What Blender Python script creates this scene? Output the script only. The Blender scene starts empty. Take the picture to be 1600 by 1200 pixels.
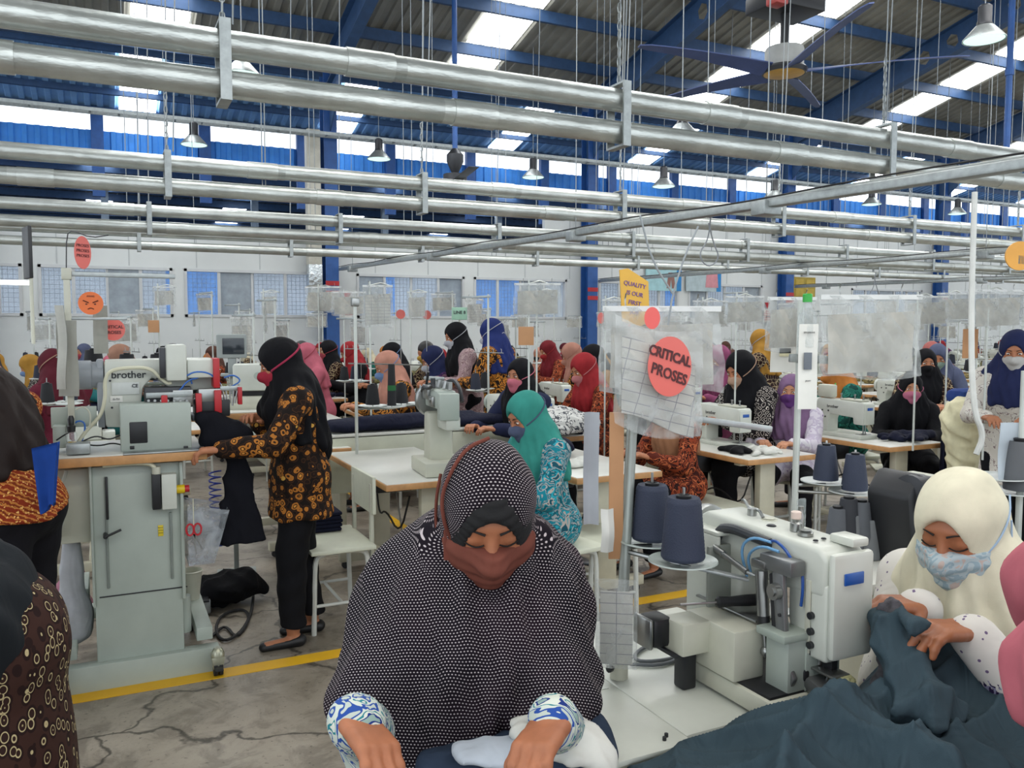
import bpy, bmesh, math, random
import numpy as np
from mathutils import Matrix, Vector
R = math.radians
rnd = random.Random(7)
# ---------------------------------------------------------------- camera, sky, exposure
sc = bpy.context.scene
EYE = 1.58; YAW = 26.1; PITCH = 3.8; FPX = 1300.0
cd = bpy.data.cameras.new('camera'); cam = bpy.data.objects.new('camera', cd)
sc.collection.objects.link(cam); sc.camera = cam
cam.location = (0, 0, EYE); cam.rotation_euler = (R(90 - PITCH), 0, -R(YAW))
cd.sensor_width = 36.0; cd.lens = 36.0 * FPX / 1600.0; cd.clip_start = 0.05; cd.clip_end = 300
w = bpy.data.worlds.new('sky'); sc.world = w; w.use_nodes = True
bg = w.node_tree.nodes['Background']
bg.inputs[0].default_value = (0.86, 0.93, 1.0, 1); bg.inputs[1].default_value = 2.2
vs = sc.view_settings
vs.view_transform = 'Standard'; vs.look = 'None'; vs.gamma = 1; vs.use_curve_mapping = False
vs.exposure = -0.12
SKYLIGHT = 9.0
def lamp(name, loc, power, sx, sy, rot, col=(1, 0.98, 0.94)):
    l = bpy.data.lights.new(name, 'AREA'); l.shape = 'RECTANGLE'; l.size = sx; l.size_y = sy
    l.energy = power; l.color = col
    o = bpy.data.objects.new(name, l); sc.collection.objects.link(o)
    o.location = loc; o.rotation_euler = rot
    return o
# area lamps added over the work lines to brighten the hall
lamp('fill_light', (1.0, 0.6, 3.6), 70, 6.0, 0.5, (0, 0, 0))
lamp('fill_light', (8.0, 5.6, 5.6), 260, 14.0, 0.6, (0, 0, 0))
lamp('fill_light', (10.0, 11.5, 5.8), 320, 20.0, 0.6, (0, 0, 0))
try:
    sc.cycles.use_denoising = True
    sc.cycles.max_bounces = 6; sc.cycles.diffuse_bounces = 3; sc.cycles.glossy_bounces = 3
    sc.cycles.transparent_max_bounces = 12; sc.cycles.transmission_bounces = 3
    sc.cycles.caustics_reflective = False; sc.cycles.caustics_refractive = False
    sc.cycles.sample_clamp_indirect = 4.0
except Exception: pass

# ---------------------------------------------------------------- pixel -> world rays, used for planning positions
_a = R(YAW); _p = R(PITCH)
def ray(px, py):
    x = (px - 800) / FPX; y = -(py - 600) / FPX
    f = math.cos(_p) + y * math.sin(_p); u = -math.sin(_p) + y * math.cos(_p)
    return Vector((x * math.cos(_a) + f * math.sin(_a), -x * math.sin(_a) + f * math.cos(_a), u))
def PZ(px, py, z):
    r = ray(px, py); return Vector((0, 0, EYE)) + r * ((z - EYE) / r.z)
def PY(px, py, Y):
    r = ray(px, py); return Vector((0, 0, EYE)) + r * (Y / r.y)
def PD(px, py, d): return Vector((0, 0, EYE)) + ray(px, py) * d

# ---------------------------------------------------------------- materials
def S(h):
    h = h.lstrip('#'); c = [int(h[i:i + 2], 16) / 255 for i in (0, 2, 4)]
    return tuple((x / 12.92 if x <= 0.04045 else ((x + 0.055) / 1.055) ** 2.4) for x in c) + (1,)
MATS = {}
class NT:
    def __init__(s, name):
        s.m = bpy.data.materials.new(name); s.m.use_nodes = True; s.t = s.m.node_tree; s.n = s.t.nodes
        s.b = s.n['Principled BSDF']; s.out = s.n['Material Output']; s._tc = None
    def node(s, k, **kw):
        n = s.n.new(k)
        for a, b in kw.items(): setattr(n, a, b)
        return n
    def link(s, a, b): s.t.links.new(a, b)
    def tc(s, which='Object'):
        if s._tc is None: s._tc = s.n.new('ShaderNodeTexCoord')
        return s._tc.outputs[which]
    def noise(s, scale, detail=3, rough=0.5, vec=None, dist=0):
        n = s.node('ShaderNodeTexNoise'); n.inputs['Scale'].default_value = scale; n.inputs['Detail'].default_value = detail
        n.inputs['Roughness'].default_value = rough; n.inputs['Distortion'].default_value = dist
        s.link(vec if vec is not None else s.tc(), n.inputs['Vector']); return n.outputs['Fac']
    def ramp(s, fac, stops, interp='LINEAR'):
        n = s.node('ShaderNodeValToRGB'); n.color_ramp.interpolation = interp; e = n.color_ramp.elements
        while len(e) < len(stops): e.new(0.5)
        for i, (p, c) in enumerate(stops):
            e[i].position = p; e[i].color = S(c) if isinstance(c, str) else c
        s.link(fac, n.inputs[0]); return n.outputs[0]
    def mix(s, fac, a, b, mode='MIX'):
        n = s.node('ShaderNodeMix', data_type='RGBA', blend_type=mode)
        for i, v in ((0, fac), (6, a), (7, b)):
            if isinstance(v, (int, float)): n.inputs[i].default_value = v
            elif isinstance(v, str): n.inputs[i].default_value = S(v)
            elif isinstance(v, tuple): n.inputs[i].default_value = v
            else: s.link(v, n.inputs[i])
        return n.outputs[2]
    def math(s, op, a, b=0.0):
        n = s.node('ShaderNodeMath', operation=op)
        for i, v in ((0, a), (1, b)):
            if isinstance(v, (int, float)): n.inputs[i].default_value = v
            else: s.link(v, n.inputs[i])
        return n.outputs[0]
    def bump(s, h, strength=0.3, dist=0.01):
        n = s.node('ShaderNodeBump'); n.inputs['Strength'].default_value = strength; n.inputs['Distance'].default_value = dist
        s.link(h, n.inputs['Height']); s.link(n.outputs[0], s.b.inputs['Normal'])
    def col(s, v):
        if isinstance(v, str): s.b.inputs['Base Color'].default_value = S(v)
        elif isinstance(v, tuple): s.b.inputs['Base Color'].default_value = v
        else: s.link(v, s.b.inputs['Base Color'])
def mat(name, col, rough=0.5, metal=0.0, var=0.06, vscale=6.0, bump=0.0, bscale=40.0, bdist=0.004, spec=0.5, alpha=None, emit=None, trans=None):
    if name in MATS: return MATS[name]
    t = NT(name); b = t.b
    b.inputs['Roughness'].default_value = rough; b.inputs['Metallic'].default_value = metal
    b.inputs['Specular IOR Level'].default_value = spec
    if var:
        c = S(col); n = t.noise(vscale, 4, 0.6)
        lo = tuple(max(0, x * (1 - var * 2)) for x in c[:3]) + (1,); hi = tuple(min(1, x * (1 + var * 2)) for x in c[:3]) + (1,)
        t.col(t.ramp(n, [(0.3, lo), (0.7, hi)]))
    else: t.col(col)
    if bump: t.bump(t.noise(bscale, 3), bump, bdist)
    if alpha is not None: b.inputs['Alpha'].default_value = alpha
    if emit: b.inputs['Emission Color'].default_value = S(col); b.inputs['Emission Strength'].default_value = emit
    MATS[name] = t.m; return t.m
def cloth(name, col, rough=0.85, fold=0.35, sheen=0.15, fscale=9.0, var=0.05):
    if name in MATS: return MATS[name]
    t = NT(name); b = t.b; b.inputs['Roughness'].default_value = rough; b.inputs['Specular IOR Level'].default_value = 0.2
    c = S(col); n = t.noise(14, 3)
    if name.startswith('plain_'): g_ = sum(c[:3]) / 3; c = tuple((x * .88 + g_ * .12) * .74 for x in c[:3]) + (1,)
    t.col(t.ramp(n, [(0.3, tuple(x * (1 - 2 * var) for x in c[:3]) + (1,)), (0.7, tuple(min(1, x * (1 + 2 * var)) for x in c[:3]) + (1,))]))
    mp = t.node('ShaderNodeMapping'); mp.inputs['Scale'].default_value = (1, 1, 0.35); t.link(t.tc(), mp.inputs[0])
    a = t.noise(fscale, 2, 0.5, mp.outputs[0], 1.2); f = t.noise(500, 1)
    t.bump(t.math('ADD', a, t.math('MULTIPLY', f, 0.02)), fold, 0.04)
    MATS[name] = t.m; return t.m
def batik(name, stops, scale=30, feature='F1', dist=0.35, dscale=12, rot=(0, 0, 0), stretch=(1, 1, 1), fold=0.3, interp='CONSTANT', over=None, rand=1.0):
    if name in MATS: return MATS[name]
    t = NT(name); t.b.inputs['Roughness'].default_value = 0.85; t.b.inputs['Specular IOR Level'].default_value = 0.2
    mp = t.node('ShaderNodeMapping'); mp.inputs['Rotation'].default_value = rot; mp.inputs['Scale'].default_value = stretch
    t.link(t.tc(), mp.inputs[0])
    nz = t.node('ShaderNodeTexNoise'); nz.inputs['Scale'].default_value = dscale; t.link(mp.outputs[0], nz.inputs['Vector'])
    v1 = t.node('ShaderNodeVectorMath', operation='SCALE'); v1.inputs['Scale'].default_value = dist; 
    sb = t.node('ShaderNodeVectorMath', operation='SUBTRACT'); sb.inputs[1].default_value = (0.5, 0.5, 0.5)
    t.link(nz.outputs['Color'], sb.inputs[0]); t.link(sb.outputs[0], v1.inputs[0])
    ad = t.node('ShaderNodeVectorMath', operation='ADD'); t.link(mp.outputs[0], ad.inputs[0]); t.link(v1.outputs[0], ad.inputs[1])
    if feature == 'WAVE':
        vo = t.node('ShaderNodeTexWave'); vo.inputs['Scale'].default_value = scale; vo.inputs['Distortion'].default_value = 2.0
        vo.inputs['Detail Scale'].default_value = 3; o = vo.outputs['Fac']
    elif feature == 'MAGIC':
        vo = t.node('ShaderNodeTexNoise'); vo.inputs['Scale'].default_value = scale; vo.inputs['Detail'].default_value = 1.5; vo.inputs['Distortion'].default_value = 2.0; o = vo.outputs['Fac']
    else:
        vo = t.node('ShaderNodeTexVoronoi', feature=feature); vo.inputs['Scale'].default_value = scale; vo.inputs['Randomness'].default_value = rand; o = vo.outputs['Distance']
    t.link(ad.outputs[0], vo.inputs['Vector'])
    c = t.ramp(o, stops, interp)
    if over:   # (scale, colour, threshold)
        v2 = t.node('ShaderNodeTexVoronoi'); v2.inputs['Scale'].default_value = over[0]; t.link(ad.outputs[0], v2.inputs['Vector'])
        k = t.ramp(v2.outputs['Distance'], [(0, (1, 1, 1, 1)), (over[2], (0, 0, 0, 1))], 'CONSTANT')
        c = t.mix(k, c, over[1])
    t.col(c)
    t.bump(t.noise(9, 2, 0.5, None, 1.0), fold, 0.03)
    MATS[name] = t.m; return t.m

# ---------------------------------------------------------------- mesh builder
def T(x=0, y=0, z=0): return Matrix.Translation((x, y, z))
def RX(d): return Matrix.Rotation(R(d), 4, 'X')
def RY(d): return Matrix.Rotation(R(d), 4, 'Y')
def RZ(d): return Matrix.Rotation(R(d), 4, 'Z')
def align(d):   # matrix whose z axis points along d
    return Vector(d).to_track_quat('Z', 'Y').to_matrix().to_4x4()
class MB:
    def __init__(s): s.v = []; s.f = []; s.m = []
    def add(s, vs, fs, M=None, mi=0):
        o = len(s.v)
        s.v += [tuple(M @ Vector(p)) if M is not None else tuple(p) for p in vs]
        s.f += [tuple(i + o for i in f) for f in fs]; s.m += [mi] * len(fs); return s
    def box(s, c, d, M=None, mi=0):
        x, y, z = (k / 2 for k in d)
        vs = [(c[0] + a * x, c[1] + b * y, c[2] + e * z) for a in (-1, 1) for b in (-1, 1) for e in (-1, 1)]
        return s.add(vs, [(0, 1, 3, 2), (4, 6, 7, 5), (0, 4, 5, 1), (2, 3, 7, 6), (0, 2, 6, 4), (1, 5, 7, 3)], M, mi)
    def rbox(s, c, d, r=0.01, M=None, mi=0, seg=2):
        """box with rounded edges"""
        h = [max(k / 2, 1e-4) for k in d]; r = min(r, min(h) * 0.98); vs = []; n = seg * 2 + 1
        bm = bmesh.new(); bmesh.ops.create_cube(bm, size=1)
        for v in bm.verts: v.co = Vector((v.co.x * 2 * h[0], v.co.y * 2 * h[1], v.co.z * 2 * h[2]))
        bmesh.ops.bevel(bm, geom=bm.edges[:], offset=r, segments=seg, profile=0.5, affect='EDGES')
        bm.verts.index_update()
        s.add([(v.co.x + c[0], v.co.y + c[1], v.co.z + c[2]) for v in bm.verts], [[v.index for v in f.verts] for f in bm.faces], M, mi)
        bm.free(); return s
    def prism(s, poly, t, M=None, mi=0, r=0.0, seg=2):
        """polygon in xz, extruded along y from -t/2 to t/2, edges bevelled by r"""
        n = len(poly)
        if r > 0:
            bm = bmesh.new()
            a = [bm.verts.new((p[0], -t / 2, p[1])) for p in poly]; b = [bm.verts.new((p[0], t / 2, p[1])) for p in poly]
            bm.faces.new(a); bm.faces.new(b[::-1])
            for i in range(n): bm.faces.new((a[i], b[i], b[(i + 1) % n], a[(i + 1) % n]))
            bmesh.ops.recalc_face_normals(bm, faces=bm.faces[:])
            bmesh.ops.bevel(bm, geom=bm.edges[:], offset=r, segments=seg, profile=0.5, affect='EDGES', clamp_overlap=True)
            bmesh.ops.triangulate(bm, faces=[f for f in bm.faces if len(f.verts) > 4])
            bm.verts.index_update()
            s.add([tuple(v.co) for v in bm.verts], [[v.index for v in f.verts] for f in bm.faces], M, mi); bm.free(); return s
        vs = [(p[0], -t / 2, p[1]) for p in poly] + [(p[0], t / 2, p[1]) for p in poly]
        fs = [tuple(range(n)), tuple(range(2 * n - 1, n - 1, -1))] + [(i, i + n, (i + 1) % n + n, (i + 1) % n) for i in range(n)]
        return s.add(vs, fs, M, mi)
    def lathe(s, prof, n=16, M=None, mi=0, cap=True):
        """profile [(r, z)...] around z"""
        vs = []; fs = []
        for r_, z in prof: vs += [(r_ * math.cos(2 * math.pi * k / n), r_ * math.sin(2 * math.pi * k / n), z) for k in range(n)]
        for i in range(len(prof) - 1):
            for k in range(n):
                a = i * n + k; b = i * n + (k + 1) % n; fs.append((a, b, b + n, a + n))
        if cap: fs += [tuple(range(n - 1, -1, -1)), tuple(range((len(prof) - 1) * n, len(prof) * n))]
        return s.add(vs, fs, M, mi)
    def cyl(s, a, b, r, n=12, r2=None, M=None, mi=0):
        a = Vector(a); b = Vector(b); L = (b - a).length; r2 = r if r2 is None else r2
        m = T(*a) @ align(b - a)
        if M is not None: m = M @ m
        return s.lathe([(r, 0), (r2, L)], n, m, mi)
    def tube(s, pts, r, n=8, M=None, mi=0, smooth=0, taper=None, closed=False):
        P = [Vector(p) for p in pts]
        for _ in range(smooth):
            q = [P[0]]
            for i in range(len(P) - 1): q += [P[i] * .75 + P[i + 1] * .25, P[i] * .25 + P[i + 1] * .75]
            P = q + [P[-1]]
        vs = []; fs = []; up = None; N = len(P)
        for i, p in enumerate(P):
            t = (P[min(i + 1, N - 1)] - P[max(i - 1, 0)])
            if t.length < 1e-9: t = Vector((0, 0, 1))
            t.normalize()
            if up is None: up = t.orthogonal().normalized()
            else:
                up = up - t * up.dot(t)
                up = up.normalized() if up.length > 1e-6 else t.orthogonal().normalized()
            b = t.cross(up); rr = r if taper is None else r + (taper - r) * i / (N - 1)
            vs += [tuple(p + (up * math.cos(2 * math.pi * k / n) + b * math.sin(2 * math.pi * k / n)) * rr) for k in range(n)]
        for i in range(N - 1):
            for k in range(n):
                a = i * n + k; c = i * n + (k + 1) % n; fs.append((a, c, c + n, a + n))
        fs += [tuple(range(n - 1, -1, -1)), tuple(range((N - 1) * n, N * n))]
        return s.add(vs, fs, M, mi)
    def ball(s, c, r, n=12, M=None, mi=0):
        if isinstance(r, (int, float)): r = (r, r, r)
        k = n // 2; vs = []; fs = []
        for i in range(k + 1):
            t = math.pi * i / k
            for j in range(n):
                p = 2 * math.pi * j / n; vs.append((c[0] + r[0] * math.sin(t) * math.cos(p), c[1] + r[1] * math.sin(t) * math.sin(p), c[2] - r[2] * math.cos(t)))
        for i in range(k):
            for j in range(n): fs.append((i * n + j, i * n + (j + 1) % n, (i + 1) * n + (j + 1) % n, (i + 1) * n + j))
        return s.add(vs, fs, M, mi)
    def quad(s, a, b, c, d, M=None, mi=0): return s.add([a, b, c, d], [(0, 1, 2, 3)], M, mi)
    def mesh(s, name, mats, ang=35):
        me = bpy.data.meshes.new(name); me.from_pydata(s.v, [], s.f)
        for m in (mats if isinstance(mats, (list, tuple)) else [mats]): me.materials.append(m)
        if any(s.m): me.polygons.foreach_set('material_index', s.m)
        me.validate(); bm = bmesh.new(); bm.from_mesh(me); bmesh.ops.recalc_face_normals(bm, faces=bm.faces[:]); bm.to_mesh(me); bm.free()
        me.shade_smooth(); me.set_sharp_from_angle(angle=R(ang)); me.update(); return me
    def build(s, name, mats, parent=None, M=None, ang=35, link=True):
        return ob(name, s.mesh(name, mats, ang), parent, M, link)
LINK = [True]
def ob(name, data, parent=None, M=None, link=True):
    o = bpy.data.objects.new(name, data)
    if LINK[0] and link: sc.collection.objects.link(o)
    if parent is not None: o.parent = parent
    if M is not None: o.matrix_local = M if isinstance(M, Matrix) else Matrix(M)
    return o
def tag(o, label, cat=None, group=None, kind=None):
    if label: o['label'] = label
    if cat: o['category'] = cat
    if group: o['group'] = group
    if kind: o['kind'] = kind
    return o
def thing(name, label, cat, loc=(0, 0, 0), rz=0, group=None):
    o = bpy.data.objects.new(name, None)
    if LINK[0]: sc.collection.objects.link(o)
    o.location = loc; o.rotation_euler = (0, 0, R(rz)); o.empty_display_size = 0.1
    return tag(o, label, cat, group)
def kids(o):
    return o.children if LINK[0] else [c for c in PKIDS.get(o.name, [])]
def struct(o): o['kind'] = 'structure'; return o
ALLC = {}
def children_of(o):
    # works for objects that are not linked to a scene
    if not ALLC:
        for c in bpy.data.objects:
            if c.parent: ALLC.setdefault(c.parent.name, []).append(c)
    return ALLC.get(o.name, [])
def freeze(root):
    """remember the child tree of a prototype"""
    def rec(o): return (o, [rec(c) for c in bpy.data.objects if c.parent == o])
    return rec(root)
def recolour(o, mm):
    if not mm: return
    for i, sl in enumerate(o.material_slots):
        if sl.material and sl.material.name in mm:
            new = mm[sl.material.name]; sl.link = 'OBJECT'; sl.material = new
def dup(tree, loc, rz=0, label=None, group=None, mm=None, scale=None, skip=()):
    def rec(tr, par):
        o, ch = tr; c = o.copy(); sc.collection.objects.link(c)
        if par is not None: c.parent = par
        if o.type != 'EMPTY': recolour(c, mm)
        for t in ch:
            if t[0].name.split('.')[0] in skip: continue
            rec(t, c)
        return c
    c = rec(tree, None); c.location = loc; c.rotation_euler = (0, 0, R(rz))
    if scale: c.scale = (scale,) * 3
    if label: c['label'] = label
    if group: c['group'] = group
    elif 'group' in c: del c['group']
    return c
def text(s, size, M, m, parent=None, name='lettering', ext=0.0008, align_='CENTER', bold=0.0):
    c = bpy.data.curves.new(name, 'FONT'); c.body = s; c.size = size; c.extrude = ext; c.align_x = align_; c.align_y = 'CENTER'; c.offset = bold; c.resolution_u = 3
    c.materials.append(m); t_ = bpy.data.objects.new('tmp', c)
    me = bpy.data.meshes.new_from_object(t_); bpy.data.objects.remove(t_); return ob(name, me, parent, M)
# ---------------------------------------------------------------- signed distance modelling for bodies and cloth
def npv(p): return np.array([float(x) for x in p])
class SDF:
    def __init__(s): s.p = []
    def _a(s, fn, lo, hi, k, op): s.p.append((fn, npv(lo), npv(hi), k, op)); return s
    def cone(s, a, b, ra, rb, k=0.03, op='u', sc_=None):
        a = npv(a); b = npv(b); q = np.array(sc_ if sc_ is not None else (1., 1., 1.), float); ba = (b - a) / q; L = max(float(ba @ ba), 1e-9); m = float(q.min()); R_ = max(ra, rb) * q
        def fn(X, Y, Z):
            x = (X - a[0]) / q[0]; y = (Y - a[1]) / q[1]; z = (Z - a[2]) / q[2]
            h = np.clip((x * ba[0] + y * ba[1] + z * ba[2]) / L, 0, 1)
            return (np.sqrt((x - ba[0] * h) ** 2 + (y - ba[1] * h) ** 2 + (z - ba[2] * h) ** 2) - (ra + (rb - ra) * h)) * m
        return s._a(fn, np.minimum(a, b) - R_, np.maximum(a, b) + R_, k, op)
    def ell(s, c, r, rot=None, k=0.03, op='u'):
        c = npv(c); r = npv(r); M = np.array(rot)[:3, :3] if rot is not None else None
        e = np.abs(M) @ r if M is not None else r
        def fn(X, Y, Z):
            x = X - c[0]; y = Y - c[1]; z = Z - c[2]
            if M is not None: x, y, z = (M[0, 0] * x + M[1, 0] * y + M[2, 0] * z, M[0, 1] * x + M[1, 1] * y + M[2, 1] * z, M[0, 2] * x + M[1, 2] * y + M[2, 2] * z)
            k0 = np.sqrt((x / r[0]) ** 2 + (y / r[1]) ** 2 + (z / r[2]) ** 2)
            k1 = np.sqrt((x / r[0] ** 2) ** 2 + (y / r[1] ** 2) ** 2 + (z / r[2] ** 2) ** 2) + 1e-6
            return k0 * (k0 - 1) / k1
        return s._a(fn, c - e, c + e, k, op)
    def box(s, c, h, r=0.01, rot=None, k=0.02, op='u'):
        c = npv(c); h = npv(h); M = np.array(rot)[:3, :3] if rot is not None else None
        e = np.abs(M) @ h if M is not None else h
        def fn(X, Y, Z):
            x = X - c[0]; y = Y - c[1]; z = Z - c[2]
            if M is not None: x, y, z = (M[0, 0] * x + M[1, 0] * y + M[2, 0] * z, M[0, 1] * x + M[1, 1] * y + M[2, 1] * z, M[0, 2] * x + M[1, 2] * y + M[2, 2] * z)
            x = np.abs(x) - h[0] + r; y = np.abs(y) - h[1] + r; z = np.abs(z) - h[2] + r
            return np.sqrt(np.maximum(x, 0) ** 2 + np.maximum(y, 0) ** 2 + np.maximum(z, 0) ** 2) + np.minimum(np.maximum(x, np.maximum(y, z)), 0) - r
        return s._a(fn, c - e, c + e, k, op)
    def fn(s, f, lo=(-9, -9, -9), hi=(9, 9, 9), k=0.01, op='i'): return s._a(f, lo, hi, k, op)
    def mesh_data(s, res, disp=None, pad=0.03):
        U = [p for p in s.p if p[4] == 'u']
        lo = np.min([p[1] for p in U], 0) - pad; hi = np.max([p[2] for p in U], 0) + pad
        n = np.ceil((hi - lo) / res).astype(int) + 1
        ax = [lo[i] + res * np.arange(n[i], dtype=np.float32) for i in range(3)]
        D = np.full(tuple(n), 0.3, np.float32)
        for fn, a, b, k, op in s.p:
            m = k + 2.5 * res
            i0 = np.clip(((a - m - lo) / res).astype(int), 0, n); i1 = np.clip(np.ceil((b + m - lo) / res).astype(int) + 1, 0, n)
            if np.any(i1 <= i0): continue
            sl = tuple(slice(i0[i], i1[i]) for i in range(3))
            X = ax[0][sl[0]][:, None, None]; Y = ax[1][sl[1]][None, :, None]; Z = ax[2][sl[2]][None, None, :]
            d = fn(X, Y, Z).astype(np.float32); A = D[sl]
            if d.shape != A.shape: d = np.broadcast_to(d, A.shape)
            if op == 'u':
                h = np.clip(.5 + .5 * (A - d) / k, 0, 1); D[sl] = A * (1 - h) + d * h - k * h * (1 - h)
            else:
                if op == 's': d = -d
                h = np.clip(.5 - .5 * (A - d) / k, 0, 1); D[sl] = A * (1 - h) + d * h + k * h * (1 - h)
        if disp is not None: D += disp(ax[0][:, None, None], ax[1][None, :, None], ax[2][None, None, :]).astype(np.float32)
        for sl in ((0, slice(None), slice(None)), (-1, slice(None), slice(None)), (slice(None), 0, slice(None)), (slice(None), -1, slice(None)), (slice(None), slice(None), 0), (slice(None), slice(None), -1)): D[sl] = np.maximum(D[sl], 1e-3)
        return nets(D, lo, res)
def nets(D, lo, res):
    I = D < 0; c = [slice(None, -1), slice(1, None)]
    cnt = np.zeros(tuple(k - 1 for k in D.shape), np.int8)
    for a in (0, 1):
        for b in (0, 1):
            for e in (0, 1): cnt += I[c[a], c[b], c[e]]
    act = (cnt > 0) & (cnt < 8); idx = np.argwhere(act)
    vid = np.full(act.shape, -1, np.int32); vid[act] = np.arange(len(idx))
    off = [(a, b, e) for a in (0, 1) for b in (0, 1) for e in (0, 1)]
    V = np.stack([D[idx[:, 0] + o[0], idx[:, 1] + o[1], idx[:, 2] + o[2]] for o in off], 1)
    acc = np.zeros((len(idx), 3)); num = np.zeros(len(idx))
    for i in range(8):
        for j in range(i + 1, 8):
            d = [off[j][k] - off[i][k] for k in range(3)]
            if sum(abs(x) for x in d) != 1: continue
            m = (V[:, i] < 0) != (V[:, j] < 0)
            t = np.where(m, V[:, i] / np.where(m, V[:, i] - V[:, j], 1), 0)
            p = np.array(off[i])[None, :] + t[:, None] * np.array(d)[None, :]
            acc += p * m[:, None]; num += m
    P = (idx + acc / num[:, None]) * res + lo
    Q = []
    for axis in range(3):
        A = I.take(range(0, I.shape[axis] - 1), axis); B = I.take(range(1, I.shape[axis]), axis)
        e = np.argwhere(A != B); 
        if not len(e): continue
        o1, o2 = [k for k in range(3) if k != axis]
        e = e[(e[:, o1] > 0) & (e[:, o2] > 0) & (e[:, o1] < I.shape[o1] - 1) & (e[:, o2] < I.shape[o2] - 1)]
        s = A[e[:, 0], e[:, 1], e[:, 2]]
        def g(a, b):
            q = e.copy(); q[:, o1] -= a; q[:, o2] -= b; return vid[q[:, 0], q[:, 1], q[:, 2]]
        q = np.stack([g(1, 1), g(0, 1), g(0, 0), g(1, 0)], 1)
        if axis == 1: s = ~s
        q[~s] = q[~s][:, ::-1]; Q.append(q)
    Q = np.concatenate(Q) if Q else np.zeros((0, 4), int); Q = Q[(Q >= 0).all(1)]
    return P, Q
def join_md(parts):
    V = []; F = []; o = 0
    for v, f in parts: V.append(v); F.append(f + o); o += len(v)
    return np.concatenate(V), np.concatenate(F)
def md_mesh(name, md, mats, uv=None, mi=None):
    V, F = md; me = bpy.data.meshes.new(name)
    me.vertices.add(len(V)); me.vertices.foreach_set('co', V.astype(np.float32).ravel())
    n = len(F); me.loops.add(n * 4); me.loops.foreach_set('vertex_index', F.astype(np.int32).ravel())
    me.polygons.add(n); me.polygons.foreach_set('loop_start', np.arange(0, n * 4, 4, dtype=np.int32))
    for m in (mats if isinstance(mats, (list, tuple)) else [mats]): me.materials.append(m)
    if mi is not None: me.polygons.foreach_set('material_index', mi.astype(np.int32))
    me.update(calc_edges=True)
    if uv is not None:
        l = me.uv_layers.new(name='UVMap'); l.data.foreach_set('uv', uv[F.ravel()].astype(np.float32).ravel())
    me.shade_smooth(); return me
def wob(seed, amp, f, n=4):
    r = np.random.RandomState(seed); K = r.normal(size=(n, 3)) * f; ph = r.uniform(0, 6.28, n)
    def fn(X, Y, Z):
        o = 0
        for i in range(n): o = o + np.sin(X * K[i, 0] + Y * K[i, 1] + Z * K[i, 2] + ph[i])
        return amp * o / n
    return fn
def ridge(seed, amp, f, n=4):
    r = np.random.RandomState(seed); K = r.normal(size=(n, 3)) * f; ph = r.uniform(0, 6.28, n); w = wob(seed + 1, 1.0, f * 0.5)
    def fn(X, Y, Z):
        o = 0; q = w(X, Y, Z) * 1.5
        for i in range(n): o = o + 1 - 2 * np.abs(np.sin(X * K[i, 0] + Y * K[i, 1] + Z * K[i, 2] + ph[i] + q))
        return -amp * o / n
    return fn

# ---------------------------------------------------------------- people
def ik(a, t, l1, l2, pole):
    a = npv(a); t = npv(t); d = t - a; L = np.linalg.norm(d); L2 = min(L, (l1 + l2) * 0.995); u = d / L; t = a + u * L2
    x = (l1 ** 2 - l2 ** 2 + L2 ** 2) / (2 * L2); h = math.sqrt(max(l1 ** 2 - x ** 2, 0)); p = npv(pole); p = p - u * (p @ u); p /= np.linalg.norm(p)
    return a + u * x + p * h, t
def hand_prims(s, W, d, nrm, side, curl=(25, 35, 25), k=0.006, spread=0.1):
    """W wrist, d finger direction, nrm back-of-hand normal, side = direction of the thumb"""
    d = npv(d) / np.linalg.norm(d); nrm = npv(nrm); nrm = nrm - d * (nrm @ d); nrm /= np.linalg.norm(nrm)
    sv = np.cross(d, nrm); sv = sv if sv @ npv(side) > 0 else -sv
    M = np.stack([sv, d, nrm], 1)
    s.cone(W - d * .012, W + d * .01, .024, .023, .012, 'u')
    s.box(W + d * .045, (.036, .044, .013), .012, M, .012)
    for i, (o, L) in enumerate(zip((.028, .0095, -.0095, -.027), (.066, .075, .07, .055))):
        p = W + d * (.085 - abs(i - 1.2) * .004) + sv * o; a = 0
        s.cone(W + d * .05 + sv * o, p, .010, .0092, k)
        for j, fr in enumerate((.42, .33, .25)):
            a += R(curl[j]); q = p + (d * math.cos(a) - nrm * math.sin(a) + sv * (spread * (o / .03)) * .5) * L * fr * 1.05
            s.cone(p, q, .0092 - j * .0009, .0085 - j * .0009, k); p = q
    p = W + d * .02 + sv * .026 - nrm * .004; q = p + (d * .55 + sv * .6 - nrm * .45) * .04; s.cone(p, q, .013, .0105, .01)
    q2 = q + (d * .85 + sv * .15 - nrm * .45) * .032; s.cone(q, q2, .0105, .009, k); s.cone(q2, q2 + (d * .9 - sv * .15 - nrm * .3) * .022, .009, .0075, k)
def head_local(P):
    pel = npv((0, 0, P['seat'] + .10)) if P.get('seat') is not None else npv((0, 0, .84)); L = R(P['lean'])
    B = R(P.get('bend', 0)); up = npv((math.sin(B), math.sin(L) * math.cos(B), math.cos(L) * math.cos(B))); fw = npv((0, math.cos(L), -math.sin(L))); nk = pel + up * .455 + fw * .005
    Rh = np.array((RZ(P.get('yaw', 0)) @ RX(-P['pitch'] - P['lean'] * .35)).to_3x3()); return nk + up * .04 + Rh @ npv((0, .012, .085)) + fw * .01
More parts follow.
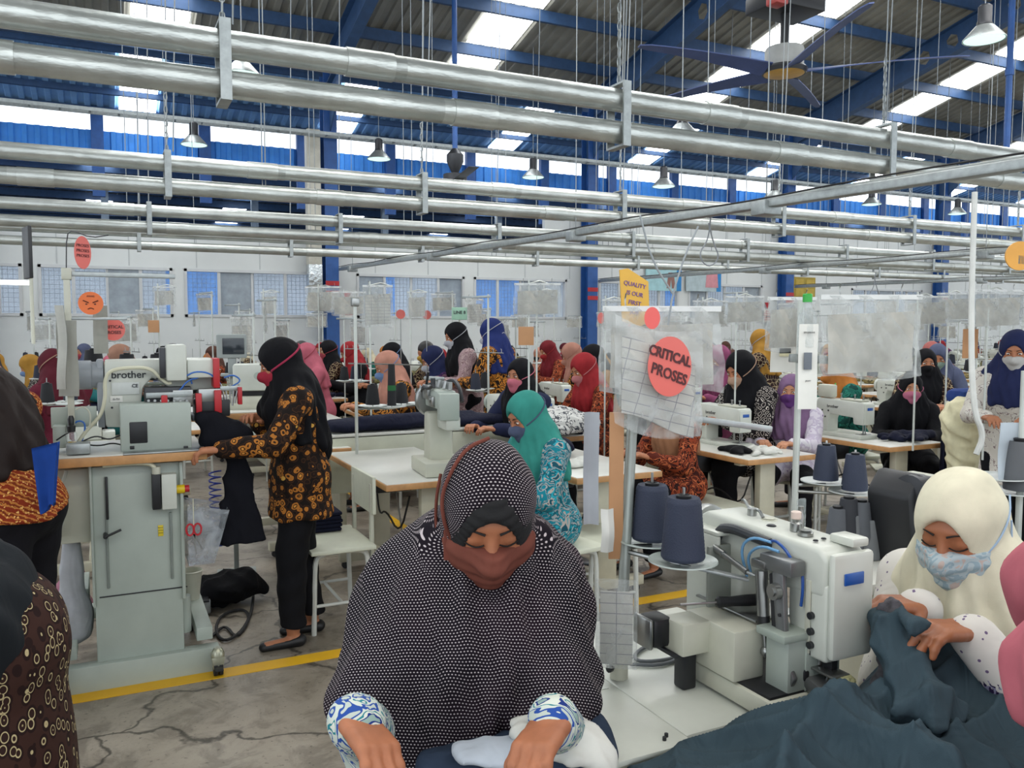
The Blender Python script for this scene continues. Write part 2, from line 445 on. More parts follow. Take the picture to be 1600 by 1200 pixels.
def person(name, pose, col, res=0.012, hres=None, detail=1):
    """Builds an unlinked person prototype: local +Y is forward, x right, origin on the floor. Returns the frozen tree."""
    P = dict(seat=None, lean=8, pitch=15, yaw=0, roll=0, bend=0, hl=(-.14, .42, .80), hr=(.14, .42, .80), drape=.17, wide=0.0, long_back=0.0, legs='pants', hem=.55, foot=(0.0, 0.0), curl=(25, 35, 25), mask=True, strap=True, bulk=1.0, knee=.40, eyes='open', hand_n=(0, .2, 1))
    P.update(pose); hres = hres or max(.0045, res * .5)
    seated = P['seat'] is not None; hs = P['seat'] if seated else None
    pel = npv((0, 0, hs + .10)) if seated else npv((0, 0, .84)); L = R(P['lean']); B = R(P['bend']); bk = P['bulk']
    up = npv((math.sin(B), math.sin(L) * math.cos(B), math.cos(L) * math.cos(B))); fw = npv((0, math.cos(L), -math.sin(L))); rt = npv((1, 0, 0))
    ch = pel + up * .27 + fw * .005; nk = pel + up * .455 + fw * .005
    Rh = np.array((RZ(P['yaw']) @ RX(-P['pitch'] - P['lean'] * .35) @ RY(P['roll'])).to_3x3())
    hc = nk + up * .04 + Rh @ npv((0, .012, .085)) + fw * .01
    H = lambda x, y, z: hc + Rh @ npv((x, y, z))
    sh = {s: pel + up * P.get('shh', .40) + rt * s * P.get('shw', .165) * bk for s in (-1, 1)}
    tg = {-1: npv(P['hl']), 1: npv(P['hr'])}
    el = {}; wr = {}
    for s in (-1, 1):
        el[s], wr[s] = ik(sh[s], tg[s], .265, .235, (s * P.get('pole', .55), -.35, -.8))
    hip = {s: pel + rt * s * .085 for s in (-1, 1)}
    if seated:
        kn = {s: npv((s * .13, P['knee'], hs + .055)) for s in (-1, 1)}; an = {s: npv((s * .13, P['knee'] - .02 + .02 * s, .085)) for s in (-1, 1)}
    else:
        ft = P['foot']; an = {-1: npv((-.085, ft[0], .085)), 1: npv((.085, ft[1], .085))}; kn = {s: (hip[s] + an[s]) / 2 + npv((0, .03, .03)) for s in (-1, 1)}
    root = thing(name, None, 'person')
    # --- body: torso, legs, arms in one field; head and hands at a finer grid, joined into one mesh
    parts = []
    s = SDF()
    def trunk(s, g=0.0, hipw=1.0):
        s.ell(pel, (.155 * bk * hipw + g, .115 * bk + g, .12 + g), None, .05); s.cone(pel + up * .05, ch, .115 * bk + g, .12 * bk + g, .05, 'u', (1.1, .82, 1))
        s.ell(ch + up * .05 + fw * .012, (.145 * bk + g, .102 * bk + g, .14 + g), None, .05); s.cone(sh[-1] * .9 + ch * .1, sh[1] * .9 + ch * .1, .052 + g, .052 + g, .05)
    def arms(s, g=0.0, to=1.0):
        for q in (-1, 1):
            s.cone(sh[q], el[q], .048 + g, .038 + g, .03); e = el[q] + (wr[q] - el[q]) * to; s.cone(el[q], e, .038 + g, .026 + g * 1.25, .02)
    def legs(s, g=0.0, fl=0.0):
        for q in (-1, 1):
            s.cone(hip[q], kn[q], .083 + g, .056 + g + fl * .3, .03); s.cone(kn[q], an[q] + npv((0, 0, .02 if g else 0)), .054 + g + fl * .3, .034 + g + fl, .02)
    trunk(s); arms(s, 0, .93); legs(s); s.cone(nk - up * .03, hc + Rh @ npv((0, -.01, -.05)), .052, .05, .03)
    for q in (-1, 1): s.cone(an[q] + npv((0, -.03, -.05)), an[q] + npv((q * .015, .13, -.058)), .028, .022, .02, 'u', (1.15, 1, .8))
    parts.append(s.mesh_data(max(res, .011)))
    s = SDF()
    s.ell(H(0, -.012, .02), (.074, .090, .094), Rh, .02); s.ell(H(0, .022, -.04), (.058, .062, .078), Rh, .03)
    for q in (-1, 1):
        s.ell(H(q * .036, .052, -.028), (.027, .028, .03), Rh, .02)
        s.ell(H(q * .031, .1, .010), (.021, .016, .012), Rh, .014, 's'); s.ell(H(q * .031, .068, .008), (.017, .0165, .0135), Rh, .008)
        s.ell(H(q * .013, .088, -.028), (.008, .009, .007), Rh, .008)
    s.cone(H(-.028, .071, .03), H(.028, .071, .03), .011, .011, .015)
    s.cone(H(0, .080, .014), H(0, .100, -.024), .008, .0115, .012); s.ell(H(0, .081, -.056), (.022, .011, .006), Rh, .006); s.ell(H(0, .079, -.066), (.019, .011, .007), Rh, .006); s.ell(H(0, .066, -.095), (.024, .02, .02), Rh, .02)
    s.cone(H(0, -.015, -.06), nk, .05, .052, .02)
    parts.append(s.mesh_data(.0045 if detail > 1 else hres))
    for q in (-1, 1):
        d = wr[q] - el[q]; d = d / np.linalg.norm(d); cur = P['curl']
        hd = P.get('hd' + ('l' if q < 0 else 'r')); hd = npv(hd) if hd is not None else d
        s = SDF(); s.cone(wr[q] - d * .07, wr[q], .028, .024, .01); hand_prims(s, wr[q], hd, P.get('hn' + ('l' if q < 0 else 'r'), P['hand_n']), (-q, 0, .3), cur)
        parts.append(s.mesh_data(.0035 if detail > 1 else max(.005, hres * .8)))
    ob('body', md_mesh('body', join_md(parts), col['skin']), root)
    # --- tunic
    g = .016
    s = SDF(); trunk(s, g, 1.04); arms(s, g, .95)
    if seated:
        for q in (-1, 1): s.cone(hip[q], hip[q] + (kn[q] - hip[q]) * .55, .10 + g, .085 + g, .04)
    else:
        hz = P['hem']; s.cone(pel + npv((0, 0, .02)), npv((0, 0, hz)), .16, .205, .05, 'u', (1.0, .80, 1))
        s.fn(lambda X, Y, Z, hz=hz: (hz + .02 * np.sin(X * 14) * 1.0) - Z + 0 * Y, k=.012)
    if P['legs'] == 'skirt' and not seated: pass
    wv = wob(3, .009, 26, 5)
    ob('tunic', md_mesh('tunic', s.mesh_data(max(res, .009), wv), col['tunic']), root)
    # --- trousers or skirt
    s = SDF()
    if P['legs'] == 'skirt':
        if seated:
            s.cone(pel, (kn[-1] + kn[1]) / 2, .15, .15, .05, 'u', (1.5, 1, .75)); s.cone((kn[-1] + kn[1]) / 2, (an[-1] + an[1]) / 2 + npv((0, 0, .04)), .12, .15, .05, 'u', (1.6, .8, 1))
        else: s.cone(pel, ((an[-1] + an[1]) / 2) + npv((0, 0, .03)), .15, .21, .05, 'u', (1, .8, 1))
        s.fn(lambda X, Y, Z: .07 - Z + 0 * X + 0 * Y, k=.01)
        ob('skirt', md_mesh('skirt', s.mesh_data(res, lambda X, Y, Z: .007 * np.sin(X * 45 + np.sin(Z * 5) * 1.5) + 0 * Y), col['legs']), root)
    else:
        s.ell(pel, (.165 * bk, .125 * bk, .125), None, .05); legs(s, .018, .012); s.fn(lambda X, Y, Z: .105 - Z + 0 * X + 0 * Y, k=.006)
        ob('trousers', md_mesh('trousers', s.mesh_data(res, wob(9, .008, 30, 5)), col['legs']), root)
    sm = SDF()
    for q in (-1, 1):
        sm = SDF(); a = an[q]; sm.cone(a + npv((0, -.03, -.055)), a + npv((q * .012, .14, -.066)), .036, .027, .02, 'u', (1.1, 1, .85)); sm.fn(lambda X, Y, Z, a=a: Z - (.045 + np.maximum(0, (a[1] + .02 - Y)) * .35) + 0 * X, k=.008); sm.fn(lambda X, Y, Z: .002 - Z + 0 * X + 0 * Y, k=.004)
        ob('shoe', md_mesh('shoe', sm.mesh_data(max(.006, res * .6)), col['shoe']), root)
    # --- hijab
    if col.get('hijab'):
        s = SDF(); s.ell(H(0, -.014, .022), (.089, .108, .108), Rh, .02); s.ell(H(0, -.005, -.045), (.082, .088, .08), Rh, .03)
        s.cone(H(0, -.005, -.07), nk + fw * .0 + up * .02, .078, .098, .04)
        dr = P['drape']; wd = P['wide']
        if wd > 0:
            for q in (-1, 1):
                s.cone(nk - up * .02 + rt * q * .05, sh[q] - rt * q * .01 - up * .01, .068, P.get('shr', .066), .06); s.cone(sh[q] - rt * q * .01, sh[q] * .25 + el[q] * .75 + rt * q * .0, P.get('shr', .066), .095, .06)
            s.cone(ch + up * .10, ch - up * dr * .6 + fw * .05, .15, .20, .06, 'u', (1.25, .8, 1)); 
            s.cone(ch + up * .12, ch - up * dr * .6 - fw * .02, .14, .18, .05, 'u', (1.3, .75, 1)); s.ell(ch + up * .03 + fw * .03, (.175, .135, .17), None, .05)
        else:
            for q in (-1, 1): s.cone(nk - up * .01 + rt * q * .04, sh[q] * .93 + nk * .07 + up * .0, .062, .058, .05)
            s.ell(ch + up * .07 + fw * .018, (.155 * bk, .138 * bk, .13), None, .05)
            s.cone(nk + fw * .01, ch + up * .16 - up * dr + fw * .03, .105, .15, .05, 'u', (1.08, .78, 1)); s.cone(nk, ch + up * .12 - up * dr - fw * .02, .105, .145, .05, 'u', (1.12, .78, 1))
        c0 = ch + up * (.12 - dr) if not wd else ch - up * dr
        ccw = P.get('hemwave', .02)
        def clip(X, Y, Z, c0=c0): return -((X - c0[0]) * up[0] + (Y - c0[1]) * up[1] + (Z - c0[2]) * up[2]) + ccw * np.cos(X * 16) - .02 + (np.abs(X) * P.get('side', .35))
        s.fn(clip, k=.012)
        if P['long_back']:
            lb = P['long_back']; s.cone(ch + up * .13 - fw * .08, ch + up * .10 - fw * .14 - npv((0, 0, lb)), .10, .085, .05, 'u', (1.1, .55, 1))
        of = P.get('open', (.056, .080)); s.ell(H(0, .115, P.get('openz', -.008)), (of[0], .075, of[1]), Rh, .010, 's')
        N0 = nk.copy()
        def fold(X, Y, Z):
            a = np.arctan2(X - N0[0], Y - N0[1] + .001); below = np.clip((hc[2] - .03 - Z) / .12, 0, 1)
            return below * (.006 * np.sin(a * 9 + Z * 14) + .004 * np.sin(a * 17 - Z * 30 + 1)) + .0015 * np.sin(X * 60 + Z * 45)
        md = s.mesh_data(P.get('hijres', max(.0055, res * .75)), fold)
        uv = None
        if P.get('uv'):
            q = (md[0] - hc[None, :]) @ Rh; rr = .10
            th = np.arctan2(q[:, 2], q[:, 1]); r2 = np.sqrt(q[:, 1] ** 2 + q[:, 2] ** 2)
            u = np.where(q[:, 2] > -.02, np.arctan2(q[:, 0], r2 + 1e-5) * .105, q[:, 0])
            wz = md[0] - hc[None, :]
            u = np.arctan2(q[:, 0], r2 + .001) * .10 * np.clip(1, 0, 1)
            bl = np.maximum(np.clip((-.03 - wz[:, 2]) / .08, 0, 1), np.clip((np.linalg.norm(wz, axis=1) - .135) / .02, 0, 1)); u = u * (1 - bl) + wz[:, 0] * bl
            v = np.where(q[:, 2] > 0, th * .10, q[:, 2] * 1.0) * (1 - bl) + (wz[:, 2] * .80 - wz[:, 1] * .60) * bl
            uv = np.stack([u, v], 1)
        hj = ob('hijab', md_mesh('hijab', md, col['hijab'], uv), root)
        if col.get('band'):
            b = SDF(); b.ell(H(0, -.008, .018), (.086, .104, .104), Rh, .02); b.ell(H(0, -.0, -.04), (.078, .085, .078), Rh, .03)
            b.ell(H(0, .115, -.034), (.054, .085, .094), Rh, .006, 's'); b.fn(lambda X, Y, Z: (-(np.asarray(Rh)[:, 1] @ (-hc) + Rh[0, 1] * X + Rh[1, 1] * Y + Rh[2, 1] * Z)) + .035, k=.01)
            bd = md_mesh('cap_band', b.mesh_data(.004, lambda X, Y, Z: 0 * X + .0012 * np.sin((Rh[0, 2] * X + Rh[1, 2] * Y + Rh[2, 2] * Z) * 420 + 2 * (Rh[0, 1] * X + Rh[1, 1] * Y + Rh[2, 1] * Z) * 100)), col['band']); ob('cap_band', bd, root)
    elif col.get('hair'):
        s = SDF(); s.ell(H(0, -.018, .03), (.082, .098, .098), Rh, .02); s.cone(H(0, -.06, -.02), H(0, -.08, -.10), .06, .04, .03); s.ell(H(0, .115, -.02), (.058, .075, .08), Rh, .010, 's')
        ob('hair', md_mesh('hair', s.mesh_data(max(.007, res * .75)), col['hair']), root)
        for q in (-1, 1): pass
    # --- mask and its straps
    if P['mask'] and col.get('mask'):
        s = SDF(); s.ell(H(0, .024, -.045), (P.get('mw', .078), .076, .075), Rh, .02); s.cone(H(0, .088, .0), H(0, .108, -.03), .013, .02, .04); s.ell(H(0, .07, -.085), (.035, .03, .03), Rh, .02)
        z_ = np.array(Rh)[:, 2]; y_ = np.array(Rh)[:, 1]
        s.fn(lambda X, Y, Z: (z_[0] * (X - hc[0]) + z_[1] * (Y - hc[1]) + z_[2] * (Z - hc[2])) + .004 + 0.25 * np.abs(X - hc[0]) * 0.6, k=.003)
        s.fn(lambda X, Y, Z: .030 - (y_[0] * (X - hc[0]) + y_[1] * (Y - hc[1]) + y_[2] * (Z - hc[2])), k=.003)
        s.fn(lambda X, Y, Z: -.118 - (z_[0] * (X - hc[0]) + z_[1] * (Y - hc[1]) + z_[2] * (Z - hc[2])), k=.01)
        pl = (lambda X, Y, Z: .0011 * np.sin((z_[0] * X + z_[1] * Y + z_[2] * Z) * 260) + .001 * np.sin(X * 90)) if detail > 1 else None
        mk = ob('face_mask', md_mesh('face_mask', s.mesh_data(.004 if detail > 1 else max(.005, res * .5), pl), col['mask']), root)
        if P['strap'] and detail >= 1:
            rs = P.get('srad', .0035)
            for q in (-1, 1):
                for (z0, zt, dn) in ((-.02, .055, 0), (-.085, -.03, 1)):
                    mb = MB(); pts = []
                    for i in range(13):
                        t = i / 12; th = R(38 + t * 142); zz = z0 + (zt - z0) * t
                        e = (.0905, .110, .112) if not dn else (.0905, .110, .112)
                        k_ = math.sqrt(max(0.05, 1 - ((zz - .02) / .125) ** 2))
                        pts.append(H(q * math.sin(th) * (e[0] + .004) * k_ if i else q * .062, (math.cos(th) * (e[1] + .004) * k_ - .012) if i else .045, zz))
                    if P['strap'] == 'over': mb.tube(pts, rs, 6, smooth=1); o_ = mb.build('mask_strap', col.get('strapm', col['mask']), root)
    # --- eyes
    if detail >= 1:
        ew = mat('eye_white', 'D8D0C8', .3, var=0); ei = mat('eye_iris', '1E120C', .2, var=0); bw = mat('eyebrow_hair', '1A120E', .8, var=0)
        for q in (-1, 1):
            if P['eyes'] == 'open':
                mb = MB(); Mh = T(*H(q * .031, .0735, .008)) @ Matrix(Rh.tolist()).to_4x4()
                mb.ball((0, 0, 0), (.0135, .0125, .009), 12, Mh, 0); mb.ball((0, .0085, -.001), (.0058, .005, .0058), 8, Mh, 1); mb.build('eye', [ew, ei], root)
                mb = MB(); mb.tube([H(q * (.016 + .028 * t), .086 - .012 * t * t, .008 + .010 * math.sin(t * 3.0) + .001) for t in (0, .25, .5, .75, 1)], .0016, 5); mb.build('eyelash', bw, root)
            else:
                mb = MB(); mb.tube([H(q * (.014 + .034 * t), .0865 - .011 * t * t, .0025 - .006 * math.sin(t * 3.1)) for t in (0, .2, .4, .6, .8, 1)], .0016, 5); mb.build('eyelash', bw, root)
            mb = MB(); mb.tube([H(q * (.013 + .030 * t), .0875 - .013 * t * t, .028 + .005 * math.sin(t * 2.6)) for t in (0, .25, .5, .75, 1)], .0024, 6, taper=.0012); mb.build('eyebrow', bw, root)
    J = dict(hc=hc, wr=wr, el=el, sh=sh, nk=nk, ch=ch, Rh=Rh)
    return freeze(root), J
# ---------------------------------------------------------------- shared materials
white = mat('white_enamel', 'C6C9BF', .32, var=.03, bump=.05, bscale=90, bdist=.001)
white2 = mat('cream_enamel', 'C0C0B0', .38, var=.04)
greyp = mat('grey_green_enamel', 'A6AFA6', .42, var=.03)
cream = mat('cream_steel', 'BDB9A4', .5, var=.05)
steel = mat('steel', '9A9C9A', .3, .9, var=.05)
dsteel = mat('dark_steel', '3C3D40', .4, .6, var=.05)
galv = mat('galvanised_steel', 'A0A5A4', .42, .7, var=.08, vscale=20)
black = mat('black_plastic', '17181B', .45, var=0)
rubber = mat('black_rubber', '1A1A1B', .7, var=0)
bluem = mat('blue_steel', '25518F', .5, var=.08)
dblue = mat('roof_blue_steel', '2C4A70', .55, var=.08)
red = mat('red_paint', 'B02028', .45, var=.03)
yellow = mat('yellow_paint', 'D9A50C', .6, var=.05)
lamin = mat('white_laminate', 'CFCFC7', .28, var=.03, vscale=5)
woode = mat('wood_edge', 'C08F5C', .5, var=.08, vscale=15)
card = mat('brown_card', 'B98A62', .8, var=.05)
navyc = cloth('navy_fabric', '15182B')
blackc = cloth('black_fabric', '0D0D11', fold=.25)
thread_n = mat('navy_thread', '1E2333', .75, var=.05, bump=.4, bscale=300, bdist=.002)
thread_b = mat('black_thread', '0E0F14', .75, var=.05)
thread_g = mat('grey_thread', '5A5C60', .75, var=.05)
paper = mat('white_paper', 'E0DFD8', .8, var=.03)
badge = mat('blue_badge', '1F55A5', .3, var=0)
green = mat('green_plastic', '2FA03C', .4, var=0)
pink = mat('coral_card', 'E0605A', .45, var=.03)
skin = mat('skin', 'A86F50', .55, var=.07, vscale=18, spec=.35)
skin2 = mat('skin_light', 'B98262', .55, var=.07, vscale=18, spec=.35)
ropem = mat('hanger_cord', '8E9496', .6, var=0)
def plastic_mat(name, base, a):
    t = NT(name); t.b.inputs['Base Color'].default_value = S(base); t.b.inputs['Roughness'].default_value = .12
    n = t.noise(12, 3, .6, None, 1.0); t.link(t.ramp(n, [(.4, (a * .5,) * 3 + (1,)), (.72, (min(1, a * 1.6),) * 3 + (1,))]), t.b.inputs['Alpha'])
    t.bump(t.noise(11, 2, .5, None, 1.2), .35, .03); MATS[name] = t.m; return t.m
film = plastic_mat('plastic_film', 'C4C8C6', .30)
glass = plastic_mat('clear_plastic', 'C8D0D0', .35)

# ---------------------------------------------------------------- floor
def floor_mat():
    t = NT('worn_concrete'); t.b.inputs['Roughness'].default_value = .42; c = t.tc()
    base = t.ramp(t.noise(.9, 6, .65), [(.3, '756C5E'), (.5, '938A7C'), (.7, 'A69E90')])
    st = t.ramp(t.noise(5, 5, .7, None, .6), [(.40, '4A3F34'), (.52, 'FFFFFF')]); base = t.mix(.35, base, st, 'MULTIPLY')
    sp = t.ramp(t.noise(42, 2, .5), [(.28, '3A3732'), (.36, 'FFFFFF')]); base = t.mix(.5, base, sp, 'MULTIPLY')
    # cracks
    nz = t.node('ShaderNodeTexNoise'); nz.inputs['Scale'].default_value = 2.5; nz.inputs['Detail'].default_value = 5; t.link(c, nz.inputs['Vector'])
    sc_ = t.node('ShaderNodeVectorMath', operation='SCALE'); sc_.inputs['Scale'].default_value = .5; t.link(nz.outputs['Color'], sc_.inputs[0])
    ad = t.node('ShaderNodeVectorMath', operation='ADD'); t.link(c, ad.inputs[0]); t.link(sc_.outputs[0], ad.inputs[1])
    vo = t.node('ShaderNodeTexVoronoi', feature='DISTANCE_TO_EDGE'); vo.inputs['Scale'].default_value = .8; t.link(ad.outputs[0], vo.inputs['Vector'])
    cr = t.ramp(vo.outputs['Distance'], [(0.003, '2A2622'), (.010, 'FFFFFF')]); base = t.mix(.75, base, cr, 'MULTIPLY')
    t.col(base); t.bump(t.noise(6, 6, .7), .25, .02); return t.m
mb = MB(); mb.box((14, 5.3, -.05), (46, 24, .1)); fl = struct(mb.build('floor', floor_mat()))
mb = MB(); mb.box((14, 40, -.06), (90, 45.3, .1)); struct(mb.build('floor_next_hall', mat('far_concrete', '6A6A68', .6)))
def tape_mat():
    t = NT('worn_yellow_tape'); t.b.inputs['Roughness'].default_value = .5
    t.col(t.ramp(t.noise(3, 6, .7), [(.28, '8A7A40'), (.36, 'D8A40E'), (.7, 'E0B01A')])); return t.m
tm = tape_mat()
tm2 = tm
for i, (x, y, a, b) in enumerate([(12, 3.93, 30, .10), (2.1, 8.2, .08, 7.6), (-1.0, 6.5, .08, 5.1)]):
    mb = MB(); mb.box((x, y, .0015), (a, b, .003)); o = struct(mb.build('trim_%d' % (i + 1), tm))

# ---------------------------------------------------------------- roof
def sheet_mat(name, c, r=.6):
    t = NT(name); t.b.inputs['Roughness'].default_value = r; t.b.inputs['Metallic'].default_value = .1
    n = t.noise(1.2, 5, .6); cc = S(c); t.col(t.ramp(n, [(.3, tuple(x * .8 for x in cc[:3]) + (1,)), (.7, tuple(min(1, x * 1.15) for x in cc[:3]) + (1,))])); return t.m
roofm = sheet_mat('roof_sheet', '8C8A80'); roofb = sheet_mat('roof_sheet_blue', '86AFD8'); roofd = sheet_mat('roof_sheet_far', '4A5568')
skym = NT('skylight_sheet'); skym.b.inputs['Base Color'].default_value = (.9, .95, 1, 1); skym.b.inputs['Emission Color'].default_value = (.95, .98, 1, 1); skym.b.inputs['Emission Strength'].default_value = SKYLIGHT; skym = skym.m
def zroof(Y): return 6.95 + .23 * (16.8 - Y)
def corrugated(name, p0, p1, x0, x1, m, pitch=.25, h=.035, n=None):
    """trapezoid sheet between two horizontal lines p=(y,z), ribs running from one to the other"""
    vs = []; fs = []; k = int((x1 - x0) / pitch)
    d = Vector((0, p1[0] - p0[0], p1[1] - p0[1])).normalized(); nn = Vector((0, -d.z, d.y))
    prof = [(0, 0), (.45, 0), (.55, 1), (.9, 1)]
    for i in range(k):
        for u, q in prof:
            for p in (p0, p1): vs.append((x0 + (i + u) * pitch, p[0] + nn.y * h * q, p[1] + nn.z * h * q))
    for i in range(len(vs) // 2 - 1): fs.append((2 * i, 2 * i + 1, 2 * i + 3, 2 * i + 2))
    me = bpy.data.meshes.new(name); me.from_pydata(vs, [], fs); me.materials.append(m); me.update()
    return ob(name, me)
YR = -3.0
o = struct(corrugated('ceiling', (17.0, zroof(17.0)), (YR, zroof(YR)), -12, 44, roofm))
o = struct(corrugated('ceiling_rear_slope', (YR, zroof(YR)), (YR - 7, zroof(YR) - 1.6), -12, 44, roofm))
th = math.atan(.23)
def slope_box(name, x, y, w_, ln, t_, dz, m, parent=None, link=True):
    mb = MB(); mb.box((0, 0, 0), (w_, ln, t_)); return mb.build(name, m, parent, T(x, y, zroof(y) + dz) @ RX(math.degrees(-th)))
RX_ = [-1.95, 4.06, 10.03, 16.0, 22.0, 28.0, 34.0]
bays = [(RX_[i] + RX_[i + 1]) / 2 for i in range(len(RX_) - 1)]
sk = thing('roof_skylight', 'rows of bright translucent panels set in the grey factory roof', None); sk['kind'] = 'structure'
panel_me = None
for bx in [-4.9] + bays:
    y = 16.2
    while y > 3:
        if panel_me is None:
            mb = MB(); mb.box((0, 0, 0), (.95, 1.32, .02)); panel_me = mb.mesh('panel', skym)
        ob('panel', panel_me, sk, T(bx, y, zroof(y) - .055) @ RX(math.degrees(-th))); y -= 1.4
pur = thing('ceiling_purlin', 'dark blue steel purlins under the roof sheets', None); pur['kind'] = 'structure'
y = 16.9; pme = None
while y > -2:
    if pme is None:
        mb = MB(); mb.box((0, 0, 0), (56, .012, .2)); mb.box((0, .03, .1), (56, .07, .012)); mb.box((0, .03, -.1), (56, .07, .012)); pme = mb.mesh('purlin', dblue)
    ob('purlin', pme, pur, T(16, y, zroof(y) - .15)); y -= 1.4
def rafter_mesh():
    mb = MB(); L = 20.0; D = .55; n = 30; st = L / n
    for i in range(n):
        u0 = i * st; hx = [(u0 + st / 2 + .14 * math.cos(R(60 * k + 30)) , .16 * math.sin(R(60 * k + 30))) for k in range(6)]
        ou = [(u0 + st, .14), (u0 + st, D / 2), (u0, D / 2), (u0, -D / 2), (u0 + st, -D / 2), (u0 + st, -.14)]
        an = lambda p: math.atan2(p[1], p[0] - u0 - st / 2)
        if i < 6:
            mb.add([(0, u0, -D / 2), (0, u0 + st, -D / 2), (0, u0 + st, D / 2), (0, u0, D / 2)], [(0, 1, 2, 3)]); continue
        ou = [(u0 + st, D / 2), (u0 + st / 2, D / 2), (u0, D / 2), (u0, -D / 2), (u0 + st / 2, -D / 2), (u0 + st, -D / 2)]
        vs = [(0, p[0], p[1]) for p in hx] + [(0, p[0], p[1]) for p in ou]
        mb.add(vs, [(k, (k + 1) % 6, 6 + (k + 1) % 6, 6 + k) for k in range(6)])
    mb.box((0, L / 2, D / 2), (.2, L, .016)); mb.box((0, L / 2, -D / 2), (.2, L, .016))
    mb.prism([(-.006, 0), (.006, 0), (.006, 0.01), (-.006, .01)], .01)
    me = mb.mesh('rafter', dblue); return me
rme = rafter_mesh(); ang = math.degrees(th)
rf = thing('ceiling_rafter', 'blue castellated steel rafters crossing the roof', None); rf['kind'] = 'structure'
for x in RX_ + [-8.0]:
    ob('rafter', rme, rf, T(x, 16.75, zroof(16.75) - .55) @ RZ(180) @ RX(ang))
    mb = MB(); mb.prism([(0, 0), (1.6, .35), (0, -1.0)], .02); mb.build('knee_plate', dblue, rf, T(x, 16.6, zroof(16.6) - .85) @ RZ(-90))
# blue columns along the wall line
for i, x in enumerate(RX_):
    mb = MB(); h = 6.5
    for s_ in (-1, 1): mb.box((0, s_ * .15, h / 2), (.26, .016, h))
    mb.box((0, 0, h / 2), (.014, .3, h)); o = struct(mb.build('trim_column_%d' % (i + 1), bluem, None, T(x, 16.45, 0)))
    for k, z in enumerate((2.28, 2.47)):
        mb = MB(); mb.box((0, -.162, z), (.27, .006, .09)); mb.build('red_band', red, o)
# ---------------------------------------------------------------- partition wall with windows
wallm = mat('white_wall_panel', 'D2D5D3', .6, var=.03, vscale=.8)
wallm2 = mat('white_wall_joint', 'B4B8B8', .6, var=.03)
frm = mat('window_frame_white', 'C4C6C6', .45, var=.02)
paneb = NT('window_glass'); paneb.b.inputs['Base Color'].default_value = S('9FB0BE'); paneb.b.inputs['Roughness'].default_value = .08; paneb.b.inputs['Alpha'].default_value = .22; paneb = paneb.m
WY = 16.75
wz0, wz1 = 1.80, 2.70
wins = []
for (a, b) in ((-40, 35), (60, 270), (288, 495), (557, 725), (740, 885), (935, 1060), (1075, 1190), (1330, 1440), (1470, 1600)):
    wins.append((PY(a, 450, WY - .05).x, PY(b, 450, WY - .05).x))
mb = MB(); xs = [-12.0] + [v for ab in wins for v in ab] + [44.0]
H1 = 3.3
mb.box((16, WY, wz0 / 2), (56, .12, wz0))
for i in range(0, len(xs), 2):
    mb.box(((xs[i] + xs[i + 1]) / 2, WY, (wz0 + wz1) / 2), (xs[i + 1] - xs[i], .12, wz1 - wz0))
mb.box((-1.5 , WY, (wz1 + H1) / 2), (21, .12, H1 - wz1)); mb.box((26.5, WY, (wz1 + 4.2) / 2), (35, .12, 4.2 - wz1))
wall = struct(mb.build('wall_rear', wallm))
jm = MB(); 
for x in np.arange(-6, 40, 1.2): pass
mb = MB(); mb.box((0, 0, 0), (.02, .006, 1.0)); jme = mb.mesh('panel_joint', wallm2)
for x in np.arange(-3, 36, 1.15):
    h = (H1 if x < 9 else 4.2) - wz1; ob('panel_joint', jme, wall, T(x, WY - .062, wz1 + h / 2) @ Matrix.Diagonal((1, 1, h - .04, 1)))
mb = MB(); mb.box((16, WY, 0), (56, .14, .05)); mb.build('top_rail', mat('blue_rail', '27518F', .5), wall, T(0, 0, H1 + .02)) if False else None
for i, (a, b) in enumerate(wins):
    w_ = b - a; cx = (a + b) / 2; cz = (wz0 + wz1) / 2; h = wz1 - wz0
    r_ = thing('window_%d' % (i + 1), None, None, (cx, WY - .02, 0)); r_['kind'] = 'structure'
    mb = MB()
    for s_ in (-1, 1): mb.box((s_ * (w_ / 2 - .025), 0, cz), (.05, .12, h)); mb.box((0, 0, cz + s_ * (h / 2 - .025)), (w_, .12, .05))
    mb.build('window_frame', frm, r_)
    n = max(2, round(w_ / .62))
    for k in range(1, n):
        mb = MB(); mb.box((-w_ / 2 + w_ * k / n, -.01 if k % 2 else .02, cz), (.055, .05, h - .08)); mb.build('mullion', frm, r_)
    for k in range(n):
        mb = MB(); mb.box((-w_ / 2 + w_ * (k + .5) / n, .02 if k % 2 else -.01, cz), (w_ / n - .03, .006, h - .08)); mb.build('pane', mat('frosted_pane', '9CA6AE', .3, var=.08, alpha=.85) if (k + i) % 3 == 0 else paneb, r_)
    mb = MB()
    for k in range(int(w_ / .08)): mb.box((-w_ / 2 + .08 * k, .09, cz), (.006, .006, h))
    for k in range(int(h / .08)): mb.box((0, .09, wz0 + .08 * k), (w_, .006, .006))
    g_ = mb.build('window_grille', mat('grille_steel', '5A6470', .5, .3), r_); g_['kind'] = 'stuff'
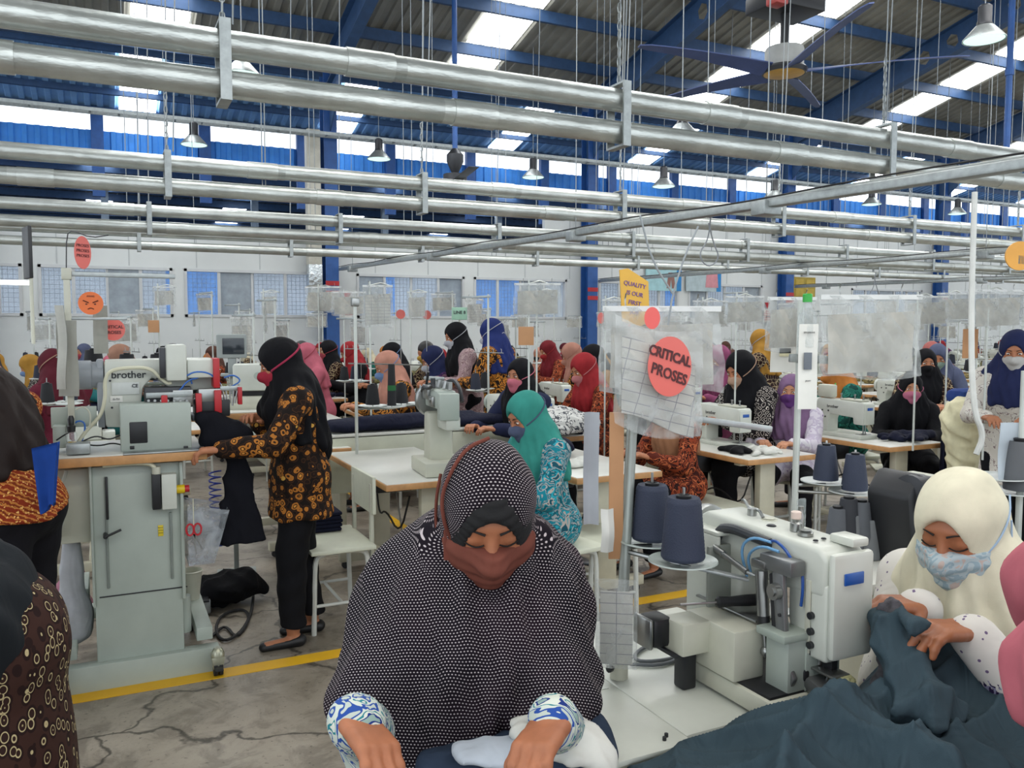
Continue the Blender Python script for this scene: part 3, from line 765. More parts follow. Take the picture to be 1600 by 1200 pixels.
# rooms behind the windows
bw_ = mat('next_room_blue', '4088E0', .6, var=.15, vscale=1.5); gw_ = mat('next_room_grey', 'A4B0C0', .7, var=.1, vscale=.8)
for i, (x0, x1, m_) in enumerate(((-8, 1.2, gw_), (1.2, 2.4, bw_), (2.4, 4.4, gw_), (4.4, 6.2, bw_), (6.2, 7.3, gw_), (7.3, 9.6, bw_), (9.6, 14, gw_), (14, 15, bw_), (15, 36, gw_))):
    mb = MB(); mb.box(((x0 + x1) / 2, 19.0, 1.4), (x1 - x0, .1, 2.8)); o = struct(mb.build('wall_next_room_%d' % (i + 1), m_))
lamp('next_room_fill', (10, 17.8, 3.1), 420, 30, .5, (0, 0, 0))  # unseen lamp added to brighten the walls behind the windows
# foil duct and meter box beside the first column
o = thing('foil_duct', 'silver foil-wrapped vertical duct beside the blue column', 'duct', (3.72, 16.35, 0))
mb = MB(); mb.rbox((0, 0, 3.9), (.26, .25, 3.0), .02); mb.build('upper_duct', mat('foil_beige', 'B8B5A8', .45, .2, bump=.5, bscale=14, bdist=.02), o)
foil = mat('crumpled_foil', 'C4CACC', .22, .85, var=.1, bump=.9, bscale=16, bdist=.03)
mb = MB(); mb.rbox((0, 0, 2.62), (.27, .26, .42), .02); mb.build('foil_wrap', foil, o)
mb = MB(); mb.rbox((0, 0, 2.2), (.2, .2, .5), .02); mb.build('lower_duct', galv, o)
mb = MB(); mb.rbox((0, 0, 0), (.42, .16, .3), .01); o = mb.build('switch_box', mat('box_grey', 'A9ADA6', .5), None, T(3.74, 16.1, 2.07)); tag(o, 'grey electrical box under the foil duct by the column', 'electrical box')
for k, c_ in enumerate(('C03028', '2F9040', 'C0A020')):
    mb = MB(); mb.cyl((-.1 + .1 * k, -.08, .05), (-.1 + .1 * k, -.1, .05), .02); mb.build('button', mat('btn' + c_, c_, .4, var=0), o)
# fire extinguisher signs: red triangle with small lines of writing beneath
for i, (px, py) in enumerate(((542, 463), (1199, 478), (845, 480))):
    if i == 2: continue
    p = PY(px, py, 16.25 if i == 0 else 16.6); o = thing('fire_sign', ('red triangular fire sign with lettered card beside the foil duct column', 'red triangular fire sign on the wall past the second column')[i], 'sign', p)
    mb = MB(); mb.prism([(-.09, .09), (.09, .09), (0, -.08)], .008); mb.build('triangle', red, o)
    for k in range(5): text('APAR' if k == 0 else 'PEMADAM', .045, T(0, -.003, -.14 - .055 * k) @ RX(90), red, o)
    mb = MB(); mb.box((0, .008, -.25), (.2, .004, .34)); mb.build('card', paper, o)
# ---------------------------------------------------------------- next span seen above the partition
clad = sheet_mat('blue_cladding', '3F8BDC'); 
for i, (z0, z1) in enumerate(((6.4, 7.45), (8.15, 9.0))):
    o = struct(corrugated('wall_next_span_%d' % (i + 1), (28.0, z0), (28.0, z1), -14, 70, clad, .33, .05))
ps = thing('trim_span_post', 'blue posts in the long clerestory of the next span', None); ps['kind'] = 'structure'
for k in range(28):
    mb = MB(); mb.box((0, 0, 0), (.34, .2, 4.2)); mb.build('post', bluem, ps, T(-12 + 3.0 * k, 27.9, 7.6))
o = struct(corrugated('ceiling_next_span', (28.1, 8.05), (17.5, 10.5), -14, 70, roofb, .33, .05))
sk2 = thing('next_span_skylight', 'bright panels in the roof of the next span', None); sk2['kind'] = 'structure'
mb = MB(); mb.box((0, 0, 0), (1.0, .95, .02)); pm2 = mb.mesh('panel', skym)
for k in range(13):
    for j in range(3): ob('panel', pm2, sk2, T(-4.9 + 6.0 * k, 27.2 - 1.15 * j, 8.05 + .231 * (.9 + 1.15 * j) - .08) @ RX(-13))
mb = MB(); mb.box((0, 0, 0), (84, .12, .16)); pm3 = mb.mesh('purlin', dblue)
for j in range(6): ob('purlin', pm3, sk2, T(28, 27.75 - 1.15 * j, 8.02 + .231 * (.35 + 1.15 * j) - .1))
o = struct(corrugated('ceiling_far_span', (56, 6.3), (35.5, 8.35), -20, 110, roofd, .5, .06))
sk3 = thing('far_span_skylight', 'rows of bright panels in the roof of the farthest span', None); sk3['kind'] = 'structure'
mb = MB(); mb.box((0, 0, 0), (1.1, 1.5, .02)); pm4 = mb.mesh('panel', skym)
for k in range(17):
    for j in range(6):
        if (j + k) % 4 == 3: continue
        y = 53 - 3.1 * j; ob('panel', pm4, sk3, T(-6 + 6.0 * k, y, 6.3 + .1 * (56 - y) - .06) @ RX(-5.7))
mb = MB(); mb.box((0, 0, 0), (130, .15, .3)); pm5 = mb.mesh('purlin', dblue)
for j in range(12): ob('purlin', pm5, sk3, T(40, 54.5 - 1.55 * j, 6.3 + .1 * (1.5 + 1.55 * j) - .2))
mb = MB(); mb.box((0, 0, 0), (.3, .3, 9)); pm6 = mb.mesh('far_post', mat('far_post_grey', '8593A0', .6))
for k in range(14): ob('far_post', pm6, sk3, T(-6 + 6.2 * k, 40, 4.5))
mb = MB(); mb.box((40, 57, 4), (140, .2, 8)); struct(mb.build('wall_far', mat('far_wall', '51657C', .7)))
# wire tray running along the columns under the clerestory
for k, (z, t_) in enumerate(((5.28, .06),)):
    tr = thing('cable_ladder', 'long grey cable ladder running along the blue columns', 'cable tray', (16, 16.1, z))
    mb = MB(); mb.box((0, -.12, 0), (56, .02, t_)); mb.box((0, .12, 0), (56, .02, t_)); mb.build('rail', galv, tr)
    mb = MB(); mb.box((0, 0, 0), (.03, .24, .02)); rm = mb.mesh('rung', galv)
    for q in range(120): ob('rung', rm, tr, T(-26 + q * .45, 0, 0))

# ---------------------------------------------------------------- ducts: four pairs of round pipes on hanger brackets
def pipe_mat():
    t = NT('foil_clad_pipe'); t.b.inputs['Metallic'].default_value = .75; t.b.inputs['Roughness'].default_value = .36
    t.col(t.ramp(t.noise(3, 5, .6), [(.3, 'A9ADA9'), (.7, 'CDD1CC')]))
    mp = t.node('ShaderNodeMapping'); mp.inputs['Scale'].default_value = (.35, 1, 1); t.link(t.tc(), mp.inputs[0])
    t.bump(t.noise(14, 4, .6, mp.outputs[0]), .35, .02); return t.m
pm = pipe_mat()
mb = MB(); mb.cyl((0, 0, 0), (2.2, 0, 0), .064, 20); seg_me = mb.mesh('pipe_section', pm, 50)
mb = MB(); mb.cyl((0, 0, 0), (.24, 0, 0), .069, 20); slv_me = mb.mesh('joint_sleeve', pm, 50)
mb = MB(); mb.box((0, -.085, -.09), (.05, .012, .36)); mb.box((0, 0, .085), (.05, .18, .012)); mb.box((0, 0, -.265), (.05, .18, .012)); mb.box((0, .085, -.09), (.05, .012, .36)); br_me = mb.mesh('bracket', galv)
def chain_mesh(n, l=.05, r=.004):
    mb = MB()
    for i in range(n):
        pts = [((.012 * math.cos(a)), 0, l * .62 * math.sin(a)) for a in [2 * math.pi * k / 8 for k in range(9)]]
        if i % 2: pts = [(0, p[0], p[2]) for p in pts]
        mb.tube([(p[0], p[1], p[2] + i * l + l / 2) for p in pts], r, 4)
    return mb.mesh('chain', galv)
ch_me = chain_mesh(9)
rows = [(4.1, 2.885, -3, 15), (7.2, 2.885, -3, 17), (10.15, 2.885, -4, 22), (13.1, 2.95, -4, 26)]
rown = ['nearest the camera', 'in the second run', 'in the third run', 'in the fourth run']
cordm = {}
for ri, (Y, z, x0, x1) in enumerate(rows):
    for lv, dz in enumerate((0, -.18)):
        o = thing('round_duct', '%s silver round duct of the pair %s' % (('upper', 'lower')[lv], rown[ri]), 'duct', (0, Y, z + dz))
        x = x0 + .2 * lv
        while x < x1:
            ob('pipe_section', seg_me, o, T(x, 0, 0) @ RX(30 * (int(x * 7) % 12))); ob('joint_sleeve', slv_me, o, T(x - (.3 if lv == 0 else -.06), 0, 0)); x += 2.2
    x = .53 - 2.16 * 2 if ri == 0 else .49 - 2.13 * 2; k = 0
    while x < x1:
        h = thing('duct_hanger', 'steel hanger bracket %d holding the ducts %s' % (k + 1, rown[ri]) if False else 'strap bracket holding the ducts ' + rown[ri], 'hanger', (x, Y, z), 0, 'brackets of the duct pair ' + rown[ri])
        ob('bracket', br_me, h)
        if ri < 2:
            ob('chain', ch_me, h, T(.0, .0, .09))
        for q in (0,) if ri > 1 else (0, 1):
            cx = .16 * q; L = zroof(Y) - z + .005
            mb = MB(); mb.cyl((cx * .3, .02 * q, .1), (cx + .1, .02, L), .0045 + .001 * ri, 5); mb.build('cord', ropem, h)
        x += 2.16 if ri == 0 else 2.13; k += 1
# thin cords that drop from the roof to the lines
cg = MB(); mb = MB(); mb.cyl((0, 0, 0), (0, 0, 1), .005, 5); cme = mb.mesh('hanging_rope', ropem)
r0 = random.Random(3)
for px in (195, 215, 258, 300, 410, 415, 484, 492, 632, 645, 770, 777, 792, 935, 946, 955, 1003, 1070, 1110, 1118, 1205, 1212, 1290, 1320, 1391, 1397, 1412, 1520, 1533, 1560):
    Y = r0.choice((7.2, 10.15, 10.15, 13.1)); p = PY(px, 200, Y); o = ob('hanging_rope', cme, None, T(p.x, Y + .05, 2.75) @ Matrix.Diagonal((1, 1, zroof(Y) - 2.745, 1)))
    tag(o, 'thin pale cord dropping from roof to ducts', 'cord', 'thin cords between roof and ducts')
# ---------------------------------------------------------------- trunking that runs across the lines
def trunk(x, y0, y1, z0, z1, lab, drops):
    o = thing('busbar_trunking', lab, 'cable trunking')
    a = Vector((x, y0, z0)); b = Vector((x, y1, z1)); M = T(*a) @ align(b - a); L = (b - a).length
    mb = MB(); mb.rbox((0, 0, L / 2), (.09, .055, L), .008); mb.build('trunk_body', galv, o, M)
    mb = MB(); mb.rbox((.02, .04, L / 2), (.03, .02, L), .005); mb.build('cover_rail', mat('pale_rail', 'B2B6B2', .4, .4), o, M)
    mb = MB(); mb.tube([(-.045 + .01 * math.sin(k * 1.7), .045 + .012 * math.sin(k), L * k / 30) for k in range(31)], .006, 6, smooth=1); mb.build('cable', rubber, o, M)
    for t in drops:
        mb = MB(); mb.rbox((0, 0, 0), (.16, .14, .10), .01); q = a.lerp(b, t); mb.build('tap_off_box', galv, o, T(q.x, q.y, q.z - .03))
        mb = MB(); mb.cyl((0, 0, 0), (0, 0, zroof(q.y) - q.z - .3), .005, 5); mb.build('hanging_cord', ropem, o, T(*q))
trunk(4.2, 16.2, 1.6, 2.74, 2.38, 'long grey trunking crossing under the ducts from the near blue column', (.06, .35, .62, .80))
trunk(10.15, 16.2, 3.0, 2.66, 2.5, 'second grey trunking crossing from the middle blue column', (.1, .4, .7))
trunk(16.1, 16.2, 6.0, 2.66, 2.5, 'third grey trunking crossing from the far blue column', (.1, .5))
# hooked plug cables under the trunking
for i, (x, y, z) in enumerate(((4.25, 5.2, 2.25), (8.9, 7.6, 2.1))):
    mb = MB(); mb.tube([(x, y, z + .15), (x + .05, y, z), (x + .12, y, z - .12), (x, y, z - .2), (x - .1, y, z - .1), (x, y, z + .02), (x + .02, y, z + .2)], .006, 6, smooth=2)
    tag(mb.build('cable_loop', mat('grey_cable', '8C9094', .5, var=0), None), ('grey cable looped under the long trunking', 'coiled cable hanging under the ducts at the far side')[i], 'cable')
# ---------------------------------------------------------------- high-bay lamps
bulbm = NT('lamp_glass'); bulbm.b.inputs['Base Color'].default_value = S('D8EFE8'); bulbm.b.inputs['Emission Color'].default_value = S('D0F5EA'); bulbm.b.inputs['Emission Strength'].default_value = 1.2; bulbm = bulbm.m
def bay_lamp(px, py, d, lab):
    p = PD(px, py, d); p = PY(px, py, 15.9) if p.y > 15.9 else p; o = thing('high_bay_lamp', lab, 'lamp', p)
    mb = MB(); mb.lathe([(.06, .10), (.10, .08), (.19, -.02), (.225, -.06), (.23, -.075)], 24, cap=False); mb.build('reflector', galv, o)
    mb = MB(); mb.lathe([(.215, -.07), (.15, -.085), (.02, -.09)], 24); mb.build('lens', bulbm, o)
    mb = MB(); mb.lathe([(.05, .32), (.075, .30), (.075, .12), (.09, .09)], 16); 
    mb.build('driver_housing', dsteel, o)
    mb = MB(); mb.cyl((0, 0, .3), (0, 0, max(.6, zroof(p.y) - p.z + .005)), .006, 6); mb.build('cord', ropem, o)
for a in ((1538, 52, 9.6, 'large round high-bay lamp at the upper edge beside the hanging blue pipe'), (303, 220, 17.5, 'small high-bay lamp in front of the clerestory past the first ducts'), (592, 243, 17, 'small high-bay lamp hanging just past the first blue column'),
          (833, 272, 17, 'small high-bay lamp hanging before the second blue column'), (1037, 286, 16.5, 'small high-bay lamp hanging just past the second blue column'), (1210, 305, 17, 'small high-bay lamp hanging by the third blue column'), (378, 108, 10.5, 'high-bay lamp half hidden behind the upper duct bracket'),
          (1066, 203, 12, 'high-bay lamp half hidden by the nearest upper duct'), (1362, 315, 20, 'small high-bay lamp between the third and fourth blue columns'), (1496, 330, 22, 'farthest small high-bay lamp by the fourth column')):
    bay_lamp(*a)
# ---------------------------------------------------------------- big ceiling fan
p = PD(1225, 112, 11.0); o = thing('ceiling_fan', 'huge five-bladed blue ceiling fan with a yellow hub', 'fan', p)
mb = MB(); mb.lathe([(.10, .30), (.24, .30), (.25, .27), (.25, .06), (.2, .03)], 28); mb.build('motor_housing', mat('fan_grey', '9B9C98', .5), o)
mb = MB(); mb.lathe([(.27, .05), (.30, .02), (.28, -.03)], 28); mb.build('blade_ring', dsteel, o)
mb = MB(); mb.lathe([(.02, -.05), (.20, -.045), (.26, -.03), (.26, -.02)], 28); mb.build('hub_cover', mat('hub_yellow', 'C89A3A', .4), o)
mb = MB(); mb.cyl((0, 0, .3), (0, 0, .75), .06); mb.build('down_rod', black, o)
mb = MB(); mb.rbox((0, 0, .85), (.85, .6, .22), .03); mb.build('suspension_box', black, o)
mb = MB(); mb.rbox((-.38, -.25, .78), (.2, .2, .16), .02); mb.build('controller', mat('controller_red', 'B04038', .4, var=0), o)
for q in range(4):
    sx, sy = ((-1, -1), (-1, 1), (1, -1), (1, 1))[q]; mb = MB(); mb.cyl((sx * .4, sy * .26, .95), (sx * .15, sy * .1, 1.6), .014, 6); mb.build('chain', galv, o)
mb = MB(); mb.cyl((0, 0, 1.5), (0, 0, zroof(p.y) - p.z - .1), .03, 8); mb.build('roof_rod', dblue, o)
bl = mat('blade_blue', '3B4C7C', .5)
for q in range(5):
    mb = MB(); n = 14; vs = []
    for i in range(n + 1):
        t = i / n; x = .28 + 1.95 * t; c_ = .13 * (1 - .55 * t) * (1 if t < .96 else .5); z = .0 + .05 * math.sin(t * 2.2); tw = R(22 - 14 * t)
        for s_ in (-1, 1):
            for u in (-.007, .007): vs.append((x, s_ * c_ * math.cos(tw) + .04 * t, z + s_ * c_ * math.sin(tw) + u))
    fs = []
    for i in range(n):
        a = i * 4; b = a + 4
        for (k, l) in ((0, 1), (1, 3), (3, 2), (2, 0)): fs.append((a + k, a + l, b + l, b + k))
    fs += [(0, 1, 3, 2), (n * 4, n * 4 + 2, n * 4 + 3, n * 4 + 1)]
    mb.add(vs, fs); mb.build('blade', bl, o, RZ(72 * q + 32))
# hanging blue pipes with small fans
for i, (px, d, zt, lab) in enumerate(((711, 14, 4.5, 'thin blue pipe drop with a dark fan motor near the first column'), (1572, 12, 4.1, 'long blue pipe dropping at the far upper edge by the lamp'))):
    p = PD(px, 250, d); o = thing('blue_drop_pipe', lab, 'pipe', (p.x, p.y, 0))
    mb = MB(); mb.cyl((0, 0, zt), (0, 0, zroof(p.y) - .01), .045, 10); mb.build('pipe', bluem, o)
    mb = MB(); mb.cyl((0, 0, zt + 1.1), (0, 0, zt + 1.2), .06, 10); mb.build('coupling', bluem, o)
    if i == 0:
        mb = MB(); mb.lathe([(.05, zt + .1), (.14, zt), (.14, zt - .12), (.06, zt - .3), (.2, zt - .33), (.2, zt - .52), (.05, zt - .55)], 16); mb.build('motor', dsteel, o)
        for q in range(3): mb = MB(); mb.rbox((.75, 0, zt - .45), (1.2, .16, .015), .005); mb.build('blade', dsteel, o, RZ(120 * q + 20))
# posters above the far windows
for i, (a, b, y0, y1, c_, lab) in enumerate(((1010, 1065, 412, 455, '9CC3C8', 'pale blue poster with a leg diagram above the fifth window'), (1073, 1127, 413, 456, 'A9B8BC', 'pale poster with a pink jacket above the sixth window'), (1225, 1274, 432, 466, 'A08A30', 'olive yellow notice board beside the third column'))):
    p = PY(a, y0, 16.6); q = PY(b, y1, 16.6); cx, cz = (p.x + q.x) / 2, (p.z + q.z) / 2; W_, H_ = q.x - p.x, p.z - q.z
    o = thing('poster', lab, 'poster', (cx, 16.62, cz)); mb = MB(); mb.box((0, 0, 0), (W_, .02, H_)); mb.build('board', mat('poster%d' % i, c_, .6), o)
    if i < 2:
        mb = MB(); mb.box((W_ * .43, -.012, 0), (W_ * .13, .004, H_)); mb.build('blue_strip', mat('poster_blue', '1E7BB8', .5), o)
        text('PEDOMAN', .12, T(-W_ * .22, -.014, H_ * .38) @ RX(90), dblue, o)
        mb = MB()
        if i == 0:
            for s_ in (-1, 1): mb.prism([(W_ * .2 + s_ * .08 - .05, -H_ * .4), (W_ * .2 + s_ * .08 + .05, -H_ * .4), (W_ * .2 + s_ * .03 + .05, H_ * .2), (W_ * .2 + s_ * .03 - .05, H_ * .2)], .004)
        else: mb.prism([(.05, -H_ * .35), (.45, -H_ * .35), (.42, H_ * .2), (.32, H_ * .3), (.18, H_ * .3), (.08, H_ * .2)], .004)
        mb.build('figure', mat('poster_pink%d' % i, ('8A6258', 'C88890')[i], .6), o, T(0, -.013, 0))
    else:
        for k in range(6): mb = MB(); mb.box((-W_ * .33 + W_ * .33 * (k % 3), -.014, H_ * .22 - H_ * .45 * (k // 3)), (W_ * .25, .006, H_ * .36)); mb.build('notice', mat('notice_gold', 'B59A3C', .6), o)
# ---------------------------------------------------------------- prototypes of the line equipment (unlinked; each use is a copy)
LINK[0] = False
def proto_machine(kind=0):
    """lockstitch head: needle end at -x, handwheel at +x, operator at -y, z=0 on the table"""
    o = thing('sewing_machine', None, 'sewing machine')
    mb = MB(); mb.rbox((0, 0, .012), (.48, .178, .03), .006); mb.build('bed', white, o)
    mb = MB(); mb.box((-.17, -.02, .0285), (.06, .10, .003)); mb.build('needle_plate', steel, o)
    mb = MB()
    mb.prism([(-.235, .105), (-.14, .105), (-.135, .155), (.085, .165), (.105, .125), (.105, .02), (.21, .02), (.225, .10), (.225, .255), (.205, .285), (-.225, .275), (-.238, .26)], .115, None, 0, .012, 2)
    mb.build('arm', white, o)
    mb = MB(); mb.rbox((-.10, 0, .285), (.20, .095, .014), .005); mb.build('top_cover', white2, o)
    mb = MB(); mb.rbox((-.239, 0, .185), (.008, .10, .15), .003); mb.build('face_plate', white, o)
    mb = MB(); mb.rbox((-.2445, 0, .225), (.004, .055, .022), .002); mb.build('badge', badge, o)
    mb = MB(); mb.cyl((-.185, 0, .03), (-.185, 0, .12), .005); mb.cyl((-.205, 0, .035), (-.205, 0, .12), .004); mb.box((-.185, -.01, .034), (.02, .035, .006)); mb.build('needle_bar', steel, o)
    mb = MB(); mb.lathe([(.02, 0), (.062, .004), (.066, .012), (.066, .03), (.05, .042), (.02, .045)], 22, T(.226, 0, .215) @ RY(90)); mb.build('handwheel', (greyp, white)[kind % 2], o)
    for q, (x, z) in enumerate(((-.12, .22), (-.06, .19))):
        mb = MB(); mb.lathe([(.012, 0), (.014, .01), (.008, .02)], 12, T(x, -.057, z) @ RX(90)); mb.build('tension_dial', dsteel, o)
    for q, x in enumerate((-.19, -.11, .02)):
        mb = MB(); mb.lathe([(.009, 0), (.009, .01), (.004, .012), (.004, .03), (.008, .032), (.008, .04)], 10, T(x, .01, .288)); mb.build('thread_post', steel, o)
    mb = MB(); mb.tube([(-.14, -.062, .19), (-.15, -.066, .26), (-.17, -.066, .27), (-.19, -.062, .24)], .0025, 6, smooth=1); mb.build('take_up_lever', steel, o)
    if kind == 1:
        mb = MB(); mb.rbox((.15, .02, .34), (.14, .07, .10), .012); mb.build('control_box', white2, o)
        mb = MB(); mb.rbox((.15, -.017, .345), (.11, .004, .07), .002); mb.build('display', greyp, o)
        mb = MB(); mb.ball((.1, -.01, .395), .007, 8); mb.build('green_lamp', green, o)
    text('brother', .035, T(.02, -.0585, .225) @ RX(90), dsteel, o); text('brother', .035, T(.06, .0585, .225) @ RZ(180) @ RX(90), dsteel, o)
    for q in range(3): mb = MB(); mb.cyl((.16 - .03 * q, .057, .19 - .05 * (q % 2)), (.16 - .03 * q, .0605, .19 - .05 * (q % 2)), .007, 10); mb.build('cover_screw', dsteel, o)
    mb = MB(); mb.rbox((.05, -.0585, .185), (.08, .002, .03), .001); mb.build('spec_label', greyp, o)
    mb = MB(); mb.tube([(.19, .06, .05), (.24, .09, .1), (.26, .1, .02), (.2, .12, .004)], .006, 6, smooth=2); mb.build('cable', rubber, o)
    return freeze(o)
def proto_overlock():
    """small boxy overlock machine on a cylinder bed"""
    o = thing('overlock_machine', None, 'sewing machine')
    mb = MB(); mb.rbox((0, 0, .05), (.30, .24, .1), .012); mb.build('base', white2, o)
    mb = MB(); mb.prism([(-.14, .1), (.14, .1), (.15, .2), (.12, .27), (-.05, .27), (-.07, .22), (-.15, .2)], .16, T(0, .04, 0), 0, .012); mb.build('upper_body', white, o)
    mb = MB(); mb.rbox((-.06, -.08, .13), (.14, .08, .05), .01); mb.build('looper_cover', white, o)
    mb = MB(); mb.lathe([(.02, 0), (.055, .004), (.06, .02), (.045, .035)], 20, T(.15, .04, .19) @ RY(90)); mb.build('handwheel', dsteel, o)
    for k in range(4):
        mb = MB(); mb.lathe([(.009, 0), (.012, .008), (.009, .022), (.004, .026)], 10, T(-.10 + .05 * k, -.045, .235) @ RX(70)); mb.build('tension_dial', steel, o)
    for k in range(3):
        mb = MB(); mb.tube([(-.05 + .05 * k, .04, .27), (-.05 + .05 * k, .04, .31), (-.03 + .05 * k, .03, .315)], .003, 6); mb.build('thread_guide', steel, o)
    mb = MB(); mb.box((-.02, -.058, .17), (.14, .004, .012)); mb.build('scale_strip', dsteel, o)
    return freeze(o)
def proto_feed_arm():
    """feed-off-the-arm machine with a cylinder bed and exposed steel levers"""
    o = thing('cylinder_arm_machine', None, 'sewing machine')
    mb = MB(); mb.rbox((0, 0, .035), (.30, .22, .07), .008); mb.build('base', white2, o)
    mb = MB(); mb.prism([(-.04, .06), (.09, .06), (.085, .15), (.075, .30), (-.02, .30), (-.035, .15)], .12, None, 0, .012); mb.build('column', white2, o)
    mb = MB(); mb.rbox((-.09, -.02, .26), (.18, .075, .07), .012); mb.build('cylinder_arm', white, o)
    mb = MB(); mb.rbox((-.02, .0, .37), (.23, .10, .09), .014); mb.build('head', greyp, o)
    mb = MB(); mb.rbox((.03, .056, .40), (.10, .02, .07), .004); mb.rbox((-.07, .056, .36), (.07, .02, .05), .004); mb.cyl((-.07, .055, .37), (-.07, .072, .37), .016, 14); mb.build('steel_cover', steel, o)
    mb = MB(); mb.tube([(.11, .06, .40), (.02, .075, .43), (-.06, .07, .42), (-.12, .06, .44)], .009, 8, smooth=1); mb.cyl((.06, .05, .43), (.02, .05, .50), .007, 8); mb.cyl((-.03, .04, .42), (-.03, .04, .47), .012, 10); mb.build('link_rod', dsteel, o)
    mb = MB(); mb.rbox((-.165, 0, .34), (.05, .10, .13), .008); mb.build('needle_head', greyp, o)
    mb = MB(); mb.lathe([(.03, 0), (.083, .005), (.088, .015), (.07, .02), (.088, .028), (.088, .05), (.06, .06)], 24, T(.105, 0, .35) @ RY(90)); mb.build('handwheel', steel, o)
    for k in range(5):
        mb = MB(); mb.cyl((-.12 + .055 * k, -.02 + .01 * (k % 2), .42), (-.12 + .055 * k, -.02, .455), .014, 12); mb.build('tension_dial', steel, o)
    mb = MB(); mb.tube([(.09, -.06, .44), (0, -.075, .46), (-.12, -.07, .43), (-.16, -.07, .36)], .010, 8, smooth=1); mb.build('lever', dsteel, o)
    mb = MB(); mb.rbox((.10, -.05, .46), (.11, .05, .018), .004, RZ(25)); mb.build('thread_bracket', galv, o)
    mb = MB(); mb.tube([(.03, -.07, .30 - .018 * k) for k in range(14)], .006, 6); mb.build('chain', dsteel, o)
    for k in range(2): mb = MB(); mb.cyl((.11 - .04 * k, -.112, .035), (.11 - .04 * k, -.116, .035), .010); mb.build('bolt', dsteel, o)
    return freeze(o)
def proto_table(L=1.12, W=.58):
    o = thing('machine_table', None, 'table')
    mb = MB(); mb.rbox((0, 0, .733), (L, W, .034), .004); mb.build('tabletop', [woode], o)
    mb = MB(); mb.rbox((0, 0, .7505), (L - .012, W - .012, .005), .001); mb.build('laminate_sheet', lamin, o)
    for s_ in (-1, 1):
        x = s_ * (L / 2 - .16)
        mb = MB(); mb.rbox((x, 0, .40), (.055, .13, .60), .006)
        for k in range(3): mb.box((x - s_ * 0, -.0655, .6 - .1 * k), (.012, .002, .03))
        mb.build('leg', cream, o)
        mb = MB(); mb.rbox((x, 0, .075), (.06, W - .06, .06), .006); mb.build('foot', cream, o)
        mb = MB(); mb.rbox((x, 0, .705), (.06, W - .1, .03), .004); mb.build('top_bracket', cream, o)
        for q in (-1, 1):
            mb = MB(); mb.cyl((x - .012, q * (W / 2 - .07), .022), (x + .012, q * (W / 2 - .07), .022), .022, 12); mb.cyl((x, q * (W / 2 - .07), .02), (x, q * (W / 2 - .07), .06), .008, 6); mb.build('caster', dsteel, o)
    mb = MB(); mb.rbox((0, .05, .12), (L - .36, .05, .035), .005); mb.build('crossbar', cream, o)
    mb = MB(); mb.rbox((.0, -.04, .10), (.24, .16, .018), .006, T(0, 0, .02) @ RX(12)); mb.build('treadle', dsteel, o)
    mb = MB(); mb.rbox((.22, .0, .62), (.13, .24, .15), .012); mb.build('motor_box', dsteel, o)
    mb = MB(); mb.cyl((0, -.02, .14), (.2, -.02, .56), .006, 6); mb.build('treadle_rod', steel, o)
    mb = MB(); mb.tube([(.22, .1, .58), (.1, .12, .42), (-.1, .14, .5), (-.3, .12, .38), (-.36, .08, .62)], .006, 6, smooth=2); mb.build('cable', rubber, o)
    return freeze(o)
seatm = mat('bench_board', 'CDCFBC', .45, var=.04)
def proto_stool(back=False):
    o = thing('work_stool', None, 'stool')
    mb = MB(); mb.rbox((0, 0, .44), (.52, .34, .022), .004); mb.build('seat', seatm, o)
    for x in (-.2, .2):
        for s_ in (-1, 1):
            mb = MB(); mb.tube([(x, 0, .425), (x, s_ * .11, .42), (x, s_ * .14, .39), (x, s_ * .145, .2), (x, s_ * .15, .0)], .0135, 8, smooth=2); mb.build('leg', mat('stool_tube', 'C9CBC4', .35), o)
    mb = MB(); mb.cyl((-.2, 0, .15), (.2, 0, .15), .009, 8)
    for x in (-.2, .2): mb.cyl((x, -.145, .15), (x, .145, .15), .009, 8)
    mb.build('stretcher', mat('stool_tube', 'C9CBC4'), o)
    if back:
        mb = MB(); mb.rbox((0, -.175, .70), (.42, .02, .20), .005); mb.build('backrest', seatm, o)
        for x in (-.17, .17): mb = MB(); mb.rbox((x, -.17, .55), (.03, .02, .42), .004); mb.build('back_post', white2, o)
    return freeze(o)
def proto_stand(n=2, top=1.45, arm=.3):
    """thread stand: z=0 is the table top; pole with disc trays"""
    o = thing('thread_stand', None, 'thread stand')
    mb = MB(); mb.cyl((0, 0, 0), (0, 0, top), .009, 8); mb.build('pole', mat('pole_white', 'BFC3BD', .35, .2), o)
    mb = MB(); mb.lathe([(.022, 0), (.022, .03), (.012, .035)], 12); mb.build('clamp', greyp, o)
    for k in range(n):
        a = R(-30 + 100 * k); x, y = .12 * math.cos(a), .12 * math.sin(a)
        mb = MB(); mb.lathe([(.012, .285), (.075, .30), (.085, .306), (.086, .302), (.03, .294)], 24, T(x, y, 0)); mb.build('disc_tray', mat('tray_grey', 'C2C7C4', .3), o)
        mb = MB(); mb.cyl((x, y, .29), (x, y, .48), .0035, 6); mb.build('spindle', steel, o)
        mb = MB(); mb.box((x / 2, y / 2, .285), (.12, .016, .006), T(x / 2, y / 2, 0) @ RZ(math.degrees(a)) @ T(-x / 2, -y / 2, 0)); mb.build('tray_arm', galv, o)
    mb = MB(); mb.cyl((-.18, 0, .62), (.18, 0, .62), .005, 6)
    for k in range(4): mb.tube([(-.16 + .1 * k, 0, .62), (-.16 + .1 * k, 0, .65), (-.15 + .1 * k, 0, .655)], .003, 5)
    mb.build('thread_guide_bar', steel, o)
    if arm:
        mb = MB(); mb.rbox((arm / 2 - .02, 0, top - .02), (arm, .025, .02), .003); mb.build('top_arm', galv, o)
    return freeze(o)
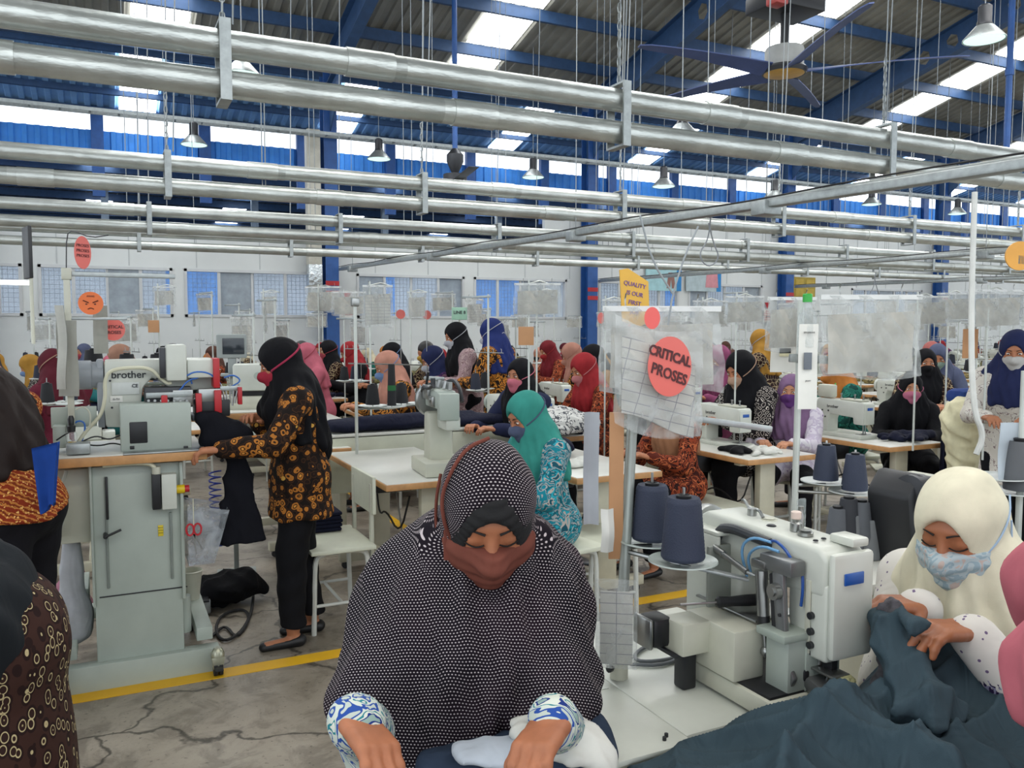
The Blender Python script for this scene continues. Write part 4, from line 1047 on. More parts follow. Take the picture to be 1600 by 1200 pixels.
def proto_cone(m, h=.135, r=.046):
    o = thing('thread_cone', None, 'thread cone')
    mb = MB(); mb.lathe([(.018, .0), (r, .003), (r + .001, .02), (r * .72, h - .004), (r * .68, h), (.014, h - .001)], 20); mb.build('wound_thread', m, o)
    mb = MB(); mb.lathe([(.013, h - .01), (.016, h + .006), (.012, h + .008)], 12); mb.build('cone_core', black, o); return freeze(o)
def bag_mesh(seed, W=.30, H=.22):
    r = np.random.RandomState(seed); nx, nz = 16, 12; vs = []; fs = []
    for side in (-1, 1):
        for j in range(nz + 1):
            for i in range(nx + 1):
                u = i / nx - .5; v = j / nz
                e = 1 - (2 * abs(u)) ** 4; y = side * .010 * e * (1 - v) ** .5 + .014 * math.sin(u * 9 + seed + v * 3) * (1 - v) + .006 * math.sin(u * 23 + v * 17 + seed)
                vs.append((u * W * (1 + .04 * math.sin(v * 5 + seed)), y, -H * (1 - v) + .008 * math.sin(u * 7 + seed * 2) * (1 - v)))
    n = (nx + 1) * (nz + 1)
    for s_ in (0, 1):
        for j in range(nz):
            for i in range(nx):
                a = s_ * n + j * (nx + 1) + i; q = (a, a + 1, a + nx + 2, a + nx + 1); fs.append(q if s_ else q[::-1])
    me = bpy.data.meshes.new('sleeve'); me.from_pydata(vs, [], fs); me.materials.append(film); me.shade_smooth(); return me
def form_mat():
    t = NT('printed_form'); t.b.inputs['Roughness'].default_value = .7; c = t.tc()
    br = t.node('ShaderNodeTexBrick'); br.inputs['Scale'].default_value = 11; br.inputs['Mortar Size'].default_value = .011; br.offset = 0; br.inputs['Color1'].default_value = S('B9B8B1'); br.inputs['Color2'].default_value = S('B9B8B1'); br.inputs['Mortar'].default_value = S('808086')
    mp = t.node('ShaderNodeMapping'); mp.inputs['Rotation'].default_value = (R(90), 0, 0); t.link(c, mp.inputs[0]); t.link(mp.outputs[0], br.inputs['Vector'])
    t.col(br.outputs['Color']); MATS['form'] = t.m; return t.m
form = form_mat()
def proto_bag(seed, W=.30, H=.22, m=None):
    o = thing('document_bag', None, 'plastic bag')
    mb = MB(); r = random.Random(seed); nx = 12
    vs = []; fs = []
    for j in range(5):
        for i in range(nx + 1):
            u = i / nx - .5; v = j / 4; vs.append((u * W * .84, .004 * math.sin(u * 8 + seed) + .012 * math.sin(u * 9 + seed + v * 3) * (1 - v), -H * .93 + H * .72 * v + .01 * u))
    for j in range(4):
        for i in range(nx): a = j * (nx + 1) + i; fs.append((a, a + 1, a + nx + 2, a + nx + 1))
    mb.add(vs, fs); mb.build('form_sheet', m or form, o)
    ob('sleeve', bag_mesh(seed, W, H), o)
    mb = MB(); mb.box((0, 0, -.004), (W * .98, .004, .014)); mb.build('header_strip', mat('strip_white', 'D2D4D2', .4), o)
    for s_ in (-1, 1): mb = MB(); mb.tube([(s_ * W * .3, 0, -.006), (s_ * W * .3, .012, .02), (s_ * W * .3, 0, .035)], .002, 5, smooth=1); mb.build('hook', steel, o)
    return freeze(o)
def pile_mesh(name, seed, dims, m, res=.011, n=9, fold=.012):
    r = np.random.RandomState(seed); s = SDF(); X, Y, Z = dims
    for i in range(n):
        a = r.uniform(-1, 1, 2) * (X * .32, Y * .3); b = a + r.normal(size=2) * (X * .22, Y * .2); z = r.uniform(.25, .8) * Z
        s.cone((a[0], a[1], z * .6), (b[0], b[1], z * .5), Z * r.uniform(.3, .55), Z * r.uniform(.2, .5), .03, 'u', (1.3, 1.2, .8))
    s.fn(lambda x, y, z: -z + 0 * x + 0 * y + .0005, k=.004)
    return md_mesh(name, s.mesh_data(res, ridge(seed, fold, 22)), m)
def proto_pile(name, lab, seed, dims, m, res=.011, n=9, cat='fabric pile'):
    o = ob(name, pile_mesh(name, seed, dims, m, res, n)); tag(o, lab, cat); return freeze(o)
PM = [proto_machine(0), proto_machine(1)]; PO = proto_overlock(); PF = proto_feed_arm(); PT = proto_table(); PTL = proto_table(1.3, .62)
PS = proto_stool(); PSB = proto_stool(True)
PD2 = proto_stand(2, 1.12, .34); PD3 = proto_stand(3, .95, .34); PD0 = proto_stand(2, 1.3, .34)
CN = proto_cone(thread_n); CB = proto_cone(thread_b); CG = proto_cone(thread_g, .12, .034)
BG = [proto_bag(k, W, H, mat('folded_paper', 'AEACA4', .8, var=.10, vscale=12) if k in (0, 2) else None) for k, (W, H) in enumerate(((.32, .22), (.22, .30), (.36, .24), (.25, .22)))]
khaki = batik('khaki_camouflage', [(0, '5A5236'), (.35, '8B7B50'), (.5, '3F3B28'), (.62, 'A08C60')], 9, 'MAGIC', .1)
olive = batik('olive_camouflage', [(0, '4A5034'), (.38, '6E6A42'), (.5, '37352A'), (.6, '8A7B55')], 9, 'MAGIC', .1)
whitec = cloth('white_fabric', 'CFCFC8'); creamc = cloth('cream_fabric', 'D8D2B0')
PK = [proto_pile('fabric_pile', None, 11 + k, (.55, .40, (.14, .18, .12)[k]), (khaki, olive, khaki)[k], .013) for k in range(3)]
PN = [proto_pile('fabric_pile', None, 21 + k, ((.5, .4, .10), (.36, .3, .07))[k], navyc, .011) for k in range(2)]
PW = proto_pile('fabric_pile', None, 31, (.3, .22, .06), whitec, .01)
# ---------------------------------------------------------------- clothing materials
def hj(n, c, **k): return cloth('hijab_' + n, c, **k)
H_black = hj('black', '0E0E12', fold=.2)
base = dict(skin=skin, tunic=cloth('tunic_base', '6A3040'), legs=blackc, shoe=mat('black_shoe', '121214', .5, var=0), hijab=cloth('hijab_base', '303040'), mask=cloth('mask_base', '9AB0C8', fold=.15))
# patterns
bt = {
 'brownfloral': batik('batik_brown_circles', [(0, 'C8893A'), (.16, '2A1A10'), (.25, 'A5682A'), (.42, '20130D'), (.55, '3A2414'), (.62, '160E0A')], 26, 'F1', .03, 20, over=(9, 'C89A48', .10)),
 'lereng': batik('batik_diagonal_orange', [(0, '7A2A12'), (.32, 'B06028'), (.42, 'C88A4A'), (.55, '3A1A10'), (.62, 'B5702F'), (.85, '6E2A12')], 9, 'WAVE', .02, 60, rot=(0, 0.9, 0.0), over=(75, 'D8A860', .28)),
 'bluepaisley': batik('batik_blue_white_scroll', [(0, 'B9C2B8'), (.40, '2D4E98'), (.455, 'C8CFC4'), (.52, '2F7F88'), (.56, 'D2D6CA'), (.63, '20357A'), (.68, '8FA8A0')], 13, 'MAGIC', .06, 9),
 'teal': batik('batik_teal_grey', [(0, '1A7C8C'), (.42, '9AA0A0'), (.48, '16606E'), (.55, '2A98A8'), (.62, 'B0A8A0'), (.68, '1A5060')], 14, 'MAGIC', .06, 9),
 'purplegrey': batik('batik_purple', [(0, '3A2050'), (.42, '5E2E62'), (.5, '2C1C40'), (.58, '6A4A58')], 14, 'MAGIC', .06, 9),
 'pinkgrey': batik('batik_pink_grey', [(0, '9C8488'), (.44, '7E6466'), (.5, 'B09A98'), (.58, '8A7276')], 18, 'MAGIC', .06, 9),
 'redbrown': batik('batik_red_brown', [(0, '3A1812'), (.4, '8A3C22'), (.48, '2A120E'), (.55, 'B5603A'), (.62, '5A2418')], 12, 'MAGIC', .06, 9),
 'bw': batik('batik_black_white', [(0, '1A1618'), (.14, 'CFC6BC'), (.2, '1C1718')], 34, 'DISTANCE_TO_EDGE', .02, 12),
 'whitedots': batik('white_spotted', [(0, '6A5A78'), (.17, 'CFCBC4')], 50, 'F1', .01, 9, over=(9, 'B83A5C', .11)),
 'lavprint': batik('white_lavender_print', [(0, '8A6FA0'), (.12, 'D2CBD4'), (.5, 'BDB2C4'), (.7, 'D8D4DA')], 16, 'F1', .08, 20),
 'orangeb': batik('batik_orange_black', [(0, 'B8742A'), (.42, '2A1C14'), (.5, 'C08030'), (.56, '1E1410')], 12, 'MAGIC', .06, 9),
 'darkfloral': batik('batik_dark_floral', [(0, 'B8A680'), (.035, '33201C'), (.22, '261614'), (.4, '3C2620')], 26, 'DISTANCE_TO_EDGE', .04, 9, over=(9, 'A89468', .09)),
 'green': batik('batik_green', [(0, '1E5A50'), (.45, '2A7868'), (.52, '14403A')], 14, 'MAGIC', .06, 9),
 'maroon': cloth('maroon_fabric', '5A1A2A'),
 'blackp': blackc, 'khaki': khaki,
}
colm = lambda n, c: cloth('plain_' + n, c, fold=.22)
def mm_of(h, m, t, l=None, skin_=None):
    d = {'hijab_base': h, 'mask_base': m, 'tunic_base': t}
    if l: d['black_fabric'] = l
    if skin_: d['skin'] = skin_
    return d
PA, JA = person('person', dict(seat=.46, lean=10, pitch=22, hl=(-.13, .40, .80), hr=(.10, .40, .80), strap='over', srad=.0032), base, .013)
PB, JB = person('person', dict(seat=.46, lean=8, pitch=4, yaw=0, hl=(-.06, .42, .78), hr=(.16, .40, .78), strap='over', srad=.003), base, .013)
PC, JC = person('person', dict(lean=6, pitch=18, hl=(-.12, .33, 1.0), hr=(.12, .33, 1.0), foot=(-.05, .08), strap='over', srad=.003), base, .014)
PE, JE = person('person', dict(seat=.46, lean=12, pitch=26, hl=(-.13, .40, .80), hr=(.12, .40, .80)), base, .022, .009, 0)
PG, JG = person('person', dict(seat=.46, lean=6, pitch=8, yaw=25, hl=(-.2, .36, .80), hr=(.05, .42, .80)), base, .022, .009, 0)
hairm = mat('black_hair', '14100E', .5, var=0)
base_hair = dict(base); base_hair['hijab'] = None; base_hair['hair'] = hairm
PH, JH = person('person', dict(seat=.46, lean=10, pitch=20), base_hair, .022, .009, 0)
def place(tree, J, px, py, d, rz, label, mm=None, group=None, seated=True, k=None, dz=0):
    """put a figure so that the crown of its head is at depth d on the ray through (px, py), its feet on the floor"""
    p = PD(px, py, d); top = J['hc'][2] + .125
    k = k or min(1.14, max(.86, p.z / top)); off = RZ(rz) @ Vector((J['hc'][0] * k, J['hc'][1] * k, 0))
    return dup(tree, (p.x - off.x, p.y - off.y, dz), rz, label, group, mm, k)
# ------------------- people who are told apart
C_ = colm
LINK[0] = True
def seat_for(o, k=1.0, back=False):
    rz = math.degrees(o.rotation_euler.z); off = RZ(rz) @ Vector((0, -.03, 0))
    s = dup(PSB if back else PS, (o.location.x + off.x, o.location.y + off.y, 0), rz, None, 'work stools under the seated workers'); s['label'] = 'pale work stool with white tube legs under a seated worker'; s.scale = (.95, .95, .46 * o.scale[0] / .451); return s
people = [
 # tree J px py depth rz label hijab mask tunic skin
 (PA, JA, 605, 549, 7.4, 88, 'seated woman in salmon hijab and blue mask with orange batik, before the first blue column', C_('salmon', 'C88A74'), C_('maskblue', '6F90C0'), bt['orangeb']),
 (PA, JA, 676, 541, 8.3, 84, 'seated woman in navy hijab with white mask and purple batik sleeves', C_('navy', '232C58'), C_('maskwhite', 'B9BCC4'), bt['purplegrey']),
 (PC, JC, 712, 504, 8.0, 86, 'standing woman in black hijab with pinkish grey printed tunic and white mask', H_black, C_('maskwhite', ''), bt['pinkgrey']),
 (PC, JC, 768, 498, 7.6, 35, 'standing woman in royal blue hijab seen from behind with orange and black batik', C_('royal', '1C2F72'), C_('maskwhite', ''), bt['orangeb']),
 (PB, JB, 812, 560, 6.4, 112, 'seated woman in black hijab with a bright pink mask raising her hand', H_black, C_('maskpink', 'DC7286'), C_('bluedark', '232A4C')),
 (PA, JA, 912, 552, 7.0, 92, 'seated woman in bright red hijab and pink mask with dark red batik', C_('redh', 'A81822'), C_('masksal', 'C87878'), bt['redbrown']),
 (PA, JA, 926, 529, 8.6, 84, 'seated woman in black hijab with dark blue mask and yellow collar', H_black, C_('masknavy', '232C44'), C_('yellowt', 'B07A20')),
 (PA, JA, 893, 519, 9.6, 60, 'seated woman in salmon hijab with orange print behind the red hijab', C_('salmon', ''), C_('salmon', ''), bt['orangeb']),
 (PA, JA, 1158, 543, 6.2, 93, 'seated woman in black hijab with beige mask and black and white batik', H_black, C_('maskpeach', 'C0987C'), bt['bw']),
 (PA, JA, 1124, 534, 8.2, 92, 'seated woman in magenta hijab and mask bending over a blue tray', C_('magenta', '9A4470'), C_('mauve', '7A3A66'), C_('magenta', '')),
 (PC, JC, 1188, 515, 8.6, 20, 'standing woman in mustard yellow hijab seen from behind', C_('mustard', 'B8841C'), C_('maskwhite', ''), bt['darkfloral']),
 (PA, JA, 1303, 553, 7.2, 70, 'seated woman in orange hijab and green batik under the large plastic bag', C_('orangeh', 'CC7A1C'), C_('orangeh', ''), bt['green']),
 (PB, JB, 1447, 545, 8.0, 143, 'seated woman in black hijab and black mask facing the aisle beside the grey machine', H_black, blackc, bt['darkfloral']),
 (PA, JA, 1466, 536, 9.0, 130, 'woman in slate grey hijab partly hidden behind the black mask', C_('slate', '5A6280'), C_('maskgreen', '8AA090'), C_('slate', '')),
 (PA, JA, 1456, 522, 10.5, 95, 'far woman in coral hijab behind the slate grey hijab', C_('coral', 'C06A64'), C_('coral', ''), bt['redbrown']),
 (PC, JC, 1588, 516, 5.3, 118, 'standing woman in navy hijab with white mask and white printed batik at the edge', C_('navy', ''), C_('maskw2', 'CDCBC6'), batik('white_brown_print', [(0, '4A3038'), (.10, 'C8C2B8'), (.5, 'CDC8BE'), (.6, '8A7A78'), (.66, 'D0CCC4')], 18, 'F1', .1, 20)),
 (PA, JA, 80, 497, 6.6, 40, 'woman in maroon hijab standing behind the brown draped hijab', C_('maroonh', '5E1626'), C_('maskpeach', ''), bt['maroon']),
 (PA, JA, 186, 524, 8.6, 92, 'seated woman in teal and cream clothing with peach hijab behind the buttonhole machine', C_('peach', 'B08068'), C_('maskpeach', ''), C_('tealt', '1F7A7C')),
 (PA, JA, 268, 504, 8.8, 95, 'seated woman in black cap-like hijab before the third window', H_black, blackc, bt['bw']),
 (PA, JA, 478, 520, 9.4, 92, 'seated woman in candy pink hijab behind the standing worker', C_('pinkh', 'D06478'), C_('maskred', 'A83848'), C_('pinkh', '')),
 (PA, JA, 440, 522, 9.8, 20, 'woman in cream hijab seen from behind near the pink hijab', C_('creamh', 'CFC4A4'), C_('creamh', ''), bt['khaki']),
 (PB, JB, 511, 507, 10.6, 100, 'woman in black hijab with red mask by the foil duct', H_black, C_('maskred', ''), bt['darkfloral']),
 (PA, JA, 546, 522, 10.4, 92, 'woman in scarlet hijab bent low beside the first blue column', C_('redh', ''), C_('redh', ''), blackc),
 (PA, JA, 612, 521, 9.8, 92, 'woman in black hijab with light blue mask behind the hanging bags', H_black, C_('maskblue', ''), blackc),
 (PH, JH, 665, 514, 10.8, 92, 'woman with dark hair and yellow mask near the first windows', None, C_('masky', 'C8A030'), bt['darkfloral']),
 (PH, JH, 470, 508, 11.0, 95, 'woman with dark brown hair behind the pink hijab', None, C_('maskred', ''), bt['maroon']),
 (PC, JC, 1074, 503, 10.5, 95, 'standing woman in black hijab behind the round red tag', H_black, C_('maskred', ''), bt['orangeb']),
 (PA, JA, 1104, 515, 10.8, 92, 'woman in scarlet hijab behind the magenta hijab', C_('redh', ''), blackc, blackc),
 (PA, JA, 856, 516, 11.5, 92, 'woman in dark red hijab beyond the hanging bags by the second column', C_('dred', '7A1420'), C_('redh', ''), bt['redbrown']),
 (PC, JC, 1010, 505, 9.6, 95, 'standing woman in grey print hijab partly hidden by the critical tag bag', bt['bw'], C_('maskred', ''), bt['maroon']),
]
OCCP = []
for t in people:
    tree, J, px, py, d, rz, lab, h, m, tu = t
    o = place(tree, J, px, py, d, rz, lab, mm_of(h, m, tu) if h else {'mask_base': m, 'tunic_base': tu})
    if tree is not PC: seat_for(o)
    OCCP.append((o.location.x, o.location.y, tree is PC))
# lavender and pink-mask workers look at the camera
o = place(PB, JB, 1236, 585, 6.1, 128, 'seated woman in lavender hijab and purple mask looking towards the aisle', mm_of(C_('lavender', '8E6A92'), C_('maskpurple', '6A3680'), bt['lavprint'], None, skin2)); seat_for(o)
o = place(PB, JB, 1424, 583, 6.6, 138, 'seated woman in black hijab and pink surgical mask reaching to her machine', mm_of(H_black, C_('masksurg', 'CF6E8E'), blackc, None, skin2)); seat_for(o)
# ---------------------------------------------------------------- stations
OCC = []
def station(x, y, row, kind, lab, grp, cones=2, stand=PD2, bag=None, pile=None, mm=None, near=False, rz=90):
    """table centred at (x, y); returns None. Operator side is towards +x"""
    M = T(x, y, 0) @ RZ(rz)
    def at_(lx, ly, z=0): v = M @ Vector((lx, ly, z)); return (v.x, v.y, v.z)
    dup(PT, (x, y, 0), rz, 'white-topped machine table with wooden edge ' + lab, 'machine tables ' + grp)
    tz = .7545
    if kind is not None: dup(kind, at_(-.08, .02, tz), rz, ('overlock machine ' if kind is PO else 'white sewing machine ') + lab, 'sewing machines ' + grp)
    if stand is not None:
        dup(stand, at_(.44, .2, tz), rz + 20, 'thread stand with pole and disc trays ' + lab, 'thread stands ' + grp)
        for k in range(cones):
            a = R(-30 + 100 * k); q = M @ T(.44, .2, tz) @ RZ(20) @ Vector((.12 * math.cos(a), .12 * math.sin(a), .306))
            dup((CN, CB)[(row + k) % 2], q, 0, 'dark thread cone on a disc tray ' + lab, 'thread cones ' + grp)
        if bag is not None:
            top = {id(PD2): 1.12, id(PD3): .95, id(PD0): 1.3}[id(stand)]
            q = M @ T(.44, .2, tz) @ RZ(20) @ Vector((.15, .018, top - .035)); dup(bag, q, rz - 60 + 50 * ((row * 7 + int(x * 10)) % 3 - 1), 'clear document bag hung from a stand ' + lab, 'document bags ' + grp)
    if pile is not None: dup(pile, at_(-.3, -.12, tz), rz + 40 * (row % 3), 'loose fabric pile on the table ' + lab, 'fabric piles ' + grp)
rs = random.Random(12)
hj_cols = [C_('navy', ''), H_black, C_('redh', ''), C_('salmon', ''), C_('creamh', ''), C_('pinkh', ''), C_('mustard', ''), C_('slate', ''), C_('maroonh', ''), C_('tealh', '2A8A84'), C_('brownh', '5A3A2E'), C_('orangeh', '')]
hj_n = ['navy', 'black', 'scarlet', 'salmon', 'cream', 'candy pink', 'mustard', 'slate grey', 'maroon', 'teal', 'brown', 'orange']
mk_c = [C_('maskwhite', ''), C_('maskred', ''), C_('maskblue', ''), blackc, C_('maskpink', '')]
tu_c = [bt['orangeb'], bt['redbrown'], bt['purplegrey'], bt['pinkgrey'], bt['darkfloral'], bt['bw'], bt['khaki'], bt['green']]
rowdef = [(6.25, 'behind the aisle tables', 'behind the aisle tables'), (7.75, 'under the second ducts', 'under the second ducts'), (9.25, 'past the second ducts', 'past the second ducts'),
          (10.75, 'past the third ducts', 'past the third ducts'), (12.25, 'before the fourth ducts', 'before the fourth ducts'), (13.75, 'close to the windows', 'close to the windows'), (15.0, 'against the window wall', 'against the window wall')]
TAB = [(2.25, 6.0)]
for (px_, py_, st_) in OCCP:
    if st_ or py_ < 5.9: continue
    ri = min(6, max(0, round((py_ - 6.25) / 1.5))); lab, grp = rowdef[ri][1:]
    if any(abs(px_ - .62 - a) < .66 and abs(py_ - b) < 1.15 for a, b in TAB): continue
    TAB.append((px_ - .62, py_)); station(px_ - .62, py_ + .05, len(TAB), rs.choice((PM[0], PM[0], PM[1])), lab, grp, 2, rs.choice((PD2, PD3)), rs.choice(BG + [None]), rs.choice(PN + [None]))
for ri, (Y, lab, grp) in enumerate(rowdef):
    x = -.12 * Y - .3 + .4 * (ri % 2); xe = 1.62 * Y + .5; k = 0
    while x < xe:
        if any(abs(x - a) < .72 and abs(Y - b) < 1.18 for a, b in TAB) or any(abs(x - a) < .48 and abs(Y - b) < .75 for a, b, c in OCCP): x += .25; continue
        TAB.append((x, Y))
        far = ri >= 3; kind = rs.choice((PM[0], PM[0], PM[1], PO) if not far else (PM[0], PO, PM[0]))
        bag = rs.choice(BG + [None]) if ri in (0, 1, 2) else (rs.choice(BG + [None, None]))
        pile = (rs.choice(PN + [PW, None]) if ri < 2 else rs.choice(PK + [None]))
        if ri == 0 and x > 8.2: bag = None
        station(x, Y + rs.uniform(-.05, .05), ri * 3 + k, kind, lab, grp, 2 if ri < 3 else rs.choice((0, 2)), rs.choice((PD2, PD3, PD0)) if ri < 4 else rs.choice((PD2, None)), bag, pile)
        if (ri >= 3 and rs.random() < .7 or (ri == 2 and rs.random() < .3)) and not any(abs(x + .62 - a) < .5 and abs(Y - b) < .6 for a, b, c in OCCP):
            c = rs.randrange(len(hj_cols)); mk = rs.choice(mk_c); tu = rs.choice(tu_c); tr = PE if rs.random() < .7 else PG
            o = dup(tr, (x + .62, Y - .05, 0), 90 + rs.uniform(-12, 14), 'distant seated worker in %s hijab %s' % (hj_n[c], lab), None, mm_of(hj_cols[c], mk, tu), rs.uniform(.97, 1.08))
            o['group'] = 'distant %s hijab workers %s' % (hj_n[c], grp)
        if far: 
            dup(rs.choice(PK), (x + .02, Y + .36, .7545), rs.uniform(0, 180), 'khaki camouflage fabric heap on the table ' + lab, 'khaki fabric heaps ' + grp)
            if rs.random() < .6: dup(rs.choice(PK), (x - .02, Y - .34, .7545), rs.uniform(0, 180), 'khaki camouflage fabric heap on the table ' + lab, 'khaki fabric heaps ' + grp)
        x += 1.25 + .08 * rs.random(); k += 1
# ---------------------------------------------------------------- aisle line: tables told apart one by one
def tbl(x, y, lab, L=None): return dup(PTL if L else PT, (x, y, 0), 90, lab)
tbl(1.63, 4.86, 'white-topped table in the aisle carrying the cylinder-arm machine', 1)
tbl(2.62, 4.50, 'white-topped table in the aisle with white and navy cut pieces', 0)
tbl(3.92, 4.58, 'white-topped table where the lavender hijab worker sits', 0)
tbl(5.20, 4.58, 'white-topped table with navy cloth before the pink surgical mask worker', 0)
tbl(6.75, 4.60, 'white-topped table beside the cream cloth pile', 0)
tbl(8.1, 4.60, 'white-topped table by the woman at the right with white mask'.replace('right', 'edge'), 0)
TZ = .7545
dup(PF, (1.72, 4.46, TZ), 84, 'cylinder-arm sewing machine with steel handwheel on the aisle table', None, None, 1.16)
dup(PM[0], (3.96, 4.66, TZ), 90, 'white sewing machine in front of the black and white batik worker')
dup(PM[1], (5.12, 4.62, TZ), 90, 'white sewing machine with blue badge and top control box')
dup(PM[0], (8.05, 4.7, TZ), 90, 'white sewing machine behind the cream cloth')
dup(PM[0], (2.95, 6.1, TZ), 100, 'white sewing machine just behind the cylinder-arm machine')
# teal, red-brown batik workers
o = place(PA, JA, 822, 612, 4.25, 98, 'seated woman in turquoise hijab and grey-blue mask with teal batik', mm_of(C_('turq', '2FA092'), C_('maskslate', '56607E'), bt['teal'])); seat_for(o)
s_ = dup(PS, (2.42, 3.9, 0), 90, 'pale stool with bent tube legs beside the turquoise hijab worker')
o = place(PA, JA, 1042, 606, 5.45, 95, 'seated woman in orange-brown batik hidden behind the critical tag bag', mm_of(C_('brownskin', 'B07850'), C_('maskpeach', ''), bt['redbrown']))
dup(PS, (3.52, 4.28, 0), 90, 'pale stool between the second and third aisle tables')
dup(PSB, (1.08, 4.42, 0), 90, 'pale stool with backrest in front of the first aisle table')
for k in range(5):
    mb = MB(); mb.rbox((0, 0, .0), (.30, .24, .02), .008, RZ(3 * (k % 3) - 3)); o = mb.build('folded_trousers', navyc, None, T(1.02, 4.66, .464 + .0215 * k))
    tag(o, 'folded navy trousers, %s of the stack on the backed stool' % ('bottom', 'second from bottom', 'middle', 'second from top', 'topmost')[k], 'trousers', 'folded trousers on the stool')
# low bench with navy roll behind the first table
o = thing('bench_cabinet', 'long white bench panel topped with navy cloth behind the first aisle table', 'bench', (2.25, 6.0, 0))
mb = MB(); mb.rbox((0, 0, .82), (1.7, .5, .03), .005); mb.build('top', lamin, o)
mb = MB(); mb.rbox((0, -.24, .62), (1.7, .02, .40), .003); mb.build('front_panel', mat('bench_cream', 'C6C9B6', .45, var=.04), o)
for x in (-.75, .75): mb = MB(); mb.rbox((x, 0, .4), (.05, .4, .8), .005); mb.build('leg', cream, o)
s = SDF(); s.cone((-.8, 0, .045), (.75, .02, .04), .05, .05, .03, 'u', (1, 2.6, 1)); s.cone((-.6, -.05, .09), (.3, .05, .08), .03, .035, .03, 'u', (1, 2, 1)); s.fn(lambda x, y, z: -z + 0 * x + 0 * y, k=.004)
tag(ob('cloth_roll', md_mesh('cloth_roll', s.mesh_data(.011, ridge(4, .01, 12)), navyc), None, T(2.25, 5.9, .836)), 'long navy cloth roll lying on the white bench panel', 'cloth')
# cut pieces, piles on the aisle tables
def pile(name, lab, seed, dims, m, loc, rz=0, n=9, res=.009, cat='fabric'):
    o = ob(name, pile_mesh(name, seed, dims, m, res, n), None, T(*loc) @ RZ(rz)); return tag(o, lab, cat)
pile('fabric_pile', 'navy trousers heaped on the second aisle table', 41, (.46, .40, .16), navyc, (2.62, 4.78, TZ), 20)
pile('fabric_pile', 'white pocket pieces on the second aisle table', 42, (.34, .22, .07), whitec, (2.6, 4.32, TZ), 60)
pile('mesh_bag', 'white and black netted bundle on the back of the second aisle table', 43, (.34, .28, .26), batik('white_black_net', [(0, 'C8C8C4'), (.5, '4A4C52'), (.6, 'D0D0CC')], 14, 'MAGIC', .05, 9), (3.05, 5.5, .80), 0, 8, .010, 'bundle')
pile('fabric_pile', 'white and dark cut pieces under the hands of the lavender hijab worker', 44, (.34, .3, .05), whitec, (3.95, 4.25, TZ), 15)
pile('fabric_pile', 'small black and cream scraps on the third aisle table', 45, (.26, .14, .05), blackc, (3.76, 4.32, TZ), 100)
pile('fabric_pile', 'navy trousers spread on the fourth aisle table', 46, (.55, .42, .09), navyc, (5.32, 4.28, TZ), 30)
# navy cloth falling from the fourth table
def drape(name, lab, p0, p1, h, depth, m, seed=1, folds=7, top=0.0, thick=.02):
    """cloth that hangs from the line p0-p1 down by h"""
    p0, p1 = Vector(p0), Vector(p1); u = (p1 - p0); L = u.length; u.normalize(); n = Vector((u.y, -u.x, 0)); r = random.Random(seed); nx, nz = 36, 16; vs = []; fs = []
    ph = [r.uniform(0, 6) for _ in range(4)]
    for side in (0, 1):
        for j in range(nz + 1):
            v = j / nz
            for i in range(nx + 1):
                t = i / nx; w_ = depth * (.35 + .65 * v) * (math.sin(t * folds * 2 + ph[0] + v * .8) * .5 + .3 * math.sin(t * folds * 4.3 + ph[1] - v) + .2 * math.sin(t * 3 + ph[2]))
                p = p0 + u * (L * ((t - .5) * (1 + top * v) + .5)) + n * (w_ + (side - .5) * thick); vs.append((p.x, p.y, p.z - h * v * (1 + .06 * math.sin(t * 5 + ph[3]))))
    N = (nx + 1) * (nz + 1)
    for s_ in (0, 1):
        for j in range(nz):
            for i in range(nx):
                a = s_ * N + j * (nx + 1) + i; q = (a, a + 1, a + nx + 2, a + nx + 1); fs.append(q if s_ else q[::-1])
    ring = [j * (nx + 1) for j in range(nz + 1)] + [nz * (nx + 1) + i for i in range(1, nx + 1)] + [j * (nx + 1) + nx for j in range(nz - 1, -1, -1)] + [i for i in range(nx - 1, 0, -1)]
    for k in range(len(ring)): a, b = ring[k], ring[(k + 1) % len(ring)]; fs.append((a, b, b + N, a + N))
    me = bpy.data.meshes.new(name); me.from_pydata(vs, [], fs); me.materials.append(m); me.shade_smooth(); o = ob(name, me)
    return tag(o, lab, 'cloth')
drape('hanging_trousers', 'navy trouser leg hanging over the corner of the fourth aisle table', (5.38, 3.98, .80), (5.72, 4.1, .80), .62, .05, navyc, 3)
# cream cloth over a machine and blue pad at the far side
o = thing('pad_stand', 'white stand with a blue padded top draped in cream cloth', 'stand', (5.52, 3.86, 0)); o.scale = (1, 1, 1.14)
mb = MB(); mb.rbox((0, 0, .45), (.10, .10, .9), .01); mb.build('post', white2, o); mb = MB(); mb.rbox((.05, .0, .90), (.42, .2, .08), .03); mb.build('head', white2, o); mb = MB(); mb.rbox((.05, 0, .97), (.46, .16, .09), .04); mb.build('pad', cloth('blue_pad', '2A3F78'), o); mb = MB(); mb.rbox((0, 0, .02), (.4, .4, .04), .01); mb.build('base', white2, o)
s = SDF(); s.ell((0, 0, .34), (.20, .16, .14), None, .05); s.cone((-.05, 0, .3), (-.02, 0, -.02), .16, .12, .05, 'u', (1, .8, 1)); s.cone((.12, 0, .2), (.16, 0, -.12), .09, .07, .04)
o = ob('cream_cloth', md_mesh('cream_cloth', s.mesh_data(.009, ridge(8, .016, 13)), creamc), None, T(5.42, 3.80, .56) @ Matrix.Diagonal((.95, 1, 1.15, 1))); tag(o, 'bunched cream cloth hanging off the white pad stand', 'cloth')
s = SDF(); s.cone((0, 0, .5), (.1, 0, .05), .12, .20, .05, 'u', (1, .7, 1)); s.cone((.25, 0, .35), (.25, 0, .05), .10, .2, .05, 'u', (1.2, .8, 1))
